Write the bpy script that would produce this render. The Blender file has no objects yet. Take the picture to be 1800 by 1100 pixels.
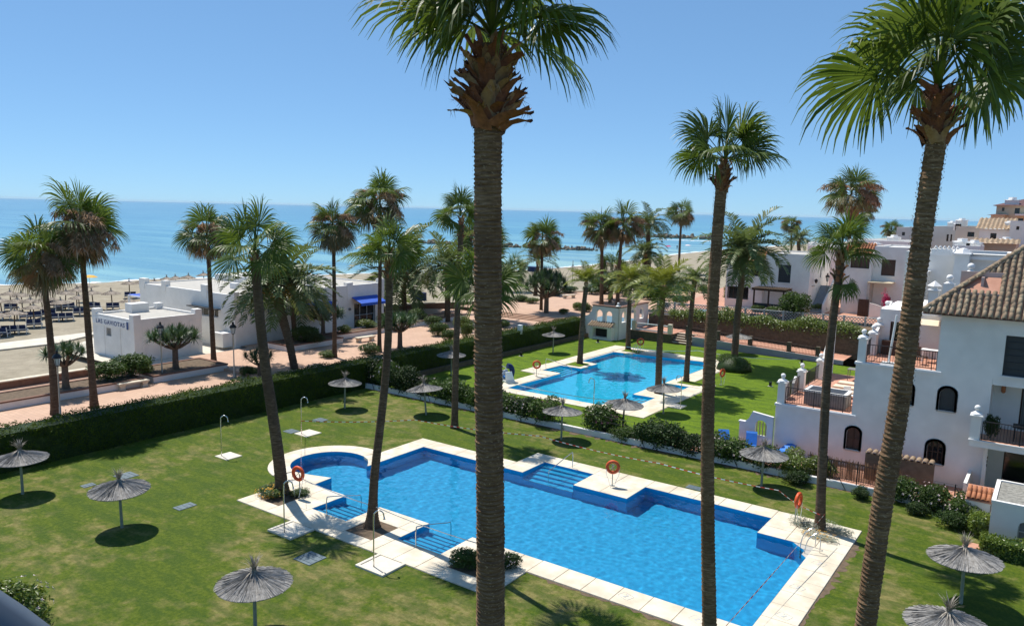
import bpy, math, random
from mathutils import Vector, Matrix
from mathutils.geometry import tessellate_polygon
import numpy as np
random.seed(7)
SC = bpy.context.scene
COL = SC.collection
rad = math.radians

# ------------------------------------------------------------------ camera
# world: X and Y run along the sides of the swimming pool, Z up, lawn at Z = 0
FPX, CPY, PITCH, ROLL, YAW = 1363.66, 566.11, 0.14403, 0.02331, -0.61587
CAM = np.array([30.866, -34.448, 14.0])
_cp, _sp, _cr, _sr, _ca, _sa = math.cos(PITCH), math.sin(PITCH), math.cos(ROLL), math.sin(ROLL), math.cos(YAW), math.sin(YAW)
_M = np.array([[_cr, -_sr, 0], [_sr, _cr, 0], [0, 0, 1]]) @ np.array([[1, 0, 0], [0, -_sp, -_cp], [0, _cp, -_sp]])
_M = _M @ np.array([[_ca, -_sa, 0], [_sa, _ca, 0], [0, 0, 1]])      # rows: camera right, down, forward
cam = bpy.data.cameras.new('camera')
camo = bpy.data.objects.new('camera', cam)
COL.objects.link(camo)
_R = Matrix(((_M[0][0], -_M[1][0], -_M[2][0]), (_M[0][1], -_M[1][1], -_M[2][1]), (_M[0][2], -_M[1][2], -_M[2][2])))
camo.matrix_world = Matrix.Translation(CAM) @ _R.to_4x4()
cam.sensor_width = 36
cam.lens = 36 * FPX / 1800
cam.shift_y = (CPY - 550) / 1800
cam.clip_start = 0.1
cam.clip_end = 40000
SC.camera = camo

# ------------------------------------------------------------------ light
SUN_EL, SUN_AZ = rad(63), Vector((-math.cos(rad(13)), math.sin(rad(13)), 0))
sunv = SUN_AZ * math.cos(SUN_EL) + Vector((0, 0, math.sin(SUN_EL)))
W = bpy.data.worlds.new('World')
SC.world = W
W.use_nodes = True
nt = W.node_tree
bg = nt.nodes['Background']
sky = nt.nodes.new('ShaderNodeTexSky')
sky.sky_type = 'NISHITA'
sky.sun_disc = False
sky.sun_elevation = SUN_EL
sky.sun_rotation = math.atan2(sunv.x, sunv.y)
sky.altitude = 10
sky.air_density = 0.6
sky.dust_density = 0.0
sky.ozone_density = 2.2
gam = nt.nodes.new('ShaderNodeGamma'); gam.inputs[1].default_value = 0.5
tint = nt.nodes.new('ShaderNodeMix'); tint.data_type = 'RGBA'; tint.blend_type = 'MULTIPLY'; tint.inputs[0].default_value = 1
tint.inputs[7].default_value = (1.14, 1.80, 2.46, 1)
nt.links.new(sky.outputs[0], gam.inputs[0]); nt.links.new(gam.outputs[0], tint.inputs[6]); nt.links.new(tint.outputs[2], bg.inputs[0])
bg.inputs[1].default_value = 0.105
sl = bpy.data.lights.new('sun', 'SUN')
sl.energy = 4.6
sl.angle = rad(0.53)
sl.color = (1.0, 0.955, 0.88)
so = bpy.data.objects.new('sun', sl)
so.rotation_euler = sunv.to_track_quat('Z', 'Y').to_euler()
so.location = (0, 0, 60)
COL.objects.link(so)
SC.view_settings.view_transform = 'Standard'
SC.view_settings.look = 'None'
SC.view_settings.exposure = 0.38
SC.view_settings.gamma = 1.0
SC.view_settings.use_curve_mapping = False
SC.render.engine = 'CYCLES'
SC.cycles.max_bounces = 6
SC.cycles.transparent_max_bounces = 12
SC.cycles.caustics_reflective = False
SC.cycles.caustics_refractive = False
SC.cycles.sample_clamp_indirect = 6
SC.cycles.use_denoising = True

# ------------------------------------------------------------------ survey helpers
def ray(px, py):
    return _M.T @ np.array([(px - 900) / FPX, (py - CPY) / FPX, 1.0])
def gp(px, py, z=0.0):          # where a sight line meets a level at height z
    d = ray(px, py); p = CAM + d * (z - CAM[2]) / d[2]
    return float(p[0]), float(p[1])
def av(px, py, v):              # ... meets the upright plane Y = v  -> (x, z)
    d = ray(px, py); p = CAM + d * (v - CAM[1]) / d[1]
    return float(p[0]), float(p[2])
def au(px, py, u):              # ... meets the upright plane X = u  -> (y, z)
    d = ray(px, py); p = CAM + d * (u - CAM[0]) / d[0]
    return float(p[1]), float(p[2])
def ad(px, py, D):              # ... at horizontal distance D
    d = ray(px, py); p = CAM + d * D / math.hypot(d[0], d[1])
    return Vector((float(p[0]), float(p[1]), float(p[2])))
def hd(x, y):
    return math.hypot(x - CAM[0], y - CAM[1])
def mpp(p):                     # metres per survey pixel at a point
    return float(_M[2] @ (np.array(p) - CAM)) / FPX

# ------------------------------------------------------------------ mesh helpers
class MB:
    def __init__(s):
        s.V = []; s.F = []; s.I = []
    def add(s, vs, fs, mi=0):
        o = len(s.V); s.V.extend([tuple(v) for v in vs])
        for f in fs:
            s.F.append(tuple(i + o for i in f)); s.I.append(mi)
    def box(s, x0, y0, z0, x1, y1, z1, mi=0):
        if x0 > x1: x0, x1 = x1, x0
        if y0 > y1: y0, y1 = y1, y0
        if z0 > z1: z0, z1 = z1, z0
        s.add([(x0,y0,z0),(x1,y0,z0),(x1,y1,z0),(x0,y1,z0),(x0,y0,z1),(x1,y0,z1),(x1,y1,z1),(x0,y1,z1)],
              [(0,3,2,1),(4,5,6,7),(0,1,5,4),(1,2,6,5),(2,3,7,6),(3,0,4,7)], mi)
    def bbox(s, x0, y0, z0, x1, y1, z1, b=.02, mi=0):      # box with a bevelled top edge
        s.loft([[(x0,y0,z0),(x1,y0,z0),(x1,y1,z0),(x0,y1,z0)], [(x0,y0,z1-b),(x1,y0,z1-b),(x1,y1,z1-b),(x0,y1,z1-b)],
                [(x0+b,y0+b,z1),(x1-b,y0+b,z1),(x1-b,y1-b,z1),(x0+b,y1-b,z1)]], mi)
    def loft(s, rings, mi=0, cap=(True, True)):
        n = len(rings[0]); vs = [p for r in rings for p in r]; fs = []
        for k in range(len(rings) - 1):
            for i in range(n):
                j = (i + 1) % n
                fs.append((k*n+i, k*n+j, (k+1)*n+j, (k+1)*n+i))
        if cap[0]: fs.append(tuple(range(n - 1, -1, -1)))
        if cap[1]: fs.append(tuple((len(rings)-1)*n + i for i in range(n)))
        s.add(vs, fs, mi)
    def prism(s, poly, z0, z1, mi=0, bottom=True):
        s.loft([[(x, y, z0) for x, y in poly], [(x, y, z1) for x, y in poly]], mi, (bottom, True))
    def tube(s, pts, rs, n=8, mi=0, cap=(True, True)):
        pts = [Vector(p) for p in pts]; rings = []
        if not hasattr(rs, '__len__'): rs = [rs] * len(pts)
        ref = None
        for k, p in enumerate(pts):
            t = (pts[min(k+1, len(pts)-1)] - pts[max(k-1, 0)]).normalized()
            if ref is None: ref = Vector((1,0,0)) if abs(t.x) < .8 else Vector((0,1,0))
            a = (ref - t * ref.dot(t)).normalized(); b = t.cross(a); ref = a
            rings.append([p + (a*math.cos(2*math.pi*i/n) + b*math.sin(2*math.pi*i/n)) * rs[k] for i in range(n)])
        s.loft(rings, mi, cap)
    def rod(s, p0, p1, r, n=6, mi=0):
        s.tube([p0, p1], r, n, mi)
    def lathe(s, prof, c, n=16, mi=0):
        s.loft([[(c[0]+r*math.cos(2*math.pi*i/n), c[1]+r*math.sin(2*math.pi*i/n), c[2]+z) for i in range(n)] for r, z in prof], mi)
    def ball(s, c, r, n=12, m=7, mi=0):
        s.lathe([(max(.001, r*math.sin(math.pi*k/m)), -r*math.cos(math.pi*k/m)) for k in range(m + 1)], c, n, mi)
    def torus(s, c, R, r, ax, up, n=24, m=8, mi=0, sel=None):
        c = Vector(c); ax = Vector(ax).normalized(); up = Vector(up).normalized(); ot = ax.cross(up)
        vs = []; 
        for i in range(n):
            a = 2*math.pi*i/n; d = up*math.cos(a) + ot*math.sin(a)
            for j in range(m):
                b = 2*math.pi*j/m
                vs.append(c + d*(R + r*math.cos(b)) + ax*(r*math.sin(b)))
        for i in range(n):
            fs = [(i*m+j, ((i+1)%n)*m+j, ((i+1)%n)*m+(j+1)%m, i*m+(j+1)%m) for j in range(m)]
            s.F.extend([tuple(q + len(s.V) for q in f) for f in fs]); s.I.extend([(sel(i) if sel else mi)] * m)
        s.V.extend([tuple(v) for v in vs])
    def tess(s, polys, fn, mi=0, flip=False):          # polygon with holes, mapped by fn(a, b)
        vv = [[Vector((a, b, 0)) for a, b in p] for p in polys]
        flat = [q for p in polys for q in p]
        tris = []
        for t in tessellate_polygon(vv):
            a, b, c = (flat[i] for i in t)
            ar = (b[0]-a[0])*(c[1]-a[1]) - (b[1]-a[1])*(c[0]-a[0])
            if abs(ar) < 1e-9: continue
            t = tuple(t) if ar > 0 else tuple(reversed(t))
            tris.append(tuple(reversed(t)) if flip else t)
        s.add([fn(a, b) for a, b in flat], tris, mi)
    def mesh(s, name, mats, smooth=False):
        me = bpy.data.meshes.new(name)
        me.from_pydata(s.V, [], s.F)
        for m in (mats if isinstance(mats, (list, tuple)) else [mats]): me.materials.append(m)
        if any(s.I): me.polygons.foreach_set('material_index', s.I)
        if smooth: me.polygons.foreach_set('use_smooth', [True] * len(me.polygons))
        me.update()
        return me
    def build(s, name, mats, parent=None, smooth=False):
        return link(name, s.mesh(name, mats, smooth), parent)

CH = {}
def link(name, data, parent=None, loc=None, rotz=None, sc=None):
    o = bpy.data.objects.new(name, data); COL.objects.link(o)
    if parent is not None:
        o.parent = parent; CH.setdefault(parent.name, []).append(o)
    if loc is not None: o.location = loc
    if rotz is not None: o.rotation_euler = (0, 0, rotz)
    if sc is not None: o.scale = (sc, sc, sc) if not hasattr(sc, '__len__') else sc
    return o
def tag(o, label, cat, group=None):
    o['label'] = label; o['category'] = cat
    if group: o['group'] = group
    return o
def thing(name, label, cat, loc=(0, 0, 0), rotz=0, group=None):
    return tag(link(name, None, None, loc, rotz), label, cat, group)
def struct(o, kind='structure'):
    o['kind'] = kind; return o
def stuff(o):
    o['kind'] = 'stuff'; return o
def dup(root, loc=None, rotz=None, label=None, group=None, sc=None):
    r = root.copy(); COL.objects.link(r)
    if loc is not None: r.location = loc
    if rotz is not None: r.rotation_euler = (0, 0, rotz)
    if sc is not None: r.scale = (sc, sc, sc)
    if label: r['label'] = label
    if group: r['group'] = group
    def rec(a, b):
        for ch in list(CH.get(a.name, ())):
            c = ch.copy(); COL.objects.link(c); c.parent = b
            CH.setdefault(b.name, []).append(c); rec(ch, c)
    rec(root, r)
    return r
def spline(pts, n):
    pts = [Vector(p) for p in pts]; out = []
    P = [pts[0]*2 - pts[1]] + pts + [pts[-1]*2 - pts[-2]]
    for k in range(1, len(P) - 2):
        for i in range(n):
            t = i / n; a, b, c, d = P[k-1], P[k], P[k+1], P[k+2]
            out.append(.5*((2*b) + (c-a)*t + (2*a-5*b+4*c-d)*t*t + (3*b-a-3*c+d)*t**3))
    out.append(pts[-1])
    return out

# ------------------------------------------------------------------ materials
def node(nt, typ, **kw):
    n = nt.nodes.new('ShaderNode' + typ)
    for k, v in kw.items(): setattr(n, k, v)
    return n
def coords(nt, obj=False):
    if obj: return node(nt, 'TexCoord').outputs['Object']
    return node(nt, 'NewGeometry').outputs['Position']
def noise(nt, co, scale, detail=4, rough=.55, sc=None):
    if sc:
        mp = node(nt, 'Mapping'); mp.inputs['Scale'].default_value = sc
        nt.links.new(co, mp.inputs[0]); co = mp.outputs[0]
    n = node(nt, 'TexNoise'); nt.links.new(co, n.inputs['Vector'])
    n.inputs['Scale'].default_value = scale; n.inputs['Detail'].default_value = detail; n.inputs['Roughness'].default_value = rough
    return n.outputs[0]
def ramp(nt, fac, stops):
    r = node(nt, 'ValToRGB'); nt.links.new(fac, r.inputs[0])
    e = r.color_ramp.elements
    while len(e) < len(stops): e.new(.5)
    for q, (p, c) in zip(e, stops):
        q.position = p; q.color = (c[0], c[1], c[2], 1)
    return r.outputs[0]
def mix(nt, fac, a, b, mode='MIX'):
    m = node(nt, 'Mix', data_type='RGBA', blend_type=mode)
    for s, v in ((m.inputs[0], fac), (m.inputs[6], a), (m.inputs[7], b)):
        if hasattr(v, 'is_linked') or hasattr(v, 'links'): nt.links.new(v, s)
        else: s.default_value = v if not hasattr(v, '__len__') else (v[0], v[1], v[2], 1)
    return m.outputs[2]
def newmat(name):
    m = bpy.data.materials.new(name); m.use_nodes = True
    return m, m.node_tree, m.node_tree.nodes['Principled BSDF']
def bump(nt, b, h, strength, dist=.02):
    n = node(nt, 'Bump'); n.inputs['Strength'].default_value = strength; n.inputs['Distance'].default_value = dist
    nt.links.new(h, n.inputs['Height']); nt.links.new(n.outputs[0], b.inputs['Normal'])
def mat(name, c1, c2=None, scale=3., rough=.7, bmp=0, bscale=None, obj=False, metal=0, spec=.4, sc=None, big=None, emis=None, bdist=.02):
    m, nt, b = newmat(name)
    b.inputs['Roughness'].default_value = rough; b.inputs['Metallic'].default_value = metal
    b.inputs['Specular IOR Level'].default_value = spec
    b.inputs['Base Color'].default_value = (*c1, 1)
    co = coords(nt, obj)
    if c2:
        col = ramp(nt, noise(nt, co, scale, 5, .6, sc), [(.32, c1), (.68, c2)])
        if big:
            col = mix(nt, ramp(nt, noise(nt, co, big[0], 3), [(.45, (0,0,0)), (.7, (1,1,1))]), col, big[1])
        nt.links.new(col, b.inputs['Base Color'])
    if bmp: bump(nt, b, noise(nt, co, bscale or scale * 3, 4, .6, sc), bmp, bdist)
    return m
def leafmat(name, c1, c2, c3=None, scale=2.5, rough=.42, trans=.3, spec=.5, obj=False, tcol=None):
    m, nt, b = newmat(name)
    co = coords(nt, obj)
    stops = [(.3, c1), (.55, c2)] + ([(.75, c3)] if c3 else [])
    col = ramp(nt, noise(nt, co, scale, 4, .7), stops)
    rnd = node(nt, 'ObjectInfo').outputs['Random']
    hsv = node(nt, 'HueSaturation')
    mr = node(nt, 'MapRange'); nt.links.new(rnd, mr.inputs[0]); mr.inputs[3].default_value = .75; mr.inputs[4].default_value = 1.25
    nt.links.new(mr.outputs[0], hsv.inputs['Value']); nt.links.new(col, hsv.inputs['Color'])
    nt.links.new(hsv.outputs[0], b.inputs['Base Color'])
    b.inputs['Roughness'].default_value = rough; b.inputs['Specular IOR Level'].default_value = spec
    tr = node(nt, 'BsdfTranslucent')
    tm = mix(nt, .5, hsv.outputs[0], tcol or (c2[0]*1.6, c2[1]*1.6, c2[2]*.7))
    nt.links.new(tm, tr.inputs[0])
    ms = node(nt, 'MixShader'); ms.inputs[0].default_value = trans
    nt.links.new(b.outputs[0], ms.inputs[1]); nt.links.new(tr.outputs[0], ms.inputs[2])
    nt.links.new(ms.outputs[0], nt.nodes['Material Output'].inputs['Surface'])
    return m

M = {}
M['white'] = mat('white_render', (.81,.785,.74), (.75,.73,.69), 1.4, .85, .25, 25, big=(.35, (.69,.665,.62)))
M['white2'] = mat('white_paint', (.80,.79,.77), (.74,.73,.71), 2.0, .6, .1, 30)
M['cream'] = mat('cream_render', (.62,.52,.36), (.56,.46,.31), 1.0, .85)
M['tan'] = mat('tan_render', (.55,.40,.27), (.50,.36,.25), 1.0, .85)
M['greywall'] = mat('grey_render', (.36,.39,.41), (.30,.33,.35), .8, .85, .2, 20)
M['coping'] = mat('limestone', (.70,.63,.50), (.62,.54,.41), 1.6, .7, .2, 40, big=(.8, (.54,.46,.34)))
M['padstone'] = mat('pad_stone', (.70,.64,.53), (.58,.52,.42), 2.5, .75, .25, 40)
M['conc'] = mat('concrete', (.48,.45,.40), (.38,.36,.32), 2.0, .85, .3, 30)
M['terra'] = mat('terracotta_paving', (.50,.25,.17), (.42,.20,.13), 2.2, .75, .15, 30, big=(.25, (.55,.31,.21)))
M['brick'] = mat('brick', (.22,.115,.075), (.15,.08,.055), 3.0, .85, .5, 14)
M['stonewall'] = mat('brown_stone', (.125,.10,.068), (.068,.055,.038), 3.5, .9, .8, 8, bdist=.06)
M['soil'] = mat('soil', (.16,.11,.07), (.09,.065,.04), 4.0, .95, .6, 20)
M['steel'] = mat('steel', (.62,.62,.61), None, rough=.25, metal=1)
M['galv'] = mat('galvanised_post', (.42,.44,.40), (.34,.36,.32), 4, .45, metal=.5)
M['black'] = mat('black_iron', (.015,.015,.017), None, rough=.45)
M['darkwood'] = mat('dark_wood', (.07,.035,.02), (.045,.022,.014), 4, .6)
M['brownshut'] = mat('brown_shutter', (.095,.05,.035), (.075,.04,.028), 4, .6)
M['glass'] = mat('dark_glass', (.012,.013,.015), None, rough=.08, spec=.6)
M['shutgrey'] = mat('grey_shutter', (.035,.04,.045), (.028,.03,.035), 3, .5)
M['bluefab'] = mat('navy_fabric', (.012,.03,.11), (.009,.02,.08), 5, .8)
M['blueawn'] = mat('blue_awning', (.02,.10,.50), (.018,.08,.42), 2, .7)
M['bluetile'] = mat('blue_cushion', (.03,.20,.62), (.025,.16,.52), 4, .6)
M['letter'] = mat('blue_letter', (.02,.06,.20), None, rough=.6)
M['orange'] = mat('orange_foam', (.72,.10,.02), (.66,.085,.018), 3, .5)
M['ringwhite'] = mat('white_band', (.8,.8,.78), None, rough=.5)
M['red'] = mat('red_tape', (.60,.04,.03), None, rough=.5)
M['tapewhite'] = mat('white_tape', (.82,.82,.80), None, rough=.5)
M['plastic'] = mat('white_plastic', (.78,.78,.76), None, rough=.35)
M['cushion'] = mat('cream_cushion', (.70,.60,.44), (.62,.52,.38), 5, .8)
M['greybox'] = mat('grey_cover', (.20,.19,.18), (.15,.145,.14), 5, .7)
M['cover'] = mat('blue_grey_cover', (.13,.17,.19), (.09,.125,.14), 6, .7, .2, 30)
M['gravel'] = mat('gravel_roof', (.34,.33,.29), (.15,.145,.13), 5.0, .95, .9, 14, bdist=.05)
M['tile'] = mat('clay_tile', (.34,.24,.15), (.22,.15,.10), 5.0, .85, .3, 20, big=(2.2, (.40,.31,.20)))
M['tileorange'] = mat('orange_clay_tile', (.50,.20,.09), (.38,.14,.065), 5.0, .8, .2, 20)
M['pole'] = mat('palm_wood', (.17,.115,.07), (.11,.075,.045), 6, .85, .3, 20, obj=True)
M['paintpole'] = mat('grey_green_post', (.27,.29,.23), (.21,.23,.18), 6, .7)
M['rock'] = mat('breakwater_rock', (.20,.165,.12), (.11,.09,.065), .6, .9, .6, 2, bdist=.2)
M['rail'] = mat('grey_rail', (.10,.125,.16), (.09,.115,.15), 2, .5)
M['pink'] = mat('pink_petal', (.62,.03,.16), (.5,.02,.11), 4, .7)
M['magenta'] = mat('dusky_petal', (.20,.05,.10), (.13,.03,.06), 4, .7)
M['petalw'] = mat('pale_petal', (.75,.66,.62), (.7,.5,.5), 4, .7)
M['yellow'] = mat('yellow_petal', (.75,.42,.03), (.65,.30,.02), 4, .7)
M['skin'] = mat('skin', (.42,.24,.16), None, rough=.6)
M['cloth'] = mat('dark_cloth', (.05,.06,.09), None, rough=.8)
M['concwalk'] = mat('boardwalk', (.62,.57,.48), (.52,.47,.38), 1.2, .85, .2, 20)

# thatch
def thatch(name, c1, c2, c3):
    m, nt, b = newmat(name)
    co = coords(nt, True)
    col = ramp(nt, noise(nt, co, 9, 6, .75), [(.25, c1), (.5, c2), (.72, c3)])
    nt.links.new(col, b.inputs['Base Color']); b.inputs['Roughness'].default_value = .85
    b.inputs['Specular IOR Level'].default_value = .15
    bump(nt, b, noise(nt, co, 40, 3), .5, .02)
    return m
M['thatch'] = thatch('grey_thatch', (.15,.14,.128), (.31,.295,.275), (.47,.45,.42))
M['thatchb'] = thatch('beach_thatch', (.20,.165,.13), (.36,.30,.24), (.46,.40,.33))
M['tuft'] = thatch('tuft_thatch', (.10,.085,.07), (.27,.24,.20), (.56,.52,.45))

# leaves
M['fan'] = leafmat('fan_leaf', (.050,.085,.014), (.100,.145,.026), (.165,.20,.055), .9, .42, .36, .3)
M['fanlow'] = leafmat('old_fan_leaf', (.085,.085,.028), (.17,.145,.06), (.27,.20,.105), 1.2, .5, .25)
M['fandead'] = leafmat('dry_fan_leaf', (.20,.12,.06), (.33,.21,.115), (.44,.31,.19), 1.5, .7, .15, .2)
M['stalk'] = leafmat('dry_flower_stalk', (.26,.15,.085), (.40,.26,.16), (.52,.38,.26), 2.0, .8, .1, .1)
M['date'] = leafmat('date_leaf', (.065,.095,.032), (.115,.15,.052), (.17,.20,.085), .8, .42, .3, .3)
M['datey'] = leafmat('yellow_date_leaf', (.11,.13,.02), (.19,.21,.035), (.29,.27,.065), .8, .42, .32, .3)
M['bush'] = leafmat('bush_leaf', (.028,.055,.010), (.060,.105,.018), (.11,.155,.032), 3.0, .45, .25, .25)
M['bushdk'] = leafmat('dark_bush_leaf', (.014,.030,.008), (.030,.058,.012), (.060,.095,.022), 3.0, .5, .18, .2)
M['bushy'] = leafmat('bright_bush_leaf', (.06,.10,.012), (.13,.18,.022), (.20,.23,.04), 3.0, .4, .28)
M['hedge'] = leafmat('hedge_leaf', (.034,.062,.005), (.070,.110,.008), (.12,.165,.016), 1.2, .6, .12, .08)
M['silver'] = leafmat('silver_leaf', (.22,.25,.18), (.36,.38,.30), (.46,.48,.40), 3.0, .6, .15)
M['dragon'] = leafmat('dragon_leaf', (.030,.070,.026), (.065,.115,.045), (.12,.16,.075), 2.0, .4, .18)
M['twig'] = mat('bark', (.16,.12,.085), (.09,.065,.045), 5, .9, .5, 14)

# palm bark: irregular ring scars
M['fibre'] = mat('frayed_fibre', (.42,.30,.18), (.28,.18,.10), 9, .9, obj=True)
def bark(name, c1, c2, c3, rs=16):
    m, nt, b = newmat(name)
    co = coords(nt, True)
    n1 = noise(nt, co, 1.0, 6, .7, (3.5, 3.5, rs))
    n2 = noise(nt, co, .8, 3)
    col = ramp(nt, n1, [(.32, c1), (.52, c2), (.70, c3)])
    col = mix(nt, ramp(nt, noise(nt, co, .45, 4, .6), [(.40, (0, 0, 0)), (.62, (.75, .75, .75))]), col, (c1[0]*1.25, c1[1]*1.3, c1[2]*1.4))
    nt.links.new(col, b.inputs['Base Color']); b.inputs['Roughness'].default_value = .9
    b.inputs['Specular IOR Level'].default_value = .15
    bump(nt, b, n1, 1.0, .05)
    return m
M['barkA'] = bark('ringed_palm_bark', (.095,.052,.028), (.25,.155,.085), (.46,.31,.19), 22)
M['barkB'] = bark('grey_palm_bark', (.062,.039,.024), (.130,.087,.054), (.225,.16,.104), 14)
M['boot'] = mat('leaf_base_fibre', (.30,.115,.05), (.14,.052,.026), 7, .8, .6, 24, obj=True)
M['boot2'] = mat('pale_leaf_base', (.40,.25,.13), (.26,.15,.075), 6, .8, .5, 24, obj=True)
M['fruit'] = mat('date_fruit', (.48,.24,.035), (.34,.15,.02), 9, .6, obj=True)
# ================================================================== SETTING: ground, beach, sea
PA, PB, PC = 0.8, 1.0, 1.45            # promenade levels
def grassmat():
    m, nt, b = newmat('lawn_grass')
    co = coords(nt)
    n_big = noise(nt, co, .16, 4, .6)
    n_mid = noise(nt, co, 1.1, 5, .7)
    n_fine = noise(nt, co, 5.5, 6, .8)
    # mowing streaks
    st = noise(nt, co, 1.0, 4, .65, (.5, 1.6, 1))
    green = ramp(nt, n_fine, [(.30, (.028, .066, .003)), (.5, (.074, .108, .006)), (.70, (.140, .172, .018))])
    lush = ramp(nt, n_fine, [(.30, (.050, .105, .002)), (.5, (.108, .175, .005)), (.70, (.185, .245, .016))])
    tan = ramp(nt, n_fine, [(.25, (.13, .105, .035)), (.5, (.24, .195, .075)), (.78, (.36, .30, .135))])
    sx = node(nt, 'SeparateXYZ'); nt.links.new(co, sx.inputs[0])
    far = node(nt, 'MapRange'); nt.links.new(sx.outputs[1], far.inputs[0])
    far.inputs[1].default_value = 6; far.inputs[2].default_value = 9
    base = mix(nt, far.outputs[0], green, lush)
    p = node(nt, 'Math', operation='MULTIPLY'); nt.links.new(n_big, p.inputs[0]); nt.links.new(n_mid, p.inputs[1])
    dry = ramp(nt, p.outputs[0], [(.235, (0, 0, 0)), (.35, (1, 1, 1))])
    inv = node(nt, 'Math', operation='SUBTRACT'); inv.inputs[0].default_value = 1; nt.links.new(far.outputs[0], inv.inputs[1])
    f2 = node(nt, 'Math', operation='MULTIPLY'); nt.links.new(dry, f2.inputs[0]); nt.links.new(inv.outputs[0], f2.inputs[1])
    f3 = node(nt, 'Math', operation='MULTIPLY'); nt.links.new(f2.outputs[0], f3.inputs[0]); f3.inputs[1].default_value = .75
    col = mix(nt, f3.outputs[0], base, tan)
    col = mix(nt, ramp(nt, st, [(.44, (0, 0, 0)), (.58, (.8, .8, .8))]), col, mix(nt, .6, col, (.030, .068, .008)))
    nt.links.new(col, b.inputs['Base Color']); b.inputs['Roughness'].default_value = .8
    b.inputs['Specular IOR Level'].default_value = .15
    bump(nt, b, noise(nt, co, 22, 4, .8), .8, .05)
    return m
M['grass'] = grassmat()

def sandmat():
    m, nt, b = newmat('beach_sand')
    co = coords(nt)
    col = ramp(nt, noise(nt, co, .35, 6, .7), [(.3, (.25, .215, .155)), (.52, (.315, .275, .205)), (.72, (.375, .33, .25))])
    col = mix(nt, ramp(nt, noise(nt, co, 1.6, 4, .7), [(.5, (0, 0, 0)), (.7, (.5, .5, .5))]), col, (.19, .165, .125))
    sx = node(nt, 'SeparateXYZ'); nt.links.new(co, sx.inputs[0])
    wet = node(nt, 'MapRange'); nt.links.new(sx.outputs[2], wet.inputs[0])
    wet.inputs[1].default_value = -.18; wet.inputs[2].default_value = -.42
    col = mix(nt, wet.outputs[0], col, (.17, .135, .095))
    nt.links.new(col, b.inputs['Base Color']); b.inputs['Roughness'].default_value = .95
    b.inputs['Specular IOR Level'].default_value = .1
    bump(nt, b, noise(nt, co, 2.2, 5, .7), .7, .12)
    return m
M['sand'] = sandmat()

def tilemat(name, c1, c2, mortar, sx, sy, rot=0):
    m, nt, b = newmat(name)
    co = coords(nt)
    mp = node(nt, 'Mapping'); nt.links.new(co, mp.inputs[0]); mp.inputs['Rotation'].default_value[2] = rot
    bt = node(nt, 'TexBrick'); nt.links.new(mp.outputs[0], bt.inputs[0])
    bt.inputs['Color1'].default_value = (*c1, 1); bt.inputs['Color2'].default_value = (*c2, 1); bt.inputs['Mortar'].default_value = (*mortar, 1)
    bt.inputs['Scale'].default_value = 1; bt.inputs['Brick Width'].default_value = sx; bt.inputs['Row Height'].default_value = sy
    bt.inputs['Mortar Size'].default_value = .012
    col = mix(nt, ramp(nt, noise(nt, co, .6, 5, .65), [(.35, (0, 0, 0)), (.7, (.6, .6, .6))]), bt.outputs[0], (c1[0]*.72, c1[1]*.68, c1[2]*.68))
    nt.links.new(col, b.inputs['Base Color']); b.inputs['Roughness'].default_value = .8
    bump(nt, b, noise(nt, co, 30, 3), .2, .01)
    return m
M['prom'] = tilemat('promenade_tiles', (.55, .36, .25), (.49, .315, .215), (.34, .23, .165), .6, .3)
M['yard'] = tilemat('courtyard_tiles', (.52, .27, .18), (.46, .23, .15), (.32, .18, .13), .4, .4)

def sheet(name, polys, z, m, kind='structure'):
    mb = MB(); mb.tess(polys, lambda a, b: (a, b, z if not callable(z) else z(a, b)))
    return struct(mb.build(name, m), kind)

# ---- pool outlines (metres; near pool starts at the corner of its coping)
ARC = [(-.72 + 2.08*math.cos(rad(a)), -6.75 + 2.08*math.sin(rad(a))) for a in range(28, 276, 8)]
POOL1 = [(1.2, -1.25), (1.2, -5.72)] + ARC + [(-.35, -8.68), (1.1, -8.24), (1.18, -9.45), (3.55, -9.47), (3.55, -11.6), (5.85, -11.6), (5.85, -9.5),
         (8.95, -9.5), (8.95, -11.55), (11.35, -11.55), (11.35, -9.45), (23.4, -9.43), (23.4, -2.45), (23.15, -2.2), (23.15, -1.75), (22.5, -1.17), (20.95, -1.17),
         (20.95, .9), (14.5, .9), (14.5, -1.18), (11.42, -1.18), (11.42, .95), (8.3, .95), (8.3, -1.25)]
OARC = [(-.72 + 3.25*math.cos(rad(a)), -6.75 + 3.25*math.sin(rad(a))) for a in range(77, 258, 7)]
DECK1 = [(0, 0), (0, -3.58)] + OARC + [(-.05, -9.95), (-.05, -13.1), (15, -13.1), (15, -10.65), (24.68, -10.65), (24.68, 2.0), (7.05, 2.1), (7.05, .05)]
POOL2 = [(4.3, 14.4), (4.5, 16.6), (6.5, 16.6), (6.5, 19.1), (4.6, 19.1), (4.7, 22.0), (7.0, 22.0), (7.0, 24.4), (4.8, 24.6), (5.1, 35.8), (-3.2, 34.7), (-5.2, 34.3),
         (-5.2, 28.0), (-3.35, 27.8), (-3.45, 24.9), (-5.55, 24.9), (-5.7, 22.0), (-3.65, 21.8), (-4.0, 14.5)]
DECK2 = [(-5.3, 13.2), (-5.3, 20.4), (-7.1, 20.6), (-6.9, 38.2), (6.7, 37.6), (6.7, 33.4), (6.6, 26.8), (8.5, 26.6), (8.4, 13.2)]

# ---- lawn
LAWN = [(-14.2, -60), (60, -60), (60, 11.5), (17.9, 11.5), (17.9, 43.0), (-2.8, 43.6), (-14.2, 43.6)]
sheet('lawn', [LAWN, DECK1, DECK2], 0.0, M['grass'])
sheet('ground', [[(-14.3, -80), (500, -80), (500, 300), (-14.3, 300)]], -1.9, M['soil'])
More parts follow.
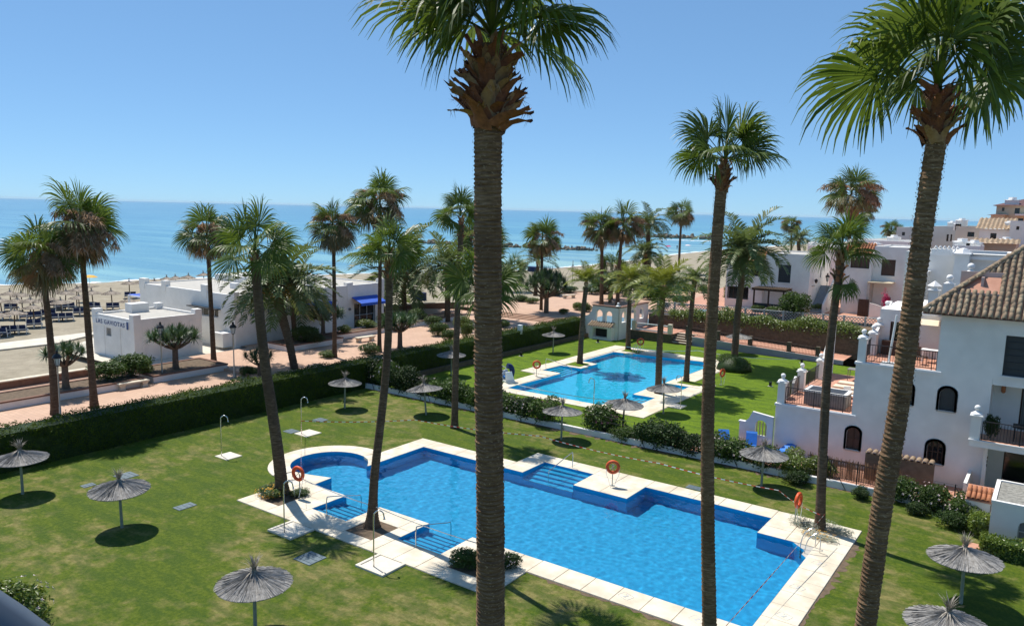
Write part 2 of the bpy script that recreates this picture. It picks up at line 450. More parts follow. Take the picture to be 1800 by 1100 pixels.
# bare soil strips along the dividing wall and the near coping
mb = MB()
for poly in ([(-12 + k*.2, 7.15 - random.random()**2*.5 - .2*(math.sin(k*.17) > .3)*random.random()) for k in range(205)] + [(29, 7.3), (-12, 7.3)], [(24.68, -10.9)] + [(24.72 + random.random()**2*.42, -10.9 + k*.21) for k in range(54)] + [(24.68, .8)], [(15.1 + k*.21, -10.68 - random.random()**2*.3) for k in range(45)] + [(24.6, -10.66), (15.1, -10.66)]):
    mb.tess([poly], lambda a, b: (a, b, .006))
struct(mb.build('soil_border', M['soil']), 'structure')

# ---- promenade, steps and the upper square
sheet('promenade', [[(-28.5, -60), (-14.2, -60), (-14.2, 2.5), (-28.9, 2.5)]], PA, M['prom'])
sheet('forecourt', [[(-40.5, -2.6), (-28.51, -2.6), (-28.91, 2.5), (-28.91, 8.5), (-47, 8.5), (-47, 5)]], PA - .03, M['concwalk'])
sheet('promenade', [[(-28.9, 2.5), (-14.2, 2.5), (-14.2, 43), (-33, 43), (-37.2, 40), (-37.8, 33), (-36, 27.5), (-31, 27), (-31, 8.5), (-28.9, 8.5)]], PB, M['prom'])
sheet('square', [[(-33, 43), (-14.2, 43), (-14.2, 49), (-9, 49), (-9, 50.3), (-6, 50.3), (-9, 70), gp(1250, 500, PC), gp(1120, 512, PC), gp(1010, 513, PC), gp(985, 515, PC), gp(945, 528, PC), gp(905, 528, PC)]], PC, M['prom'])
for k in range(2):
    s = MB(); s.box(-23.6, 2.0 - .35*k, PA, -14.3, 2.5, PA + .1*(k + 1) - .004); struct(s.build('step', M['prom']))
for k in range(4):
    s = MB(); s.box(-28.5, 41.4 + .4*k, PB, -14.3, 43.05, PB + .11*(k + 1)); struct(s.build('step', M['prom']))
mb = MB(); mb.box(-14.35, -60, -.5, -14.2, 43.6, .78); struct(mb.build('retaining_kerb', M['conc']))

# ---- beach and sea
SHORE = [gp(*q, -.5) for q in ((0, 502), (100, 499), (170, 497), (300, 490), (490, 487), (640, 481), (900, 476), (1030, 467), (1140, 455), (1240, 442))]
SHORE = [(SHORE[0][0] - 3, -120), (SHORE[0][0] - 1, -40)] + SHORE + [(-78, 420), (-40, 800), (300, 1800), (3200, 9000)]
INNER = [(-20, -120), (-20, -30), (-20, -4), (-20, 4), (-20, 16), (-22, 33), (-22, 60), (-16, 100), (-20, 160), (-20, 260), (30, 420), (120, 800), (600, 1800), (4200, 9000)]
def resample(pl, n):
    d = [0]
    for a, b in zip(pl, pl[1:]): d.append(d[-1] + math.hypot(b[0]-a[0], b[1]-a[1]))
    out = []
    for i in range(n):
        t = d[-1] * (i / (n - 1)) ** 3
        for k in range(len(d) - 1):
            if t <= d[k+1] or k == len(d) - 2:
                f = (t - d[k]) / (d[k+1] - d[k]); out.append((pl[k][0] + (pl[k+1][0]-pl[k][0])*f, pl[k][1] + (pl[k+1][1]-pl[k][1])*f)); break
    return out
def smooth(pl, n=6):
    return [(p.x, p.y) for p in spline([(x, y, 0) for x, y in pl], n)]
S_ = smooth(SHORE); I_ = smooth(INNER)
def nearest(p, pl): return min(pl, key=lambda q: (q[0]-p[0])**2 + (q[1]-p[1])**2)
mb = MB(); rows = []
rr = random.Random(3)
for k, s in enumerate(S_):
    i = I_[min(len(I_) - 1, int(round(k * (len(I_) - 1) / (len(S_) - 1))))]
    dx, dy = i[0]-s[0], i[1]-s[1]; L = math.hypot(dx, dy); dx /= L; dy /= L
    wob = rr.uniform(-.5, .5)
    rows.append([(i[0], i[1], .3), (s[0] + dx*min(16, L*.5), s[1] + dy*min(16, L*.5), .22), (s[0] + dx*(4 + wob), s[1] + dy*(4 + wob), -.2), (s[0] - dx*wob, s[1] - dy*wob, -.5), (s[0] - dx*20, s[1] - dy*20, -2.2)])
vs = [p for r in rows for p in r]
mb.add(vs, [(5*k + j + 1, 5*k + j, 5*k + j + 5, 5*k + j + 6) for k in range(len(rows) - 1) for j in range(4)])
struct(mb.build('beach', M['sand'], None, True))
mb = MB(); mb.tess([[(-22, 110), (-30, 150), (-40, 260), (20, 430), (4000, 9000), (9000, 9000), (500, 60), (34, 60)]], lambda a, b: (a, b, .26))
struct(mb.build('land', M['sand']))

def seamat():
    m, nt, b = newmat('sea_water')
    co = coords(nt)
    sx = node(nt, 'SeparateXYZ'); nt.links.new(co, sx.inputs[0])
    off = node(nt, 'MapRange'); nt.links.new(sx.outputs[0], off.inputs[0])
    off.inputs[1].default_value = -85; off.inputs[2].default_value = -900
    mpb = node(nt, 'Mapping'); nt.links.new(co, mpb.inputs[0]); mpb.inputs['Rotation'].default_value[2] = rad(-35); mpb.inputs['Scale'].default_value = (.10, 1.0, 1)
    band = noise(nt, mpb.outputs[0], .055, 5, .62)
    far = ramp(nt, off.outputs[0], [(0, (.28, .44, .42)), (.05, (.20, .39, .42)), (.2, (.14, .33, .41)), (.6, (.12, .29, .40)), (1, (.12, .28, .39))])
    col = mix(nt, ramp(nt, band, [(.42, (0, 0, 0)), (.58, (1, 1, 1))]), far, mix(nt, .6, far, (.03, .17, .31)))
    nt.links.new(col, b.inputs['Base Color'])
    b.inputs['Roughness'].default_value = .3; b.inputs['IOR'].default_value = 1.33
    h = node(nt, 'Math', operation='ADD')
    nt.links.new(noise(nt, co, .30, 5, .6, (1.0, .22, 1)), h.inputs[0])
    nt.links.new(noise(nt, co, 1.6, 4, .6, (1.0, .45, 1)), h.inputs[1])
    bump(nt, b, h.outputs[0], .55, .6)
    return m
M['sea'] = seamat()
sea_poly = [(x - 0, y) for x, y in S_] + [(5200, 15000), (-16000, 15000), (-16000, -6000), (S_[0][0], -6000)]
# shore-side edge pushed under the sand
mb = MB(); mb.tess([[(x + 4, y) if y < 700 else (x, y) for x, y in S_] + sea_poly[len(S_):]], lambda a, b: (a, b, -.5))
struct(mb.build('sea', M['sea']))
# surf: broken foam lines
def foammat():
    m, nt, b = newmat('surf_foam')
    b.inputs['Base Color'].default_value = (.85, .88, .9, 1); b.inputs['Roughness'].default_value = .7
    co = coords(nt)
    f = ramp(nt, noise(nt, co, .55, 6, .75, (1, .35, 1)), [(.40, (0, 0, 0)), (.52, (1, 1, 1))])
    tr = node(nt, 'BsdfTransparent'); ms = node(nt, 'MixShader')
    nt.links.new(f, ms.inputs[0]); nt.links.new(tr.outputs[0], ms.inputs[1]); nt.links.new(b.outputs[0], ms.inputs[2])
    nt.links.new(ms.outputs[0], nt.nodes['Material Output'].inputs['Surface'])
    return m
M['foam'] = foammat()
def ribbon(mb, pl, o0, o1, z):
    vs = []
    for k, p in enumerate(pl):
        a = pl[max(0, k-1)]; c = pl[min(len(pl)-1, k+1)]
        t = Vector((c[0]-a[0], c[1]-a[1], 0)).normalized(); n = Vector((-t.y, t.x, 0))
        w0 = o0 + rr.uniform(-.6, .6); w1 = o1 + rr.uniform(-.6, .6)
        vs += [(p[0] + n.x*w0, p[1] + n.y*w0, z), (p[0] + n.x*w1, p[1] + n.y*w1, z)]
    mb.add(vs, [(2*k, 2*k+1, 2*k+3, 2*k+2) for k in range(len(pl)-1)])
near = [p for p in S_ if p[1] < 520]
fine = [(p.x, p.y) for p in spline([(x, y, 0) for x, y in near[::3]], 14)]
mb = MB(); ribbon(mb, fine, -.6, 1.6, -.485)
stuff(mb.build('surf_foam', M['foam']))

# ---- upper ground of the houses, path and bank behind the far lawn
sheet('courtyard', [[(-6, 50.2), (34, 53), (34, 60), (120, 60), (120, 200), (-30, 200), (-9, 70)]], 3.2, M['yard'])
# ================================================================== SWIMMING POOLS
def poolmat(name, c1, c2):
    m, nt, b = newmat(name)
    co = coords(nt)
    v = node(nt, 'TexVoronoi'); v.inputs['Scale'].default_value = 3.2
    nt.links.new(co, v.inputs['Vector'])
    col = ramp(nt, noise(nt, co, 5, 5, .7), [(.3, c1), (.7, c2)])
    nt.links.new(col, b.inputs['Base Color']); b.inputs['Roughness'].default_value = .5
    return m
M['mosaic1'] = poolmat('blue_mosaic', (.0005, .32, .60), (.0005, .40, .72))
M['mosaic2'] = poolmat('turquoise_mosaic', (.001, .53, .82), (.002, .60, .88))
M['stepline'] = mat('pale_step_nosing', (.55, .72, .85), None, rough=.5)

def watermat(name, tint):
    m, nt, b = newmat(name)
    b.inputs['Base Color'].default_value = (*tint, 1); b.inputs['Roughness'].default_value = 0.0
    b.inputs['IOR'].default_value = 1.33; b.inputs['Specular IOR Level'].default_value = .12; b.inputs['Transmission Weight'].default_value = 1.0
    return m
M['water1'] = watermat('pool_water', (.72, .955, .995))
M['water2'] = watermat('pool_water_shallow', (.76, .97, .995))
sl.cycles.is_caustics_light = True
SC.cycles.caustics_refractive = True
def waves(po, z, seed, amp):
    """water surface as a fine rippled grid clipped to the pool outline"""
    r = np.random.RandomState(seed); xs = [p[0] for p in po]; ys = [p[1] for p in po]; st = .07
    x0, y0 = min(xs), min(ys); nx, ny = int((max(xs) - x0)/st) + 2, int((max(ys) - y0)/st) + 2
    X, Y = np.meshgrid(x0 + np.arange(nx)*st, y0 + np.arange(ny)*st, indexing='ij'); H = np.zeros_like(X)
    for k in range(46):
        L = .24*1.075**(k % 23); a = r.uniform(0, 6.283); H += amp*(L**1.05)*np.sin((X*math.cos(a) + Y*math.sin(a))*6.283/L + r.uniform(0, 6.283))
    ins = np.zeros_like(X, bool); n = len(po); px, py = X + st/2, Y + st/2
    for i in range(n):
        (ax, ay), (bx, by) = po[i], po[(i+1) % n]
        if ay == by: continue
        c = ((ay > py) != (by > py)) & (px < (bx - ax)*(py - ay)/(by - ay) + ax); ins ^= c
    near = np.zeros_like(ins)
    for dx in (-1, 0, 1):
        for dy in (-1, 0, 1): near |= np.roll(np.roll(ins, dx, 0), dy, 1)
    idx = -np.ones(X.shape, int); fs = []; V = []
    def vid(i, j):
        if idx[i, j] < 0: idx[i, j] = len(V); V.append((X[i, j], Y[i, j], z + H[i, j]))
        return idx[i, j]
    for i in range(nx - 1):
        for j in range(ny - 1):
            if near[i, j]: fs.append((vid(i, j), vid(i+1, j), vid(i+1, j+1), vid(i, j+1)))
    mb = MB(); mb.V = V; mb.F = fs; mb.I = [0]*len(fs); return mb
def pool(name, label, outline, mosaic, water, depth, steps):
    t = thing(name, label, 'swimming pool', (0, 0, 0))
    b = MB(); n = len(outline)
    ar = sum(outline[i][0]*outline[(i+1) % n][1] - outline[(i+1) % n][0]*outline[i][1] for i in range(n))
    po = outline if ar > 0 else outline[::-1]
    for i in range(n):
        p, q = po[i], po[(i+1) % n]
        b.add([(p[0], p[1], -depth), (q[0], q[1], -depth), (q[0], q[1], .035), (p[0], p[1], .035)], [(3, 2, 1, 0)])
    b.tess([po], lambda x, y: (x, y, -depth))
    o = b.build('basin', mosaic, t); o.cycles.is_caustics_receiver = True
    o = waves(po, -.09, len(po), .0009).build('water', water, t, True); o.cycles.is_caustics_caster = True
    for (x0, y0, x1, y1, ax, k, rev) in steps:      # flight of k steps, descending along +/- ax
        for i in range(k):
            s = MB(); f0 = i / k; zt = -.14 - .17*i
            if ax == 'y':
                L = y1 - y0; ya, yb = (y0 + L*f0, y1) if rev else (y0, y1 - L*f0)
                if i: pass
                w_ = L / k
                ya, yb = (y1 - w_*(i+1), y1 - w_*i) if rev else (y0 + w_*i, y0 + w_*(i+1))
                s.box(x0+.004, ya, -depth+.004, x1-.004, yb-.003, zt)
                e = (x0+.01, ya+.004, zt+.002, x1-.01, ya+.09, zt+.012) if rev else (x0+.01, yb-.09, zt+.002, x1-.01, yb-.004, zt+.012)
            else:
                L = x1 - x0; w_ = L / k
                xa, xb = (x1 - w_*(i+1), x1 - w_*i) if rev else (x0 + w_*i, x0 + w_*(i+1))
                s.box(xa, y0+.004, -depth+.004, xb-.003, y1-.004, zt)
                e = (xa+.004, y0+.01, zt+.002, xa+.09, y1-.01, zt+.012) if rev else (xb-.09, y0+.01, zt+.002, xb-.004, y1-.01, zt+.012)
            o = s.build('step', mosaic, t); o.cycles.is_caustics_receiver = True
            l = MB(); l.box(*e); l.build('nosing', M['stepline'], o)
    return t
P1 = pool('swimming_pool', 'larger deep blue swimming pool with stepped outline and round bay, in front', POOL1, M['mosaic1'], M['water1'], 1.6,
          [(3.55, -11.6, 5.85, -9.5, 'y', 5, False), (8.95, -11.55, 11.35, -9.45, 'y', 5, False), (8.3, -1.25, 11.42, .95, 'y', 5, True)])
P2 = pool('swimming_pool', 'brighter turquoise swimming pool on the farther lawn behind the dividing shrubs', POOL2, M['mosaic2'], M['water2'], 1.3,
          [(4.5, 16.6, 6.5, 19.1, 'x', 4, True), (4.8, 22.0, 7.0, 24.4, 'x', 4, True), (-5.6, 22.0, -3.6, 24.9, 'x', 5, False)])

def slabs(t, rects, size=1.25, m='coping', z=.05):
    r = random.Random(len(rects))
    for (x0, y0, x1, y1) in rects:
        nx = max(1, round((x1-x0)/size)); ny = max(1, round((y1-y0)/size))
        for i in range(nx):
            for j in range(ny):
                a0 = x0 + (x1-x0)*i/nx; a1 = x0 + (x1-x0)*(i+1)/nx; b0 = y0 + (y1-y0)*j/ny; b1 = y0 + (y1-y0)*(j+1)/ny
                s = MB(); g = .009
                s.bbox(a0+g, b0+g, -.1, a1-g, b1-g, z + r.uniform(-.003, .003), .012); s.build('coping_slab', M[m], t)
def slabpoly(t, poly, m='coping', z=.05):
    cx = sum(p[0] for p in poly)/len(poly); cy = sum(p[1] for p in poly)/len(poly)
    ar = sum(poly[i][0]*poly[i-1][1] - poly[i-1][0]*poly[i][1] for i in range(len(poly)))
    if ar > 0: poly = poly[::-1]
    q = [(cx + (x-cx)*.99, cy + (y-cy)*.99) for x, y in poly]
    s = MB(); n = len(q)
    for i in range(n):
        p, w = q[i], q[(i+1) % n]; s.add([(*p, -.1), (*w, -.1), (*w, z), (*p, z)], [(0, 1, 2, 3)])
    s.tess([q], lambda x, y: (x, y, z)); s.build('coping_slab', M[m], t)
mort = MB(); mort.tess([DECK1, POOL1], lambda a, b: (a, b, .012)); mort.build('joint_bed', M['conc'], P1)
slabs(P1, [(0, -3.58, 1.2, -1.25), (0, -1.25, 1.2, 0), (1.2, -1.25, 7.05, 0), (7.05, -1.25, 8.3, .95), (7.05, .95, 8.3, 2.1), (8.3, .95, 11.42, 2.08), (11.42, -1.18, 14.5, .95), (11.42, .95, 14.5, 2.05),
           (14.5, .9, 20.95, 2.05), (20.95, .9, 24.68, 2.0), (20.95, -1.17, 24.68, .9), (23.4, -2.4, 24.68, -1.17), (23.4, -9.43, 24.68, -2.4), (15, -10.65, 24.68, -9.43),
           (14.1, -13.1, 15, -9.45), (12.35, -13.1, 14.1, -12.25), (12.35, -10.45, 14.1, -9.45), (11.35, -13.1, 12.35, -9.45), (8.95, -13.1, 11.35, -11.55),
           (8.2, -13.1, 8.95, -9.5), (6.6, -13.1, 8.2, -12.35), (6.6, -10.7, 8.2, -9.5), (5.85, -13.1, 6.6, -9.5), (3.55, -13.1, 5.85, -11.6),
           (2.1, -13.1, 3.55, -9.47), (.65, -13.1, 2.1, -12.35), (.65, -10.7, 2.1, -9.47), (-.05, -13.1, .65, -9.47)])
A_ = list(range(76, 262, 15))
for a, b in zip(A_, A_[1:]):
    slabpoly(P1, [(-.72+R*math.cos(rad(q)), -6.75+R*math.sin(rad(q))) for R, q in ((2.08, a), (2.08, (a+b)/2), (2.08, b), (3.25, b), (3.25, (a+b)/2), (3.25, a))])
slabpoly(P1, [(-.24, -4.72), (.36, -4.97), (.77, -5.31), (1.1, -5.7), (1.2, -5.72), (1.2, -3.6), (0, -3.6), (-.05, -3.58)])
slabpoly(P1, [(-1.05, -8.8), (-.35, -8.68), (1.1, -8.24), (1.18, -9.45), (-.05, -9.47), (-.6, -10.0), (-1.2, -9.97)])
mort = MB(); mort.tess([DECK2, POOL2], lambda a, b: (a, b, .012)); mort.build('joint_bed', M['conc'], P2)
slabs(P2, [(-5.3, 13.2, -4.0, 20.4), (-4.0, 13.2, 4.3, 14.4), (4.4, 13.2, 8.4, 16.6), (6.5, 16.6, 8.4, 19.1), (4.65, 19.1, 8.4, 22.0), (7.0, 22.0, 8.4, 24.4), (4.85, 24.5, 8.4, 26.6), (5.1, 26.6, 6.6, 35.8),
           (-7.05, 20.6, -5.7, 24.9), (-5.7, 20.6, -3.8, 22.0), (-6.95, 24.9, -5.5, 38), (-3.2, 35.7, 6.7, 37.6), (-5.4, 34.5, -3.2, 37.9), (-5.2, 24.95, -3.45, 25.5), (-3.9, 25.5, -3.4, 27.8), (-5.5, 27.2, -3.9, 27.95)], 1.4)
# planting squares sunk in the coping: near pool (lawn soil), far pool (grass)
for nm, (x0, y0, x1, y1), m in (('planting_bed', (6.6, -12.35, 8.2, -10.7), 'soil'), ('planting_bed', (.65, -12.35, 2.1, -10.7), 'soil'), ('planting_bed', (12.35, -12.25, 14.1, -10.45), 'soil')):
    s = MB(); s.box(x0, y0, -.1, x1, y1, .03); s.build(nm, M[m], P1)
for (x0, y0, x1, y1) in ((-5.4, 25.5, -3.9, 27.2), (-4.9, 35.4, -3.0, 36.8), (5.6, 25.2, 7.6, 26.5)):
    s = MB(); s.box(x0, y0, -.1, x1, y1, .075); s.build('planting_bed', M['grass'], P2)

# depth marks painted on the coping, each "2" inside a rounded plate
M['mark'] = mat('depth_mark', (.50, .52, .52), None, rough=.6)
def text_mesh(txt, size, bold=0, space=1.0):
    cu = bpy.data.curves.new('lettering', 'FONT'); cu.body = txt; cu.size = size; cu.align_x = 'CENTER'; cu.align_y = 'CENTER'; cu.space_character = space; cu.extrude = .004; cu.offset = bold
    o = bpy.data.objects.new('tmp', cu); COL.objects.link(o)
    dg = bpy.context.evaluated_depsgraph_get(); me = bpy.data.meshes.new_from_object(o.evaluated_get(dg))
    bpy.data.objects.remove(o); me.name = 'lettering'; me.materials.clear()
    return me
two = text_mesh('2', .34); two.materials.append(M['mark'])
rim = MB()
for a, b in (((-.22, -.2), (.22, -.19)), ((-.22, .19), (.22, .2)), ((-.25, -.17), (-.24, .17)), ((.24, -.17), (.25, .17))): rim.box(a[0], a[1], 0, b[0], b[1], .004)
rim = rim.mesh('depth_plate', M['mark'])
for (px, py), rz in (((1378, 1082), 0), ((1402, 1032), 0), ((1440, 990), 0), ((1225, 1088), 0), ((1100, 1047), 0), ((1212, 868), 0)):
    x, y = gp(px, py, .05)
    o = link('depth_mark', rim, P1, (x, y, .054), rad(-20)); link('numeral', two, o, (0, 0, .002))

# handrails of the steps, ladder, showers, rings
def handrail(path, label):
    mb = MB(); mb.tube(spline(path, 6), .024, 8)
    t = thing('handrail', label, 'handrail', path[0]); o = mb.build('rail', M['steel'], t)
    o.location = [-c for c in path[0]]
    return t
def rail(a, b, h, label, far=.5):      # a on the deck, b in the water
    a = Vector(a); b = Vector(b); d = (b - a)
    handrail([a, a + Vector((0, 0, h*.9)), a + d*.12 + Vector((0, 0, h)), a + d*.85 + Vector((0, 0, h*.62)), b + Vector((0, 0, h*.45)), b + Vector((0, 0, -.55))], label)
rail((4.75, -11.75, .05), (4.7, -9.6, -.1), .85, 'steel handrail over the pool steps beside the flower bed palm')
rail((10.15, -11.7, .05), (10.1, -9.4, -.1), .85, 'steel handrail over the steps in the corner next to the palm square')
rail((10.0, 1.1, .05), (9.8, -1.0, -.1), .85, 'steel handrail over the pool steps beside the lifebuoy on the far coping')
rail((-5.9, 22.9, .05), (-3.5, 23.3, -.1), .85, 'steel handrail down the steps of the turquoise pool')
def ladder(c, out, label):
    t = thing('pool_ladder', label, 'ladder', c)
    out = Vector(out).normalized(); sd = Vector((-out.y, out.x, 0))
    for s in (-.25, .25):
        q = sd*s
        mb = MB(); mb.tube(spline([q + out*.55, q + out*.55 + Vector((0,0,.6)), q + out*.4 + Vector((0,0,.85)), q + out*.05 + Vector((0,0,.6)), q - out*.08, q - out*.08 - Vector((0,0,1))], 6), .021, 8)
        mb.build('side_rail', M['steel'], t)
    for k in range(3):
        mb = MB(); mb.box(-.25, -.04, 0, .25, .04, .025); o = mb.build('rung', M['steel'], t); o.location = -out*.08 + Vector((0, 0, -.25 - .28*k)); o.rotation_euler.z = math.atan2(sd.y, sd.x)
    return t
ladder((23.15, -1.75, .05), (.7, .5, 0), 'steel ladder at the corner of the blue pool beside the silver plants')
ladder((gp(1133, 617)[0], 35.1, .05), (0, 1, 0), 'steel ladder in the far edge of the turquoise pool')
# ================================================================== PALMS
Z = Vector((0, 0, 1))
def fan_mesh(elev, seed, nseg=42, pet=.44, blade=.60, g=1.0, spread=112, m='fan'):
    r = random.Random(seed); mb = MB()
    e = rad(elev)
    d = Vector((math.cos(e), 0, math.sin(e))); side = Vector((0, 1, 0))
    # petiole bending under its load
    pts = [Vector((0, 0, 0))]; dd = d.copy()
    for i in range(5):
        dd = (dd + Vector((0, 0, -.045*g*math.cos(e)))).normalized(); pts.append(pts[-1] + dd*pet/5)
    for k in range(5):
        w0, w1 = .022 - .002*k, .022 - .002*(k+1); a, b = pts[k], pts[k+1]
        up = dd.cross(side)
        mb.add([a - side*w0, a + side*w0, b + side*w1, b - side*w1, a - up*.012, b - up*.012], [(0, 1, 2, 3), (0, 3, 5, 4), (1, 4, 5, 2)])
    hub = pts[-1]; dd = (dd + Vector((0, 0, -.30*g*max(.25, math.cos(e))))).normalized()
    up = side.cross(dd) * -1
    if up.z < 0 and elev > -20: up = -up
    da = rad(2*spread) / nseg; steps = 7
    twist = [-.95, .1, .85][seed % 3] + r.uniform(-.2, .2)
    sd = (side*math.cos(twist) + up*math.sin(twist)).normalized()
    nrm = dd.cross(sd)
    if nrm.z < 0: nrm = -nrm
    for i in range(nseg):
        ph = -rad(spread) + da*(i + .5)
        L = blade*(1.0 - .28*(abs(ph)/rad(spread))**2)*r.uniform(.9, 1.06)
        sdir = (dd*math.cos(ph) + sd*math.sin(ph) + nrm*(.16*math.cos(ph*1.3))).normalized()
        p = hub.copy(); dirv = sdir.copy(); lat0 = (-dd*math.sin(ph) + sd*math.cos(ph)).normalized()
        row = []; ds = L/steps; ext = 1.0 + .35*max(0, g-.2)
        for k in range(steps + 1):
            t = k/steps; s_ = t*L
            w = s_*math.tan(da*.5)*1.06 if t < .62 else .62*L*math.tan(da*.5)*1.06*max(0, 1 - (t-.62)/.38)**.9
            w = max(w, .0015); z = .35*w*(1 if i % 2 else -1)
            row.append((p - lat0*w + nrm*z, p + lat0*w - nrm*z))
            bend = g*(.03 + (1.6*max(0, t-.46)**1.0 if t > .44 else 0)) * r.uniform(.85, 1.15)
            dirv = (dirv + Vector((r.uniform(-.05,.05), r.uniform(-.05,.05), -bend))).normalized()
            p = p + dirv*ds*(ext*1.15 if t > .5 else 1)
        vs = [q for rw in row for q in rw]
        mb.add(vs, [(2*k, 2*k+1, 2*k+3, 2*k+2) for k in range(steps)])
    return mb.mesh('fan_frond', M[m])
def feather_mesh(elev, seed, n=24, g=1.0, leaf=.17, m='date', vup=.35):
    r = random.Random(seed); mb = MB(); e = rad(elev)
    dirv = Vector((math.cos(e), 0, math.sin(e))); p = Vector((0, 0, 0)); side = Vector((0, 1, 0))
    N = 16; pts = [p.copy()]; dirs = [dirv.copy()]
    for k in range(N):
        t = (k+1)/N
        dirv = (dirv + Vector((0, r.uniform(-.015, .015), -(.035 + .10*t)*g))).normalized(); p = p + dirv/N; pts.append(p.copy()); dirs.append(dirv.copy())
    for k in range(N):
        w0 = .014*(1 - k/N)+.002; w1 = .014*(1-(k+1)/N)+.002
        mb.add([pts[k]-side*w0, pts[k]+side*w0, pts[k+1]+side*w1, pts[k+1]-side*w1], [(0, 1, 2, 3)])
    for i in range(n):
        t = .12 + .88*(i + r.uniform(-.3, .3))/n; x = min(t*N, N-.01); k = int(x); f = x - k
        q = pts[k].lerp(pts[k+1], f); dv = dirs[k]; upv = dv.cross(side) * -1
        if upv.z < 0: upv = -upv
        L = leaf*(.55 + .9*math.sin(math.pi*min(1, .15 + .85*t)**.9))*r.uniform(.85, 1.1)
        for s in (-1, 1):
            ld = (dv*(.55 + .5*t) + side*s + upv*(vup + r.uniform(-.25, .25))).normalized()
            a = q; b = q + ld*L*.55; ld2 = (ld + Vector((0, 0, -.35*g))).normalized(); c = b + ld2*L*.5
            wv = dv*.019; 
            mb.add([a - wv*.6, a + wv*.6, b + wv, b - wv, c], [(0, 1, 2, 3), (3, 2, 4)])
    return mb.mesh('feather_frond', M[m])
def stalk_mesh(seed):                # dry flower stalk: arching, with hanging strands
    r = random.Random(seed); mb = MB(); e = rad(r.uniform(10, 55))
    d = Vector((math.cos(e), 0, math.sin(e))); p = Vector((0, 0, 0)); pts = [p.copy()]
    for k in range(10):
        d = (d + Vector((0, 0, -.16))).normalized(); p = p + d*.085; pts.append(p.copy())
    mb.tube(pts, [.012]*3 + [.008]*8, 4)
    for k in range(210):
        t = r.uniform(.3, 1)*10; i = min(9, int(t)); q = pts[i].lerp(pts[i+1], t - i)
        a = Vector((r.gauss(0, 1), r.gauss(0, 1), r.gauss(-.5, .8))).normalized(); L = r.uniform(.07, .2)
        b = q + a*L*.5; c = b + (a + Vector((0, 0, -1.1))).normalized()*L*.6; w = Vector((r.gauss(0,1), r.gauss(0,1), 0)).normalized()*.009
        mb.add([q - w, q + w, b + w, b - w, c], [(0, 1, 2, 3), (3, 2, 4)])
    return mb.mesh('flower_stalk', M['stalk'])
FAN_E = [82, 66, 50, 36, 22, 8, -8, -26, -46, -66]
FAN = {e: [fan_mesh(e, 30*e + k + 600, g=.8 + .15*k) for k in range(3)] for e in FAN_E}
FANLOW = {e: [fan_mesh(e, 7*k + e + 500, g=1.2, m='fanlow', blade=.5) for k in range(2)] for e in (8, -8, -26, -46, -66)}
FANDEAD = {e: [fan_mesh(e, 7*k + e + 900, g=1.5, m='fandead', blade=.46, spread=70, nseg=24) for k in range(2)] for e in (-26, -46, -66, -80)}
STALK = [stalk_mesh(k) for k in range(4)]
DATE_E = [84, 68, 52, 36, 20, 4, -14]
DATE = {e: [feather_mesh(e, 13*k + e, g=.9 + .2*k) for k in range(3)] for e in DATE_E}
DATEY = {e: [feather_mesh(e, 13*k + e + 300, g=.8, m='datey', leaf=.24) for k in range(2)] for e in DATE_E}
def boot_mesh(seed, m='boot'):       # torn leaf base: curved plate, flaring outwards
    r = random.Random(seed); mb = MB(); rows = []
    for k in range(6):
        t = k/5; w = .5*(1 - .45*t)*(1 + .1*r.uniform(-1, 1)); out = .02 + .42*t**2.2; z = t*1.0
        row = []
        for j in range(5):
            s = (j/4 - .5)*2; row.append((out - .16*s*s + r.uniform(-.02, .02), s*w*.55, z + (r.uniform(-.14, .14) if k == 5 else 0) - .1*abs(s)))
        rows.append(row)
    vs = [p for rw in rows for p in rw]
    mb.add(vs, [(5*k+j, 5*k+j+1, 5*k+j+6, 5*k+j+5) for k in range(5) for j in range(4)])
    for k in range(4):
        y = r.uniform(-.2, .2); a = Vector((.35, y, .9)); b = a + Vector((r.uniform(.1, .3), r.uniform(-.1, .1), r.uniform(-.3, .15)))
        mb.add([a, a + Vector((0, .03, 0)), b], [(0, 1, 2)])
    return mb.mesh('leaf_base', M[m], True)
BOOT = [boot_mesh(k, 'boot' if k % 3 else 'boot2') for k in range(6)]

def trunk(t, pts, r0, r1, bk, ring=.16, amp=.05, seed=0, flare=.35, n=14):
    r = random.Random(seed); base = Vector(pts[0])
    sp = spline(pts, 10); d = [0]
    for a, b in zip(sp, sp[1:]): d.append(d[-1] + (b-a).length)
    L = d[-1]; K = max(8, int(L/(ring*.5))); path = []; rs = []
    for i in range(K + 1):
        s = L*i/K; k = max(j for j in range(len(d)-1) if d[j] <= s + 1e-9); f = (s - d[k])/max(1e-6, d[k+1]-d[k])
        path.append(sp[k].lerp(sp[k+1], min(1, f)) - base)
        R = r0 + (r1 - r0)*min(1, s/L*1.15) + flare*r0*math.exp(-s/.45)
        R *= 1 + amp*(.5 if i % 2 else -.5) + r.uniform(-amp, amp)*.45
        rs.append(R)
    mb = MB(); mb.tube(path, rs, n)
    return mb.build('trunk', M[bk], t, ring > .1)
def place(t, me, name, at, az, roll=0, sc=1.0, tilt=0):
    o = link(name, me, t, at)
    o.rotation_euler = (roll, tilt, az); o.scale = (sc, sc, sc); return o
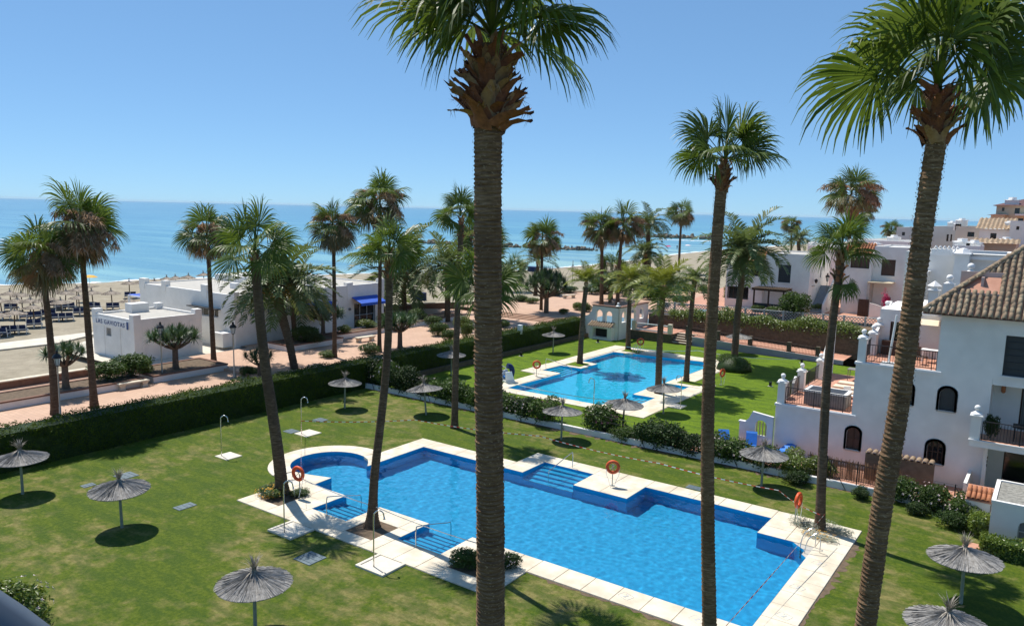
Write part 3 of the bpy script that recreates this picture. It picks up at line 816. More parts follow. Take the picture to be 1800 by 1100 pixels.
def fan_crown(t, c, R, n, emin, seed, dead=0, stalks=0, low=0, spike=True, emax=74):
    r = random.Random(seed); es = [e for e in FAN_E if e >= emin]
    for i in range(n):
        f = (i + .5)/n; e = emax - (emax - emin)*f**.8 + r.uniform(-9, 9)
        ee = min(es, key=lambda q: abs(q - e)); src = FAN
        if low and f > 1 - low and ee in FANLOW: src = FANLOW
        place(t, r.choice(src[ee]), 'frond', c + Vector((0, 0, .12*R*(1 - f))), i*2.39996 + r.uniform(-.2, .2), r.uniform(-.15, .15), R*r.uniform(.82, 1.16), r.uniform(-.1, .1))
    for i in range(dead):
        e = r.choice([-26, -46, -66, -80]); place(t, r.choice(FANDEAD[e]), 'dry_frond', c - Vector((0, 0, .1*R)), i*2.39996 + r.uniform(-.3, .3), 0, R*r.uniform(.6, .85))
    for i in range(stalks):
        place(t, r.choice(STALK), 'flower_stalk', c + Vector((0, 0, .16*R)), i*2.39996*1.3 + r.uniform(-.4, .4), 0, R*r.uniform(1.0, 1.3))
    if spike:
        mb = MB(); mb.tube([(0, 0, 0), (.02*R, 0, .5*R), (.0, .03*R, .95*R)], [.03*R, .02*R, .004*R], 5); o = mb.build('spear_leaf', M['fan'], t); o.location = c
def boots(t, c, axis, r_top, h, n, seed, size, big=1.0, lean=0.):
    r = random.Random(seed)
    for i in range(n):
        f = i/n; p = c - axis*(h*(1 - f)); a = i*2.39996 + r.uniform(-.2, .2)
        rr_ = r_top*(1.0 - .25*f)
        o = link('leaf_base', r.choice(BOOT), t, p + Vector((math.cos(a), math.sin(a), 0))*rr_)
        o.rotation_euler = (r.uniform(-.4, .4), r.uniform(-.3, .3) + lean*(1 - f)*r.uniform(-.2, 1.9), a + r.uniform(-.3, .3)); s = size*r.uniform(.5, 1.3)*(big - (big - 1)*min(1, f*1.6)); o.scale = (s, s*1.15, s)
def fibres(t, P, w, seed):           # frayed fibre ends standing off the ring scars
    r = random.Random(seed); sp = [p - P[0] for p in spline(P, 12)]; mb = MB(); half = .5*w*mpp(P[2])
    for i in range(3200):
        x = r.uniform(.05, .999)*(len(sp) - 1); k = min(int(x), len(sp) - 2); p = sp[k].lerp(sp[k+1], x - k); a = r.uniform(0, 6.283)
        d = Vector((math.cos(a), math.sin(a), 0)); s = Vector((-math.sin(a), math.cos(a), 0)); q = p + d*half*r.uniform(.975, 1.02); L = r.uniform(.02, .06); w_ = r.uniform(.006, .03)
        e = q + d*r.uniform(-.012, .018) + Z*r.uniform(-.03, .03) + s*L*r.choice((-1, 1))
        mb.add([q - Z*w_*.4, q + Z*w_*.4, e], [(0, 1, 2)])
    stuff(mb.build('bark_fibre', M['fibre'], t))
def palm_path(base_px, z0, pts, D=None):
    if base_px is not None:
        b = gp(*base_px, z0); D = hd(*b); P = [Vector((*b, z0))]
    else:
        q = ad(*pts[0], D); q2 = ad(*pts[1], D); k = (q.z - z0)/max(.1, (q2 - q).z)
        dx = (q2 - q)*k*.5; P = [Vector((q.x - dx.x, q.y - dx.y, z0)), Vector((q.x - dx.x*.45, q.y - dx.y*.45, (q.z+z0)/2))]
    for q in pts: P.append(ad(*q, D))
    return P, D
FANP = 'fan palms of the garden and seafront'
def fan_palm(label, base, z0, pts, w0, w1, crown, R, n=24, emin=-8, D=None, bk='barkB', ring=.16, seed=1, bt=None, cf=.35, group=FANP, amp=.05, flare=.35, seg=12, **kw):
    P, D = palm_path(base, z0, pts, D)
    t = thing('fan_palm', label, 'palm tree', P[0], 0, group)
    m0 = mpp(P[1]); m1 = mpp(P[-1])
    trunk(t, P, .5*w0*m0, .5*w1*m1, bk, ring, amp, seed, flare, seg)
    c = ad(*crown, D) if isinstance(crown, tuple) else crown
    top = P[-1]; ax = (top - P[-2]).normalized()
    Rm = R*m1
    base_c = top + (c - top)*cf
    fan_crown(t, base_c - P[0], Rm, n, emin, seed, **kw)
    if bt: boots(t, top - P[0] + ax*bt[3], ax, .5*w1*m1*.9, bt[0], bt[1], seed, bt[2])
    return t, P, m1
def date_palm(label, base, z0, pts, w0, w1, crown, R, n=42, emin=-14, src=None, seed=1, bk='barkB', fruit=0, group='date palms of the garden and seafront'):
    P, D = palm_path(base, z0, pts); r = random.Random(seed)
    t = thing('date_palm', label, 'palm tree', P[0], 0, group)
    m0 = mpp(P[1]); m1 = mpp(P[-1]); trunk(t, P, .5*w0*m0, .5*w1*m1, bk, .22, .09, seed, .25, 11)
    c = ad(*crown, D); top = P[-1]; c = top + (c - top)*.45 - P[0]; Rm = R*m1*1.14; src = src or DATE
    mb = MB(); mb.lathe([(.001, -.30*Rm*.6), (.09*Rm, -.1*Rm), (.11*Rm, 0), (.05*Rm, .08*Rm)], (0, 0, 0), 8); o = mb.build('crown_base', M['boot2'], t, True); o.location = c - Vector((0, 0, .04*Rm))
    es = [e for e in DATE_E if e >= emin]
    for i in range(n):
        f = (i + .5)/n; e = 72 - (72 - emin)*f**.72 + r.uniform(-7, 7); ee = min(es, key=lambda q: abs(q - e))
        place(t, r.choice(src[ee]), 'frond', c, i*2.39996 + r.uniform(-.2, .2), r.uniform(-.2, .2), Rm*r.uniform(.9, 1.12), r.uniform(-.08, .08))
    for i in range(fruit):
        a = i*2.4; mb = MB(); q = Vector((math.cos(a)*.22*Rm, math.sin(a)*.22*Rm, .02*Rm))
        mb.tube([(0, 0, .05*Rm), q*.6 + Z*.1*Rm, q], .01*Rm, 4)
        for k in range(90):
            d = Vector((r.gauss(0, .05), r.gauss(0, .05), r.uniform(-.2, .03)))*Rm; w = .014*Rm; p = q + d
            mb.add([p + Vector((w,0,0)), p + Vector((-w,0,0)), p + Vector((0,w,w)), p + Vector((0,-w,w)), p + Vector((0,0,-w))], [(0,2,4), (2,1,4), (1,3,4), (3,0,4), (0,3,2), (1,2,3)])
        o = mb.build('fruit_cluster', M['fruit'], t); o.location = c
    return t, P

# --- three tall ones close to the camera
tA, PA_, mA = fan_palm('thickest fan palm, closest to the camera, its ringed trunk crossing the middle of the view', None, 0, [(862, 1100), (862, 900), (858, 600), (858, 235), (862, 80)], 50, 50, (864, 66), 246, n=24, emin=21, emax=82, cf=1, D=13.6, bk='barkA', ring=.075, amp=.075, seed=11, flare=0, seg=22, spike=True)
boots(tA, PA_[-1] - PA_[0] - Z*.28, Z, .30, 1.12, 110, 5, .44, 1.2, .5)
tG, PG, mG = fan_palm('slender tall fan palm rising in front of the near pool, green crown against sky', None, 0, [(1247, 1100), (1244, 900), (1245, 700), (1256, 480), (1268, 330), (1272, 294)], 26, 20, (1274, 288), 106, n=16, emin=10, cf=1, D=22.8, bk='barkA', ring=.12, amp=.07, seed=12, flare=.25, seg=14)
boots(tG, PG[-1] - PG[0], Z, .17, .68, 54, 6, .24, 1.25, .3)
tH, PH, mH = fan_palm('tall curved fan palm leaning across the white apartment block', None, 0, [(1520, 1110), (1549, 900), (1579, 720), (1606, 520), (1630, 350), (1647, 238), (1651, 168)], 37, 34, (1648, 160), 212, n=17, emin=17, emax=80, cf=1, D=15, bk='barkA', ring=.085, amp=.075, seed=13, flare=.1, seg=20)
boots(tH, PH[-1] - PH[0], Z, .19, .8, 64, 7, .28, 1.3, .35)
for t_, P_, w_, k_ in ((tA, PA_, 50, 1), (tG, PG, 23, 2), (tH, PH, 35, 3)): fibres(t_, P_, w_, k_)
# --- round the near pool
fan_palm('fan palm whose crown shows on both sides of the thickest trunk', (848, 1003), 0, [(847, 900), (846, 720), (846, 560), (846, 520)], 14, 12, (846, 500), 86, 15, -8, seed=21, bk='barkB')
fan_palm('fan palm standing alone on the lawn behind the pool', (799, 752), 0, [(801, 650), (804, 550), (808, 460), (811, 395)], 12, 10, (806, 352), 48, 16, -8, seed=22, bt=(1.3, 30, .34, .35))
fan_palm('bending fan palm growing from the bed of yellow flowers', (497, 868), 0, [(488, 790), (478, 720), (466, 640), (457, 560), (451, 490), (449, 458)], 21, 16, (449, 415), 82, 15, -8, seed=23, ring=.12, seg=14, bt=(.5, 18, .36, .3))
fan_palm('fan palm with flared foot in the square bed between the pool steps', (654, 926), 0, [(658, 840), (667, 760), (676, 680), (682, 600), (684, 520), (683, 468)], 16, 13, (687, 415), 70, 15, -8, seed=24, ring=.12, flare=1.1, seg=14, bt=(1.0, 30, .34, .35))
fan_palm('fan palm by the silver plants at the pool corner, shaggy leaf bases', (1441, 932), 0, [(1444, 850), (1448, 760), (1454, 660), (1463, 570), (1471, 510), (1477, 462)], 17, 14, (1482, 415), 68, 14, -2, seed=25, ring=.12, seg=14, bt=(1.25, 44, .36, .35))
oF = [o for o in bpy.data.objects if o.get('label', '').startswith('fan palm by the silver')][0]
place(oF, FAN[-26][0], 'frond', ad(1478, 480, hd(*oF.location[:2])) - oF.location, rad(-10), 0, 1.3, .35)
place(oF, FAN[-26][1], 'frond', ad(1478, 484, hd(*oF.location[:2])) - oF.location, rad(-60), 0, 1.2, .35)
# --- along the seafront walk: unpruned crowns with dry stalks
un = dict(n=22, emin=-46, low=.42, dead=9, group='unpruned fan palms along the seafront walk')
fan_palm('lower unpruned fan palm at the left edge, beside the first street lamp', (97, 728), PA, [(92, 640), (85, 560), (77, 500), (73, 478)], 13.3, 10.1, (68, 420), 72, stalks=12, seed=31, **un)
fan_palm('bushy unpruned fan palm with tan flower stalks, second along the hedge', (166, 716), PA, [(160, 640), (152, 540), (146, 470), (143, 432)], 12.6, 9.4, (140, 362), 86, stalks=20, seed=32, **un)
fan_palm('unpruned fan palm standing in the planter right of the white kiosk', (376, 638), PA, [(372, 560), (368, 480), (366, 432)], 8.9, 7.0, (358, 390), 54, stalks=14, seed=33, **un)
fan_palm('thin straight fan palm in front of the beach restaurant wall', (588, 628), PB, [(588, 550), (587, 470), (586, 415)], 8.1, 6.2, (582, 370), 54, stalks=14, seed=34, **un)
fan_palm('tallest unpruned fan palm, by the restaurant door with blue awning', (667, 618), PB, [(667, 560), (668, 480), (668, 380)], 7.4, 6.2, (667, 322), 58, stalks=15, seed=35, **un)
fan_palm('unpruned fan palm half hidden behind the thickest trunk', (846, 560), PB, [(846, 510), (846, 440)], 6.7, 5.5, (842, 408), 52, stalks=12, seed=36, **un)
fan_palm('thin fan palm at the foot of the wide steps to the square', (951, 551), PB, [(952, 500), (953, 432)], 5.9, 4.7, (954, 408), 38, stalks=10, seed=37, **un)
fan_palm('left one of two close fan palms behind the arched white wall', (1057, 537), PC, [(1058, 480), (1058, 412)], 7.4, 5.5, (1051, 385), 42, stalks=12, seed=38, **un)
fan_palm('right one of two close fan palms behind the arched white wall', (1085, 540), PC, [(1088, 480), (1093, 408)], 7.4, 5.5, (1098, 380), 42, stalks=10, seed=39, **un)
fan_palm('squat fan palm with brown skirt behind the pair of close palms', (1073, 525), PC, [(1074, 500), (1076, 478)], 7.4, 7.0, (1076, 462), 32, stalks=5, seed=40, **un)
fan_palm('lone thin fan palm by the shore in front of the far breakwater', (1193, 478), .5, [(1195, 430), (1198, 382)], 4.4, 3.9, (1197, 366), 27, stalks=7, seed=41, **un)
fan_palm('fan palm with dry brown crown rising above the palm by the silver plants', (1490, 470), 3.2, [(1494, 400), (1496, 352)], 6.7, 6.2, (1497, 325), 52, stalks=15, seed=42, **un)
fan_palm('smaller dry fan palm just under the brown one behind the houses', (1512, 440), 3.2, [(1513, 400), (1514, 382)], 3.7, 3.9, (1515, 366), 26, stalks=10, seed=43, **un)
fan_palm('small distant fan palm standing beyond the house roofs near the sea', (1567, 440), 3.2, [(1567, 420), (1567, 408)], 3.0, 3.1, (1567, 398), 19, stalks=7, seed=44, **un)
fan_palm('small distant fan palm behind the roof of the white corner house', (1391, 440), 3.2, [(1391, 415), (1391, 400)], 3.0, 3.1, (1391, 388), 19, stalks=7, seed=45, **un)
fan_palm('low pale fan palm on the beach edge beside the thickest trunk', (905, 505), PB, [(905, 492), (904, 482)], 5.2, 5.5, (903, 468), 28, n=26, emin=-46, low=.2, seed=46, group='unpruned fan palms along the seafront walk')
# --- date palms
date_palm('date palm with orange fruit leaning over the restaurant sign', (518, 648), PB, [(508, 600), (497, 560), (490, 535), (491, 512)], 12, 17, (492, 490), 98, 42, seed=51, fruit=4)
date_palm('second date palm close behind the one with orange fruit', (519, 600), PB, [(516, 560), (513, 525)], 9, 9, (514, 492), 78, 30, seed=52)
date_palm('date palm on the sand beyond the blue awning', (712, 555), .4, [(710, 520), (708, 490)], 9, 9, (707, 468), 96, 36, seed=53)
date_palm('dark date palm left of the thickest trunk, behind the lawn palm', (786, 565), PB, [(787, 520), (787, 480)], 10, 10, (787, 455), 68, 34, seed=54)
date_palm('small upright date palm in the planting square of the turquoise pool', (1019, 640), 0, [(1022, 590), (1026, 540), (1030, 505)], 10, 8, (1031, 485), 36, 20, 14, DATEY, seed=55)
date_palm('date palm at the far left corner of the turquoise pool', (1104, 615), 0, [(1105, 570), (1107, 525), (1108, 500)], 9, 7, (1108, 482), 42, 24, -14, DATEY, seed=56)
date_palm('yellow-green date palm beside the turquoise pool, spreading wide', (1157, 692), 0, [(1159, 620), (1162, 560), (1166, 512)], 12, 10, (1168, 492), 58, 26, -14, DATEY, seed=57)
date_palm('date palm in the grass square on the right of the turquoise pool', (1206, 672), 0, [(1210, 610), (1215, 550), (1220, 500)], 10, 8, (1222, 482), 46, 24, -14, DATE, seed=58)
date_palm('big dark date palm on the creeper mound beyond the turquoise pool', (1290, 642), 0, [(1296, 560), (1303, 500), (1308, 452)], 12, 11, (1311, 425), 80, 46, seed=59)
date_palm('feathery date palm above the sea, behind the close pair of fan palms', (1141, 500), PC, [(1140, 450), (1139, 402)], 8, 8, (1140, 385), 42, 28, seed=60)
date_palm('lower date palm in front of the feathery one by the sea', (1133, 505), PC, [(1133, 480), (1134, 452)], 9, 9, (1134, 434), 40, 30, seed=61)
date_palm('sparse drooping date palm at the back of the square by the beach', (941, 520), PB, [(943, 490), (946, 464)], 7, 6, (947, 452), 38, 18, 4, seed=62)
date_palm('date palm behind the flat roof of the white corner house', (1405, 445), 3.2, [(1404, 432), (1404, 424)], 6, 6, (1404, 415), 28, 36, seed=63)
# ================================================================== GARDEN THINGS
def canopy_mesh(R, rise, n, seed, m, droop=.0):
    r = random.Random(seed); mb = MB()
    N = 40
    mb.loft([[(q*math.cos(2*math.pi*i/N), q*math.sin(2*math.pi*i/N), z) for i in range(N)] for q, z in ((R*.97, -rise-.05), (R*.5, -rise*.5-.05), (.05, -.05))], 0, (False, True))
    mb.loft([[(q*math.cos(2*math.pi*i/N), q*math.sin(2*math.pi*i/N), z) for i in range(N)] for q, z in ((R*.98, -rise-.02), (R*.5, -rise*.5-droop-.01), (.05, 0))], 0, (False, True))
    for lay in range(2):
        for i in range(n):
            a = 2*math.pi*(i + r.uniform(-.4, .4))/n; w = math.pi*R/n*r.uniform(.7, 1.3); ca, sa = math.cos(a), math.sin(a)
            Re = R*r.uniform(.98, 1.02)*(1 if lay else .8); h0 = r.uniform(.0, .03); pts = []
            for t in (.04, .35, .7, 1.0):
                q = Re*t; ww = w*(.25 + .75*t); z = -rise*(q/R) + h0*(1 - .3*t) + (-droop*math.sin(math.pi*t)) + (r.uniform(-.02, .0) if t == 1 else 0)
                zz = r.uniform(-.012, .018)
                pts.append(((q*ca - ww*sa*.5, q*sa + ww*ca*.5, z + zz), (q*ca + ww*sa*.5, q*sa - ww*ca*.5, z - zz)))
            vs = [p for b in pts for p in b]
            mb.add(vs, [(2*k, 2*k+1, 2*k+3, 2*k+2) for k in range(3)])
    return mb.mesh('canopy', M[m])
def tuft_mesh(seed, n=60, L=.55):
    r = random.Random(seed); mb = MB()
    mb.lathe([(.07, -.05), (.10, .0), (.06, .08), (.09, .13)], (0, 0, 0), 8)
    for i in range(n):
        a = r.uniform(0, 6.28); d = Vector((math.cos(a)*r.uniform(.1, .9), math.sin(a)*r.uniform(.1, .9), 1)).normalized(); l = L*r.uniform(.5, 1.1)
        p = d*.02 + Vector((0, 0, .05)); q = p + d*l*.6; e = q + (d + Vector((0, 0, -.5))).normalized()*l*.4; s = Vector((-math.sin(a), math.cos(a), 0))*.011
        mb.add([p - s, p + s, q + s, q - s, e], [(0, 1, 2, 3), (3, 2, 4)])
    for i in range(14):                   # dark strands hanging over the thatch
        a = r.uniform(0, 6.28); l = r.uniform(.2, .5); s = Vector((-math.sin(a), math.cos(a), 0))*.02
        p = Vector((0, 0, .1)); q = Vector((math.cos(a)*l*.5, math.sin(a)*l*.5, .02)); e = Vector((math.cos(a)*l, math.sin(a)*l, -.28*l + .02))
        mb.add([p - s, p + s, q + s, q - s, e], [(0, 1, 2, 3), (3, 2, 4)])
    return mb.mesh('tuft', M['tuft'])
CAN = [canopy_mesh(1.23, .38, 200, k, 'thatch') for k in range(3)]
TUFT = [tuft_mesh(k) for k in range(3)]
pm = MB(); pm.lathe([(.07, -.1), (.065, .0), (.055, 1.7), (.05, 2.1)], (0, 0, 0), 10); POLE = pm.mesh('pole', M['paintpole'], True)
UG = 'straw parasols on the lawns'
def parasol(px, py, label, tx=0, ty=0, sc=1.0, k=0):
    x, y = gp(px, py, 0)
    t = thing('straw_parasol', label, 'parasol', (x, y, 0), 0, UG); t.rotation_euler = (tx, ty, k*1.3)
    link('pole', POLE, t); link('canopy', CAN[k % 3], t, (0, 0, 2.13), None, sc); link('tuft', TUFT[k % 3], t, (0, 0, 2.11), None, 1.1)
    return t
parasol(40, 868, 'straw parasol at the left edge of the lawn, near the tall clipped hedge', 0, 0, .98, 0)
parasol(214.5, 927, 'straw parasol standing alone in the middle of the left lawn', .02, -.02, 1, 1)
parasol(449, 1112, 'straw parasol cut by the bottom edge, left of the pool corner', 0, 0, 1, 2)
parasol(606, 717.5, 'straw parasol with the tallest pale tuft, beside the end of the hedge', 0, .02, .93, 1)
parasol(749, 729, 'crooked straw parasol with leaning pole in front of the dark shrubs', -.02, -.12, 1, 0)
parasol(986.5, 772.5, 'straw parasol in front of the bush with a black fence brace', .03, .04, 1, 2)
parasol(1338, 856, 'straw parasol between the pool and the shrubs of the apartment patio', 0, .02, 1, 1)
parasol(1689, 1060, 'straw parasol on the right lawn in front of the clipped low hedge', 0, .03, 1.02, 2)
parasol(1655, 1190, 'straw parasol cut by the bottom edge, below the right one', 0, 0, 1, 0)
parasol(972, 620, 'straw parasol on the far lawn in front of the hedge', 0, 0, .93, 0)
parasol(793, 660, 'straw parasol in deep hedge shade behind the lawn palm', 0, 0, 1.0, 1)
parasol(1166, 727, 'straw parasol over the near corner of the turquoise pool', 0, .05, 1.0, 2)
parasol(1094, 757, 'straw parasol half hidden by the flowering bush, pool behind it', 0, .04, 1.0, 0)
parasol(1297, 622, 'pale straw parasol behind the palm on the creeper mound', 0, 0, 1.05, 1)

# showers
sh = MB(); pts = [Vector((0, 0, 0)), Vector((0, 0, 1.1)), Vector((0, 0, 2.0)), Vector((.05, 0, 2.2)), Vector((.2, 0, 2.3)), Vector((.36, 0, 2.22)), Vector((.41, 0, 2.02))]
sh.tube(spline(pts, 5), .028, 8); SHP = sh.mesh('pipe', M['steel'], True)
hm = MB(); hm.lathe([(.03, .08), (.03, .03), (.055, .0), (.001, -.005)][::-1], (.415, 0, 1.95), 10); SHH = hm.mesh('shower_head', M['steel'], True)
def shower(px, py, label, rz, pad, lip=True):
    x, y = gp(px, py, 0)
    t = thing('garden_shower', label, 'shower', (x, y, 0), 0, 'hook-shaped steel showers')
    o = link('pipe', SHP, t, (0, 0, .05), rz); link('shower_head', SHH, t, (0, 0, .05), rz)
    x0, y0, x1, y1 = pad; b = MB()
    b.bbox(x0-x, y0-y, -.05, x1-x, y1-y, .045, .015); b.build('tray', M['padstone'], t)
    if lip:
        l = MB(); w = .14
        for q in ((x0, y0, x0+w, y1), (x0+w+.004, y0, x1-w-.004, y0+w), (x1-w, y0, x1, y1)): l.bbox(q[0]-x, q[1]-y, .047, q[2]-x, q[3]-y, .085, .012)
        l.build('tray_edge', M['padstone'], t)
shower(500, 936.5, 'steel shower on a raised stone tray beside the yellow flower bed', rad(35), (3.97, -14.4, 5.5, -13.12))
shower(657, 997, 'steel shower on a raised stone tray in front of the square palm bed', rad(35), (9.4, -14.4, 10.9, -13.12))
shower(389.5, 802, 'steel shower on a square slab in the left lawn near the hedge', rad(35), (-6.6, -9.9, -5.5, -8.9), False)
shower(530, 763, 'steel shower on a square slab behind the round pool bay', rad(35), (-6.75, -4.3, -5.6, -3.1), False)
shower(1043, 722, 'steel shower at the near rim of the turquoise pool', rad(190), tuple(np.array([gp(1043, 722)[0]-.5, gp(1043, 722)[1]-.3, gp(1043, 722)[0]+.5, gp(1043, 722)[1]+.6])), False)
shower(1196, 716, 'steel shower on a slab right of the turquoise pool', rad(190), tuple(np.array([gp(1196, 716)[0]-1.0, gp(1196, 716)[1]-.5, gp(1196, 716)[0]+.2, gp(1196, 716)[1]+.7])), False)

# lifebuoys
def lifebuoy(px, py, label, face, zc=1.02, R=.29, z0=.05):
    x, y = gp(px, py, z0); t = thing('lifebuoy', label, 'lifebuoy', (x, y, z0), 0, 'orange lifebuoys on posts')
    m = MB(); m.rod((0, 0, 0), (0, 0, 1.15), .028, 8); m.box(-.09, -.09, 0, .09, .09, .02); m.build('post', M['galv'], t, False)
    ax = Vector((math.cos(face), math.sin(face), .12))
    m = MB(); m.torus(Vector((ax.x*.09, ax.y*.09, zc)), R, .085, ax, Z, 28, 9, 0, lambda i: 1 if i in (3, 10, 17, 24) else 0)
    m.build('ring', [M['orange'], M['orange']], t, True)
    m = MB(); r = random.Random(px)
    sd = Vector((-ax.y, ax.x, 0)).normalized()
    for s in (-1, 1):
        m.tube(spline([sd*s*.28 + Z*(zc+.1) + ax*.13, sd*s*.33 + Z*(zc-.35) + ax*.16, sd*s*.2 + Z*.35 + ax*.18, sd*s*.12 + Z*.03 + ax*.2], 4), .012, 5)
    m.build('rope', M['ringwhite'], t)
    m = MB(); c = ax*.06 + Z*zc
    for a in range(4):
        d = sd*math.cos(a*math.pi/2 + .78) + Z*math.sin(a*math.pi/2 + .78); m.rod(c, c + d*.25, .012, 5)
    m.build('bracket', M['galv'], t)
def toward(px, py):
    x, y = gp(px, py); return math.atan2(CAM[1]-y, CAM[0]-x)
lifebuoy(1076, 853, 'orange lifebuoy facing the camera on the coping peninsula of the near pool', toward(1076, 853))
lifebuoy(527, 873, 'orange lifebuoy turned aside, beside the palm with yellow flowers', toward(527, 873) - .75, 1.2, .30)
lifebuoy(1397, 919, 'orange lifebuoy seen edge-on beside the silver plants', toward(1397, 919) + 1.25, 1.12, .30)
lifebuoy(943, 661, 'orange lifebuoy on the left coping of the turquoise pool', toward(943, 661))
lifebuoy(1125, 620, 'orange lifebuoy beside the ladder at the far end of the turquoise pool', toward(1125, 620), 1.15, .3)
lifebuoy(1267, 676, 'orange lifebuoy seen obliquely right of the turquoise pool', toward(1267, 676) + 1.0)

# red and white barrier tape
def tape(pts, label, colr='red', step=.22, h=.045, sag=.12, first=True):
    t = thing('barrier_tape', label, 'barrier tape', pts[0], 0); P0 = Vector(pts[0])
    for ci in (0, 1):
        mb = MB(); k = 0
        for a, b in zip(pts, pts[1:]):
            a, b = Vector(a), Vector(b); L = (b-a).length; n = max(2, int(L/step)); sd = Vector((0, 0, h*.5))
            def P(f): return a.lerp(b, f) - Z*sag*4*f*(1-f)*min(1, L/8) - P0
            for i in range(n):
                k += 1
                if k % 2 != ci: continue
                p, q = P(i/n), P((i+1)/n); lat = Vector((0, 0, 1)) * h*.5 + Vector((.3, .3, 0)) * h*.5 * math.sin(k*.13)
                mb.add([p - lat, p + lat, q + lat, q - lat], [(0, 1, 2, 3)])
        stuff(mb.build('stripe', M[('tapewhite', colr)[ci]], t))
T = lambda px, py, z: (*gp(px, py, z), z)
tape([T(530, 763, .05)[:2] + (.9,), (-1.0, .35, .95), (7.0, 2.3, 1.0), (14.6, 2.35, .95), (20.8, 2.3, .95), (21.9, 1.25, .9), (23.2, .35, .95)], 'red and white tape running along the far coping from the shower to the corner palm')
tape([T(530, 763, 0)[:2] + (1.0,), (1.95, -10.9, 1.0), (2.9, -11.7, 1.1)], 'tape from the shower across the round bay to the turned lifebuoy', 'red')
tape([(1.95, -10.9, .95), (7.3, -11.3, 1.0), (13.2, -11.4, .95)], 'tape tied from the turned lifebuoy to the flared palm and on', 'tapewhite')
tape([T(1450, 903, 1.35), T(1280, 1095, .9), T(1235, 1146, .9)], 'tape slanting over the right end of the near pool', 'red', sag=.03)
tape([T(885, 690, 0)[:2] + (.9,), T(1045, 725, 0)[:2] + (1.0,), T(1135, 728, 0)[:2] + (.95,)], 'pale tape along the near rim of the turquoise pool', 'tapewhite')
tape([T(1100, 625, 0)[:2] + (.9,), T(1225, 632, 0)[:2] + (.9,), T(1400, 650, 0)[:2] + (1,)], 'pale tape at the far end of the turquoise pool', 'tapewhite', sag=.25)

# drain covers let into the lawn
for (px, py, w, d, rz), lb in zip(((545, 981, .95, .9, 0), (325, 890, .55, .9, 0), (222, 836, .9, .9, 0), (155, 853, .45, .6, 0), (563, 738, .8, .7, 0), (512, 758, .8, .7, 0), (1224, 858, 1.0, .5, 0)),
    ('square blue-grey cover in the lawn nearest the camera, under the shower', 'oblong blue-grey cover in the lawn right of the lone parasol', 'blue-grey cover in the lawn behind the lone parasol', 'small pale cover in the lawn left of the blue-grey one', 'blue-grey cover under the striped tape by the shower', 'blue-grey cover beside the palm on the left lawn', 'blue-grey cover at the far coping edge')):
    x, y = gp(px, py); t = thing('drain_cover', lb, 'drain cover', (x, y, 0)); b = MB(); b.bbox(-w/2, -d/2, 0, w/2, d/2, .03, .01)
    for k in range(3): b.box(-w/2 + .08, -d/2 + d*(k+.5)/3.2, .031, w/2 - .08, -d/2 + d*(k+.5)/3.2 + .05, .045)
    b.build('lid', M['cover'], t)
# ---------------------------------------------------------------- foliage
def leaf_cloud(n, rx, ry, rz, size, seed, m, lumps=7, name='foliage', base=True):
    r = random.Random(seed); mb = MB(); cs = [(Vector((r.uniform(-.55, .55)*rx, r.uniform(-.55, .55)*ry, rz*r.uniform(.55, 1.25))), r.uniform(.35, .62)) for _ in range(lumps)]
    cs.append((Vector((0, 0, rz*.7)), .75))
    for i in range(n):
        c, s = r.choice(cs); d = Vector((r.gauss(0, 1), r.gauss(0, 1), r.gauss(.15, 1))).normalized(); q = r.uniform(.55, 1.06)**.5
        p = c + Vector((d.x*rx*s*q, d.y*ry*s*q, d.z*rz*s*q))
        if p.z < .02: p.z = r.uniform(.02, .3*rz)
        nn = (d*.8 + Vector((r.gauss(0, .6), r.gauss(0, .6), r.gauss(.4, .6)))).normalized(); a = nn.orthogonal().normalized(); b = nn.cross(a); th = r.uniform(0, 6.28)
        u = a*math.cos(th) + b*math.sin(th); v = nn.cross(u); L = size*r.uniform(.6, 1.4); w = L*.42
        mb.add([p, p + u*L*.5 + v*w*.5 + nn*L*.08, p + u*L, p + u*L*.5 - v*w*.5 + nn*L*.08], [(0, 1, 2, 3)])
    return mb.mesh(name, M[m])
BUSH = {m: [leaf_cloud(3000, 1, 1, .8, .14, 60 + k, m) for k in range(3)] for m in ('bush', 'bushdk', 'bushy')}
stem = MB(); rs_ = random.Random(4)
for k in range(7):
    a = k*.9; stem.tube([(0, 0, 0), (math.cos(a)*.25, math.sin(a)*.25, .5), (math.cos(a)*.55, math.sin(a)*.55, 1.0)], [.03, .022, .01], 5)
STEM = stem.mesh('stems', M['twig'])
def flowers_mesh(n, rx, rz, size, seed, m):
    r = random.Random(seed); mb = MB()
    for i in range(n):
        d = Vector((r.gauss(0, 1), r.gauss(0, 1), abs(r.gauss(.3, .8)))).normalized(); p = Vector((d.x*rx, d.y*rx, rz*.5 + d.z*rz*.9))*r.uniform(.85, 1.05)
        for q in range(5):
            a = q*1.2566; u = d.orthogonal().normalized(); v = d.cross(u); e = u*math.cos(a) + v*math.sin(a); f = u*math.cos(a+.6) + v*math.sin(a+.6)
            mb.add([p, p + e*size + d*size*.3, p + (e+f)*size*.6, p + f*size*.6], [(0, 1, 2, 3)])
    return mb.mesh('flowers', M[m])
FL = {m: flowers_mesh(90 if m == 'yellow' else 30, 1.0, 1.0, .075 if m == 'yellow' else .055, 3, m) for m in ('magenta', 'petalw', 'pink', 'yellow')}
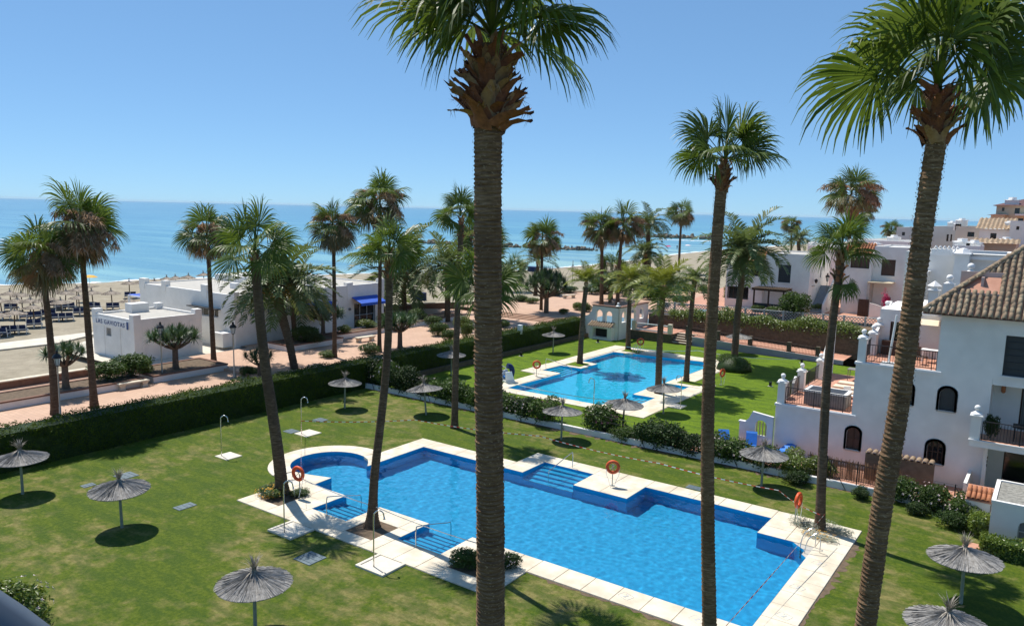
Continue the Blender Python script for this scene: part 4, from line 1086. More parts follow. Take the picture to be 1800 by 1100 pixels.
def bush(x, y, z, rx, h, label, kind='bush', k=0, fl=None, ry=None, group=None, name='bush', cat='bush', rot=0):
    t = thing(name, label, cat, (x, y, z), rot, group); ry = ry or rx
    o = link('foliage', BUSH[kind][k % 3], t); s = (rx, ry, h/1.45); o.scale = s
    o = link('stems', STEM, t); o.scale = (rx*.8, ry*.8, h*.6)
    if fl: o = stuff(link('flowers', FL[fl], t)); o.scale = (rx, ry, h/1.45)
    return t
# clipped hedge along the promenade
def hedge(name, label, x0, y0, x1, y1, z0, h, n, size, seed, m='hedge', group=None):
    t = thing(name, label, 'hedge', ((x0+x1)/2, (y0+y1)/2, z0), 0, group); r = random.Random(seed); cx, cy = (x0+x1)/2, (y0+y1)/2
    x0 -= cx; x1 -= cx; y0 -= cy; y1 -= cy
    c = MB(); c.box(x0+.12, y0+.12, -.02, x1-.12, y1-.12, h-.12); c.build('leaf_core', M['bushdk'], t)
    mb = MB(); A = (x1-x0)*(y1-y0); B = (y1-y0)*h; C = (x1-x0)*h; tot = A + 2*B + 2*C
    wob = [(r.uniform(0, 6.28), r.uniform(.3, 2.2), r.uniform(.02, .055)) for _ in range(8)]
    for i in range(n):
        q = r.uniform(0, tot)
        if q < A: p = Vector((r.uniform(x0, x1), r.uniform(y0, y1), h)); nn = Z
        elif q < A + 2*B: s = r.random() < .5; p = Vector((x1 if s else x0, r.uniform(y0, y1), r.uniform(0, h))); nn = Vector((1 if s else -1, 0, 0))
        else: s = r.random() < .5; p = Vector((r.uniform(x0, x1), y1 if s else y0, r.uniform(0, h))); nn = Vector((0, 1 if s else -1, 0))
        wv = sum(am*math.sin(ph + fr*(p.x*1.3 + p.y + p.z*1.7)) for ph, fr, am in wob)
        p = p + nn*(wv + r.uniform(-.1, .06)); d = (nn + Vector((r.gauss(0, .7), r.gauss(0, .7), r.gauss(0, .7)))).normalized()
        a = d.orthogonal().normalized(); b = d.cross(a); th = r.uniform(0, 6.28); u = a*math.cos(th) + b*math.sin(th); v = d.cross(u); L = size*r.uniform(.6, 1.3)
        mb.add([p, p + u*L*.5 + v*L*.25, p + u*L, p + u*L*.5 - v*L*.25], [(0, 1, 2, 3)])
    stuff(mb.build('leaves', M[m], t)); return t
hedge('clipped_hedge', 'long tall clipped hedge between the lawns and the seafront promenade', -14.1, -23, -12.35, 41.5, 0, 2.1, 62000, .13, 5)
low = MB(); low.box(-12.25, 8.6, 0, -11.95, 41, .42); tag(low.build('low_stone_wall', M['stonewall']), 'low brown stone edging at the foot of the hedge by the far lawn', 'wall')
# dividing wall with posts, shrubs behind it
t = thing('dividing_wall', 'low white wall dividing the two lawns, running to the patio', 'wall', (-13.2, 7.2, 0))
for k in range(22):
    b = MB(); b.bbox(k*1.95, 0, 0, k*1.95 + 1.94, .22, .36, .015); b.build('wall_block', M['white'], t)
t = thing('mesh_fence', 'dark thin fence posts with slanting braces on the low dividing wall', 'fence', (-13.2, 7.31, .36))
for k in range(15):
    x = 1 + k*2.85; b = MB(); b.rod((x, 0, 0), (x, 0, 1.05), .025, 6); b.build('post', M['black'], t)
    if k % 2 == 0: b = MB(); b.rod((x + .05, 0, .85), (x + .85, -.25, -.3), .02, 5); b.build('brace', M['black'], t)
for z in (.35, .7, 1.02): b = MB(); b.rod((1, 0, z), (41, 0, z), .006, 4); b.build('wire', M['black'], t)
t = thing('iron_railing', 'black iron railing in front of the reed screen beside the patio', 'railing', (21.8, 7.32, .36))
for k in range(3): b = MB(); b.box(k*1.5-.025, -.02, 0, k*1.5+.025, .02, 1.25); b.build('post', M['black'], t)
b = MB()
for k in range(26): b.rod((.1 + k*.115, 0, .1), (.1 + k*.115, 0, 1.05), .009, 4)
stuff(b.build('bars', M['black'], t))
for z in (.1, 1.05): b = MB(); b.box(0, -.012, z, 3, .012, z+.025); b.build('rail', M['black'], t)
SG = 'shrubs planted along the dividing wall'
shr = [(-12.2, 8.3, 1.0, 2.2, 'bushdk', 0, None, 'pale-tipped dark shrub at the hedge end of the dividing wall'), (-11.0, 8.4, 1.1, 2.35, 'bush', 1, 'petalw', 'tall pale-leaved shrub behind the tuft of the hedge-end parasol'),
 (-9.6, 8.5, 1.1, 1.9, 'bushdk', 2, None, 'dark round shrub left of the flared palm trunk'), (-8.1, 8.2, 1.1, 2.1, 'bushdk', 0, None, 'dark round shrub right of the flared palm trunk'),
 (-6.6, 8.3, 1.2, 1.6, 'bushdk', 1, 'petalw', 'loose dark shrub with pale blooms above the crooked parasol'), (-5.0, 8.4, 1.2, 1.7, 'bush', 2, None, 'glossy green shrub behind the crooked parasol'),
 (-3.4, 8.2, 1.2, 1.8, 'bush', 0, None, 'glossy green shrub left of the lone lawn palm'), (-1.9, 8.2, 1.1, 1.7, 'bush', 1, None, 'glossy green shrub right of the lone lawn palm'), (-.4, 8.2, 1.1, 1.5, 'bushdk', 2, None, 'dark shrub hidden by the thickest trunk'),
 (1.0, 8.3, 1.1, 1.5, 'bush', 0, 'petalw', 'shrub with pale blooms right of the thickest trunk'), (2.4, 8.2, 1.15, 1.6, 'bushdk', 1, 'petalw', 'dense dark shrub with scattered pale blooms'), (3.9, 8.2, 1.2, 1.7, 'bush', 2, 'magenta', 'dense green shrub with dusky red blooms, end of the clump'),
 (8.1, 8.6, 1.25, 1.9, 'bush', 0, 'magenta', 'rounded bush with purple blooms hiding a parasol'), (9.9, 8.0, .8, .9, 'bush', 1, None, 'small bush behind the black fence brace'),
 (11.4, 8.3, 1.1, 1.5, 'bushdk', 2, None, 'dark shrub left of the slender tall palm'), (12.9, 8.1, 1.2, 1.7, 'bushdk', 0, None, 'biggest dark shrub left of the slender tall palm'), (14.2, 8.0, 1.0, 1.3, 'bushdk', 1, None, 'dark shrub behind the slender tall palm'),
 (15.6, 8.2, 1.1, 1.45, 'bush', 2, 'petalw', 'shrub in front of the blue loungers, left part'), (17.0, 8.2, 1.1, 1.45, 'bush', 0, 'petalw', 'shrub in front of the blue loungers, right part'), (18.4, 8.2, 1.1, 1.4, 'bush', 1, None, 'shrub behind the patio parasol'),
 (19.8, 8.4, 1.1, 1.3, 'bushy', 2, None, 'yellow-green shrub left of the shaggy palm'), (21.2, 8.9, .8, 1.1, 'bushy', 0, None, 'yellow-green shrub right of the shaggy palm'), (20.6, 7.0, .75, .75, 'bushdk', 1, None, 'dark low shrub on the lawn side of the wall'),
 (23.7, 6.9, .5, .55, 'bushdk', 2, None, 'small dark plant at the wall foot by the leaning palm'), (25.6, 7.7, .9, 1.25, 'bush', 0, 'petalw', 'flowering shrub right of the iron railing'), (26.9, 7.4, .95, 1.3, 'bush', 1, 'petalw', 'flowering shrub below the arched ground window'),
 (28.2, 7.0, .9, 1.15, 'bush', 2, 'petalw', 'flowering shrub left of the tile-capped cabinet'), (26.4, 6.3, .5, .6, 'bushdk', 0, None, 'low plant in front of the flowering shrubs'), (28.0, 5.6, .7, .8, 'bushdk', 1, None, 'dark low shrub at the lawn corner by the cabinet')]
for x, y, rx, h, kd, k, fl, lb in shr: bush(x, y - .42, .02, rx*1.25, h*1.1, lb, kd, k, fl, rx*1.05, SG, 'shrub', 'shrub', k*1.1)
# beds and other planting
x, y = gp(1720, 940); bush(x, y, 0, .75, 1.3, 'bright yellow-green bush at the corner of the gravel-roofed annex', 'bushy', 1)
x, y = gp(1800, 990); hedge('low_hedge', 'low clipped bright green hedge in front of the gravel-roofed annex', x-1.6, y-.3, x+2.2, y+.7, 0, .8, 5000, .12, 9, 'bushy')
x, y = gp(30, 1100); bush(x, y, 0, 1.25, 1.7, 'green bush with pale pink flowers in the bottom left corner', 'bushy', 0, 'petalw')
x, y = gp(478, 872); bush(x, y, .03, .85, .5, 'mound of yellow flowers at the foot of the bending palm', 'bush', 2, 'yellow', .8)
x, y = gp(525, 872); bush(x, y, .03, .6, .35, 'low green plants beside the yellow flowers', 'bush', 1)
x, y = gp(822, 998); bush(x, y, .03, .75, .85, 'dark green bush in the bed left of the thickest trunk', 'bush', 0); 
x, y = gp(893, 1000); bush(x, y, .03, .6, .7, 'dark bush with pale blooms right of the thickest trunk', 'bushdk', 1, 'petalw')
BUSH['silver'] = [leaf_cloud(1500, 1, 1, .8, .13, 70 + k, 'silver') for k in range(2)] * 2
for (px, py, rx, h), lb in zip(((1413, 925, .7, .4), (1465, 935, .85, .4), (1440, 945, .8, .25)), ('silver-leaved plant by the edge-on lifebuoy', 'silver-leaved plant right of the shaggy palm foot', 'low silver plant in front of the shaggy palm foot')):
    x, y = gp(px, py); bush(x, y, .05, rx, h, lb, 'silver', 0, 'yellow' if px == 1440 else None, .5)
# creeper mound under the big date palm
t = thing('creeper_mound', 'rounded mound of green creeper round the foot of the big date palm', 'creeper', (*gp(1290, 650), 0))
m_ = MB(); m_.lathe([(1.6, 0), (1.45, .5), (1.0, .95), (.4, 1.2), (.01, 1.25)], (0, 0, 0), 18); m_.build('leaf_core', M['bushdk'], t, True)
o = link('foliage', leaf_cloud(4200, 1.75, 1.75, .95, .12, 77, 'bush', 3), t)
# small garden lights on stakes
for (px, py), lb in zip(((1354, 679), (1409, 638), (916, 626), (1051, 602)), ('black garden spotlight on the far lawn nearest the terrace pillar', 'black garden spotlight on the far lawn by the ramp', 'black garden spotlight near the hedge on the far lawn', 'black garden spotlight in front of the barbecue')):
    x, y = gp(px, py); t = thing('garden_spotlight', lb, 'spotlight', (x, y, 0)); b = MB(); b.bbox(-.2, -.15, 0, .2, .15, .05); b.build('base', M['conc'], t)
    b = MB(); b.box(-.1, -.08, .06, .1, .08, .34); b.box(-.13, -.11, .33, .1, .1, .38); b.build('lamp_head', M['black'], t)
# pool lift
x, y = gp(893, 672); t = thing('pool_lift', 'blue and white pool lift chair at the left end of the turquoise pool', 'pool lift', (x, y, .05), rad(-30))
b = MB(); b.bbox(-.55, -.4, 0, .55, .4, .18); b.build('base', M['plastic'], t)
for s in (-1, 1): b = MB(); b.loft([[(s*.42-.05, -.4, .2), (s*.42+.05, -.4, .2), (s*.42+.05, .35, .2), (s*.42-.05, .35, .2)], [(s*.42-.05, -.45, .9), (s*.42+.05, -.45, .9), (s*.42+.05, .1, .95), (s*.42-.05, .1, .95)]]); b.build('side_panel', M['plastic'], t)
b = MB(); b.bbox(-.34, -.35, .35, .34, .3, .5); b.build('seat', M['bluetile'], t)
b = MB(); b.tube(spline([(0, .28, .45), (0, .36, .9), (0, .2, 1.25), (0, -.1, 1.35)], 4), .22, 8); b.build('hood', M['bluefab'], t)
b = MB(); b.tube([(-.5, .1, .2), (-.5, .0, 1.1), (-.3, -.5, 1.35)], .04, 6); b.build('arm', M['plastic'], t)
# loudspeaker on a post
x, y = gp(913, 617); t = thing('garden_loudspeaker', 'white loudspeaker on a thin post in front of the hedge', 'loudspeaker', (x, y, 0))
b = MB(); b.rod((0, 0, 0), (0, 0, 2.2), .04, 8); b.build('post', M['galv'], t)
b = MB(); b.bbox(-.17, -.2, 1.75, .2, .2, 2.65); b.build('cabinet', M['plastic'], t)
# balcony rail close to the camera
P0 = ad(0, 1036, .95)
t = thing('balcony_rail', 'blurred blue-grey balcony rail in the bottom left corner', 'railing', P0)
rings = []
for px, py in ((-90, 975), (-40, 1008), (0, 1036), (45, 1066), (90, 1100), (140, 1142)):
    a = ad(px, py, .95); b = ad(px - 12, py + 16, .915); c = ad(px - 60, py + 84, .90); e = ad(px - 150, py + 210, .92); aw = (a - Vector(CAM)).normalized()*.07
    rings.append([q - P0 for q in (a, b, c, e, e + aw, a + aw*.9 - Z*.006)])
mb = MB(); mb.loft(rings); mb.build('handrail', M['rail'], t, True)
# ================================================================== SEAFRONT
def facade(mb, face, c, outer, holes, depth=.16, mi=0):
    """wall face with real openings; face S/N look along -Y/+Y, W/E along -X/+X; depth = reveal"""
    s = {'S': 1, 'W': 1, 'E': -1, 'N': -1}[face]
    if face in 'SN': fn = lambda a, b, d=0: (a, c + s*d, b)
    else: fn = lambda a, b, d=0: (c + s*d, a, b)
    mb.tess([outer] + holes, fn, mi, face in 'WN')
    for h in holes:
        n = len(h)
        ar = sum(h[i][0]*h[(i+1) % n][1] - h[(i+1) % n][0]*h[i][1] for i in range(n))
        hh = h if ar > 0 else h[::-1]
        for i in range(n):
            p, q = hh[i], hh[(i+1) % n]
            f = [(0, 1, 2, 3)] if face in 'SE' else [(3, 2, 1, 0)]
            mb.add([fn(*p), fn(*q), fn(*q, depth), fn(*p, depth)], f, mi)
    return fn
def rect(a0, b0, a1, b1): return [(a0, b0), (a1, b0), (a1, b1), (a0, b1)]
def arch(a0, b0, a1, b1, n=9):
    r = (a1-a0)/2; cx = (a0+a1)/2
    return [(a0, b0), (a1, b0)] + [(cx + r*math.cos(math.pi*i/n), b1 - r + r*math.sin(math.pi*i/n)) for i in range(n + 1)]
def fbox(mb, face, c, a0, b0, d0, a1, b1, d1):
    s = 1 if face in 'SW' else -1
    if face in 'SN': mb.box(a0, c + s*d0, b0, a1, c + s*d1, b1)
    else: mb.box(c + s*d0, a0, b0, c + s*d1, a1, b1)
def window(t, face, c, hole, depth=.16, pane='glass', frame='darkwood', bars=1, hbars=0, sill='white', surround=None, name='window'):
    xs = [p[0] for p in hole]; ys = [p[1] for p in hole]; a0, a1, b0, b1 = min(xs), max(xs), min(ys), max(ys)
    s = 1 if face in 'SW' else -1
    fn = (lambda a, b: (a, c + s*(depth - .02), b)) if face in 'SN' else (lambda a, b: (c + s*(depth - .02), a, b))
    m = MB(); m.tess([hole], fn, 0, face in 'WN'); o = m.build(name, M[pane], t)
    m = MB(); w = .05
    fbox(m, face, c, a0, b0, depth-.07, a0+w, b1 - (0 if len(hole) == 4 else (a1-a0)/2), depth-.025); fbox(m, face, c, a1-w, b0, depth-.07, a1, b1 - (0 if len(hole) == 4 else (a1-a0)/2), depth-.025)
    fbox(m, face, c, a0+w, b0, depth-.07, a1-w, b0+w, depth-.025)
    if len(hole) == 4: fbox(m, face, c, a0+w, b1-w, depth-.07, a1-w, b1, depth-.025)
    for k in range(bars): x = a0 + (a1-a0)*(k+1)/(bars+1); fbox(m, face, c, x-.025, b0+w, depth-.068, x+.025, b1-w, depth-.026)
    for k in range(hbars): z = b0 + (b1-b0)*(k+1)/(hbars+1); fbox(m, face, c, a0+w, z-.02, depth-.066, a1-w, z+.02, depth-.027)
    m.build('frame', M[frame], o)
    if sill: m = MB(); fbox(m, face, c, a0-.08, b0-.07, -.06, a1+.08, b0-.003, depth-.03); m.build('sill', M[sill], o)
    if surround:
        m = MB(); W_ = .12; s2 = [(a0-W_, b0), (a0, b0)] ; 
        big = [(a0-W_, b0-.003)] + [((x - (a0+a1)/2)*(1 + 2*W_/(a1-a0)) + (a0+a1)/2, (y - b0)*(1 + W_/(b1-b0)) + b0) for x, y in hole]
        big = [((x - (a0+a1)/2)*(1 + 2*W_/(a1-a0)) + (a0+a1)/2, (y - b0)*(1 + W_/(b1-b0)) + b0 - .004*(y == b0)) for x, y in hole]
        f2 = (lambda a, b: (a, c - s*.025, b)) if face in 'SN' else (lambda a, b: (c - s*.025, a, b))
        n = len(hole)
        for i in range(1, n):
            p, q, P, Q = hole[i], hole[(i+1) % n], big[i], big[(i+1) % n]
            m.add([f2(*p), f2(*q), f2(*Q), f2(*P)], [(0, 1, 2, 3), (3, 2, 1, 0)])
        m.build('surround', M[surround], o)
    return o
def block(t, name, x0, y0, x1, y1, z0, z1, holes={}, m='white', depth=.16, roof=True, back=True):
    mb = MB(); oS = rect(x0, z0, x1, z1); oW = rect(y0, z0, y1, z1)
    facade(mb, 'S', y0, oS, holes.get('S', []), depth); facade(mb, 'W', x0, oW, holes.get('W', []), depth); facade(mb, 'E', x1, oW, holes.get('E', []), depth)
    if back: facade(mb, 'N', y1, oS, holes.get('N', []), depth)
    if roof: mb.add([(x0, y0, z1), (x1, y0, z1), (x1, y1, z1), (x0, y1, z1)], [(0, 1, 2, 3)])
    return mb.build(name, M[m], t)
def parapet(t, x0, y0, x1, y1, z, h=.35, w=.18, m='white', floor=None):
    mb = MB()
    for q in ((x0, y0, x1, y0+w), (x0, y1-w, x1, y1), (x0, y0+w+.002, x0+w, y1-w-.002), (x1-w, y0+w+.002, x1, y1-w-.002)): mb.box(q[0], q[1], z+.002, q[2], q[3], z+h)
    o = mb.build('parapet', M[m], t)
    if floor: f = MB(); f.box(x0+w+.01, y0+w+.01, z+.003, x1-w-.01, y1-w-.01, z+.05); f.build('roof_surface', M[floor], t)
    return o

# --- small white kiosk
x0, x1, y0, y1, zb, zt = -37.4, -30.7, -1.1, 5.05, PA - .1, 4.1
t = thing('beach_kiosk', 'small white flat-roofed kiosk with blue lettered sign, beside the beach', 'kiosk')
vent = rect(-35.2, 2.55, -34.35, 3.25)
block(t, 'wall', x0, y0, x1, y1, zb, zt, {'S': [vent]})
parapet(t, x0, y0, x1, y1, zt, .22, .22, 'white', 'conc')
for (a, b) in ((x0-.03, y0-.03), (x1-.62, y0-.03), (x1-.62, y1-.6), (x0-.03, y1-.6)):
    s = MB(); s.bbox(a, b, zt-.9 if (a, b) == (x1-.62, y0-.03) else zt-.3, a+.65, b+.63, zt+.62, .03); s.build('corner_pier', M['white'], t)
s = MB(); s.bbox(-37.0, 1.6, zt, -35.9, 3.2, zt+.85); s.build('water_tank_box', M['white'], t)
for a in (-35.6, -33.0): s = MB(); s.box(a, y0-.04, zb, a+.16, y0, zt-.4); s.build('pilaster', M['white'], t)
for b in (y0+.7, y1-1.2): s = MB(); s.box(x1, b, zb, x1+.04, b+.25, zt-.3); s.build('pilaster', M['white'], t)
window(t, 'S', y0, vent, .16, 'greybox', 'conc', 2, 3, None)
sg = MB(); sg.box(x0+.1, y0-.06, 3.45, x1-.72, y0-.004, 4.05); so_ = sg.build('sign_board', M['white2'], t)
sg = MB(); sg.box(x1-1.02, y0-.075, 3.44, x1-.74, y0-.061, 4.06); sg.build('sign_edge', M['letter'], so_)
me = text_mesh('LAS GAVIOTAS', .60, .004, 1.18); me.materials.append(M['letter'])
o = link('lettering', me, so_, (-34.35, y0-.075, 3.72)); o.rotation_euler = (rad(90), 0, 0); o.scale = (1.02, .85, 1)

# --- beach restaurant
rx, ry0, ry1, zt = -30.1, 8.0, 27.0, 5.55
t = thing('beach_restaurant', 'long white beach restaurant with stepped roofline, blue lettering and blue awnings', 'restaurant')
hole = rect(-36.3, 3.4, -32.6, 4.15); dS = [hole]
door = rect(22.6, PB + .05, 25.7, 3.75); winE = rect(16.6, 2.6, 19.0, 3.6)
block(t, 'wall', -46, ry0, rx, ry1, PB-.3, zt, {'S': dS, 'E': [door, winE]}, depth=.3)
mb = MB()
for (q, w, z) in ((-46, 1.0, 6.2), (-41.9, .7, 6.25), (-35.2, .9, 6.35), (rx-.75, .8, 6.0)): mb.box(q, ry0-.05, zt-.4, q+w, ry0+.5, z)
for (q, w, z) in ((13.4, .8, 5.95), (21.6, .8, 6.0), (26.3, .75, 6.15)): mb.box(rx-.5, q, zt-1.4, rx+.05, q+w, z)
mb.build('roof_pier', M['white'], t)
parapet(t, -46, ry0, rx, ry1, zt, .16, .25, 'white', 'conc')
s = MB(); s.box(-45, 16, zt, -38, 24, zt+.7); s.build('upper_roof', M['white'], t)
for (a, b, c_, d_) in ((-33.5, 19, .6, .6), (-36.5, 12, .9, .5)): s = MB(); s.bbox(a, b, zt+.05, a+c_, b+d_, zt+.6); s.build('roof_vent', M['white2'], t)
window(t, 'S', ry0, hole, .3, 'glass', 'white2', 3, 0, None)
mb = MB(); mb.box(-36.9, ry0-.55, 4.2, -32.2, ry0-.002, 4.28); mb.build('canopy_beam', M['black'], t)
for hh in (door, winE): window(t, 'E', rx, hh, .3, 'glass', 'white2', 2, 1, None)
def awning(y0, y1, z, out, m, drop=.55):
    mb = MB(); mb.loft([[(rx+.01, y, z), (rx+.01, y, z-.03), (rx+out, y, z-drop-.03), (rx+out, y, z-drop)] for y in (y0, y1)]); o = mb.build('awning', M[m], t)
    v = MB(); v.box(rx+out, y0, z-drop-.28, rx+out+.01, y1, z-drop-.002); v.build('valance', M[m], o)
    a = MB(); a.rod((rx, y0+.1, z-.7), (rx+out, y0+.1, z-drop), .02, 5); a.rod((rx, y1-.1, z-.7), (rx+out, y1-.1, z-drop), .02, 5); a.build('arm', M['white2'], o)
awning(22.2, 25.9, 4.45, 1.5, 'blueawn'); awning(16.3, 19.4, 4.3, 1.1, 'blueawn', .5)
for y, z in ((10.9, 3.2), (21.9, 3.2)): s = MB(); s.ball((rx+.08, y, z), .16, 8, 5); s.build('wall_lamp', M['greybox'], t)
s = MB(); s.box(rx, 14.0, 4.75, rx+.06, 14.5, 5.2); s.build('alarm_box', M['red'], t)
for txt, y, z, sz in (('CHIRINGUITO', 13.0, 4.75, .62), ('LAS GAVIOTAS', 13.0, 3.95, .95)):
    me = text_mesh(txt, sz, .012, 1.08); me.materials.append(M['letter']); o = link('lettering', me, t, (rx+.03, y, z)); o.rotation_euler = (rad(90), 0, rad(90)); o.scale = (1, 1, 3)
s = MB(); s.bbox(-31.9, 6.9, PB, -30.4, 7.9, PB+1.3); tag(s.build('service_box', M['white2']), 'low white service box with a grille at the restaurant corner', 'box')
# pergola with blue fabric on the beach side
t = thing('beach_pergola', 'white-framed pergola with blue fabric roof between kiosk and restaurant', 'pergola', (-50, 9, .3))
for a in (0, 3.5): 
    for b in (0, 4.5): m = MB(); m.box(a-.08, b-.08, 0, a+.08, b+.08, 3.6); m.build('post', M['white2'], t)
m = MB()
for b in (0, 4.5): m.box(-.2, b-.06, 3.6, 3.7, b+.06, 3.75)
m.build('beam', M['white2'], t)
for k in range(5): m = MB(); y = k*.9; m.loft([[(-.1, y, 3.8), (-.1, y+.8, 3.8), (-.1, y+.8, 3.82), (-.1, y, 3.82)], [(1.8, y, 3.55), (1.8, y+.8, 3.55), (1.8, y+.8, 3.57), (1.8, y, 3.57)], [(3.6, y, 3.85), (3.6, y+.8, 3.85), (3.6, y+.8, 3.87), (3.6, y, 3.87)]]); m.build('fabric_strip', M['blueawn'], t)
# --- planters with brick copings, walls and benches
def planter(label, x0, y0, x1, y1, z0, h=.55, fill='soil'):
    t = thing('planter', label, 'planter', (x0, y0, z0)); w, l = x1-x0, y1-y0
    m = MB(); m.box(0, 0, -.2, w, l, h-.1); m.build('wall', M['white'], t)
    m = MB()
    for q in ((-.04, -.04, w+.04, .26), (-.04, l-.26, w+.04, l+.04), (-.04, .262, .26, l-.262), (w-.26, .262, w+.04, l-.262)): m.box(q[0], q[1], h-.098, q[2], q[3], h)
    m.build('brick_coping', M['brick'], t)
    m = MB(); m.box(.27, .27, h-.095, w-.27, l-.27, h-.05); m.build('earth', M[fill], t); return t
planter('long brick-edged planter in front of the kiosk, palms behind', -25.3, -30, -22.4, -4.9, PA)
planter('brick-edged planter with the dragon tree, in front of the kiosk', -26.4, -4.2, -22.6, 2.0, PA)
planter('brick-edged planter with round bushes before the restaurant lettering', -27.6, 9.6, -24.6, 16.0, PB)
planter('narrow brick-edged planter behind the bench by the awning', -27.6, 16.4, -26.2, 26.5, PB)
planter('brick-edged planter ending under the drooping date palm', -29.5, 27.0, -26.6, 37.0, PB)
tx = MB(); tx.box(-28.7, -60, .2, -28.4, -5.0, PA+.5); tw0 = tag(tx.build('beach_wall', M['brick']), 'low brick wall between promenade and sand on the left', 'wall'); tx = MB(); tx.box(-28.8, -60, PA+.502, -28.3, -5.0, PA+.58); tx.build('coping', M['coping'], tw0)
tw = thing('beach_wall', 'low wall with pale coping where the promenade meets the sand', 'wall')
sq_ = [gp(*q, PC) for q in ((905, 528), (945, 528), (985, 515), (1010, 513), (1120, 511), (1250, 500))]
for (a, b) in [((-36, 27.5), (-38, 33)), ((-38, 33), (-37.3, 40)), ((-37.3, 40), sq_[0])] + list(zip(sq_, sq_[1:])):
    d = Vector((b[0]-a[0], b[1]-a[1], 0)); n = Vector((-d.y, d.x, 0)).normalized()
    m = MB(); m.prism([(a[0]+n.x*.15, a[1]+n.y*.15), (b[0]+n.x*.15, b[1]+n.y*.15), (b[0]-n.x*.15, b[1]-n.y*.15), (a[0]-n.x*.15, a[1]-n.y*.15)], .1, PB+.55); m.build('wall_section', M['brick'], tw)
    m = MB(); m.prism([(a[0]+n.x*.22, a[1]+n.y*.22), (b[0]+n.x*.22, b[1]+n.y*.22), (b[0]-n.x*.22, b[1]-n.y*.22), (a[0]-n.x*.22, a[1]-n.y*.22)], PB+.552, PB+.64); m.build('coping', M['coping'], tw)
tx = MB(); tx.prism([(-48.3, -30), (-47.2, -30), (-46.6, 0), (-49.8, 6), (-50.8, 5)], .3, .42); tag(tx.build('boardwalk', M['concwalk']), 'pale concrete walkway laid across the sand', 'walkway')
def bench(x, y, z, rz, label):
    t = thing('stone_bench', label, 'bench', (x, y, z), rz, 'stone benches on the promenade')
    m = MB(); m.bbox(-1.1, -.28, .40, 1.1, .28, .5, .02); m.build('seat', M['coping'], t)
    for s in (-.8, .8): m = MB(); m.loft([[(s-.22, -.22, 0), (s+.22, -.22, 0), (s+.22, .22, 0), (s-.22, .22, 0)], [(s-.14, -.2, .2), (s+.14, -.2, .2), (s+.14, .2, .2), (s-.14, .2, .2)], [(s-.24, -.24, .398), (s+.24, -.24, .398), (s+.24, .24, .398), (s-.24, .24, .398)]]); m.build('leg', M['coping'], t)
bench(*gp(234, 682, PA), PA, rad(88), 'white stone bench on the promenade below the round bushes')
bench(*gp(642, 600, PB), PB, rad(86), 'white stone bench near the restaurant door with blue awning')
bench(*gp(1000, 524, PC), PC, rad(70), 'stone bench on the square by the beach')
# street lamps
lm = MB(); lm.lathe([(.14, 0), (.12, .12), (.07, .3), (.06, .9), (.05, .95), (.04, 3.3), (.06, 3.34), (.07, 3.4)], (0, 0, 0), 10); LP = lm.mesh('post', M['galv'], True)
lm = MB()
for k in range(6):
    a = k*math.pi/3; b = a + math.pi/3
    lm.rod((.11*math.cos(a), .11*math.sin(a), 3.42), (.2*math.cos(a), .2*math.sin(a), 3.88), .014, 4)
lm.lathe([(.07, 3.38), (.13, 3.42), (.10, 3.44)], (0, 0, 0), 10)
LF = lm.mesh('lantern_frame', M['black'])
lm = MB(); lm.lathe([(.27, 3.88), (.27, 3.92), (.17, 4.08), (.09, 4.12), (.07, 4.2), (.1, 4.22), (.03, 4.34), (.001, 4.38)], (0, 0, 0), 12); LC = lm.mesh('lantern_cap', M['black'], True)
gm, gnt, gb = newmat('milky_glass'); gb.inputs['Base Color'].default_value = (.75, .75, .7, 1); gb.inputs['Roughness'].default_value = .3; gb.inputs['Transmission Weight'].default_value = .5; M['milky'] = gm
lm = MB(); lm.lathe([(.1, 3.44), (.18, 3.875)], (0, 0, 0), 6); LG = lm.mesh('lantern_glass', M['milky'])
for (px, py, z), lb in zip(((107, 741, PA), (285.5, 666, PA), (412, 664, PA), (1546, 560, 3.2)), ('street lamp with black lantern beside the leftmost palm', 'street lamp with black lantern in front of the kiosk', 'street lamp with black lantern by the low steps', 'dark street lamp in the courtyard before the houses')):
    x, y = gp(px, py, z) if z < 3 else (gp(1450, 545, 3.2))
    t = thing('street_lamp', lb, 'street lamp', (x, y, z), 0, 'lantern street lamps'); link('post', LP, t); link('lantern_frame', LF, t); link('lantern_cap', LC, t); link('lantern_glass', LG, t)
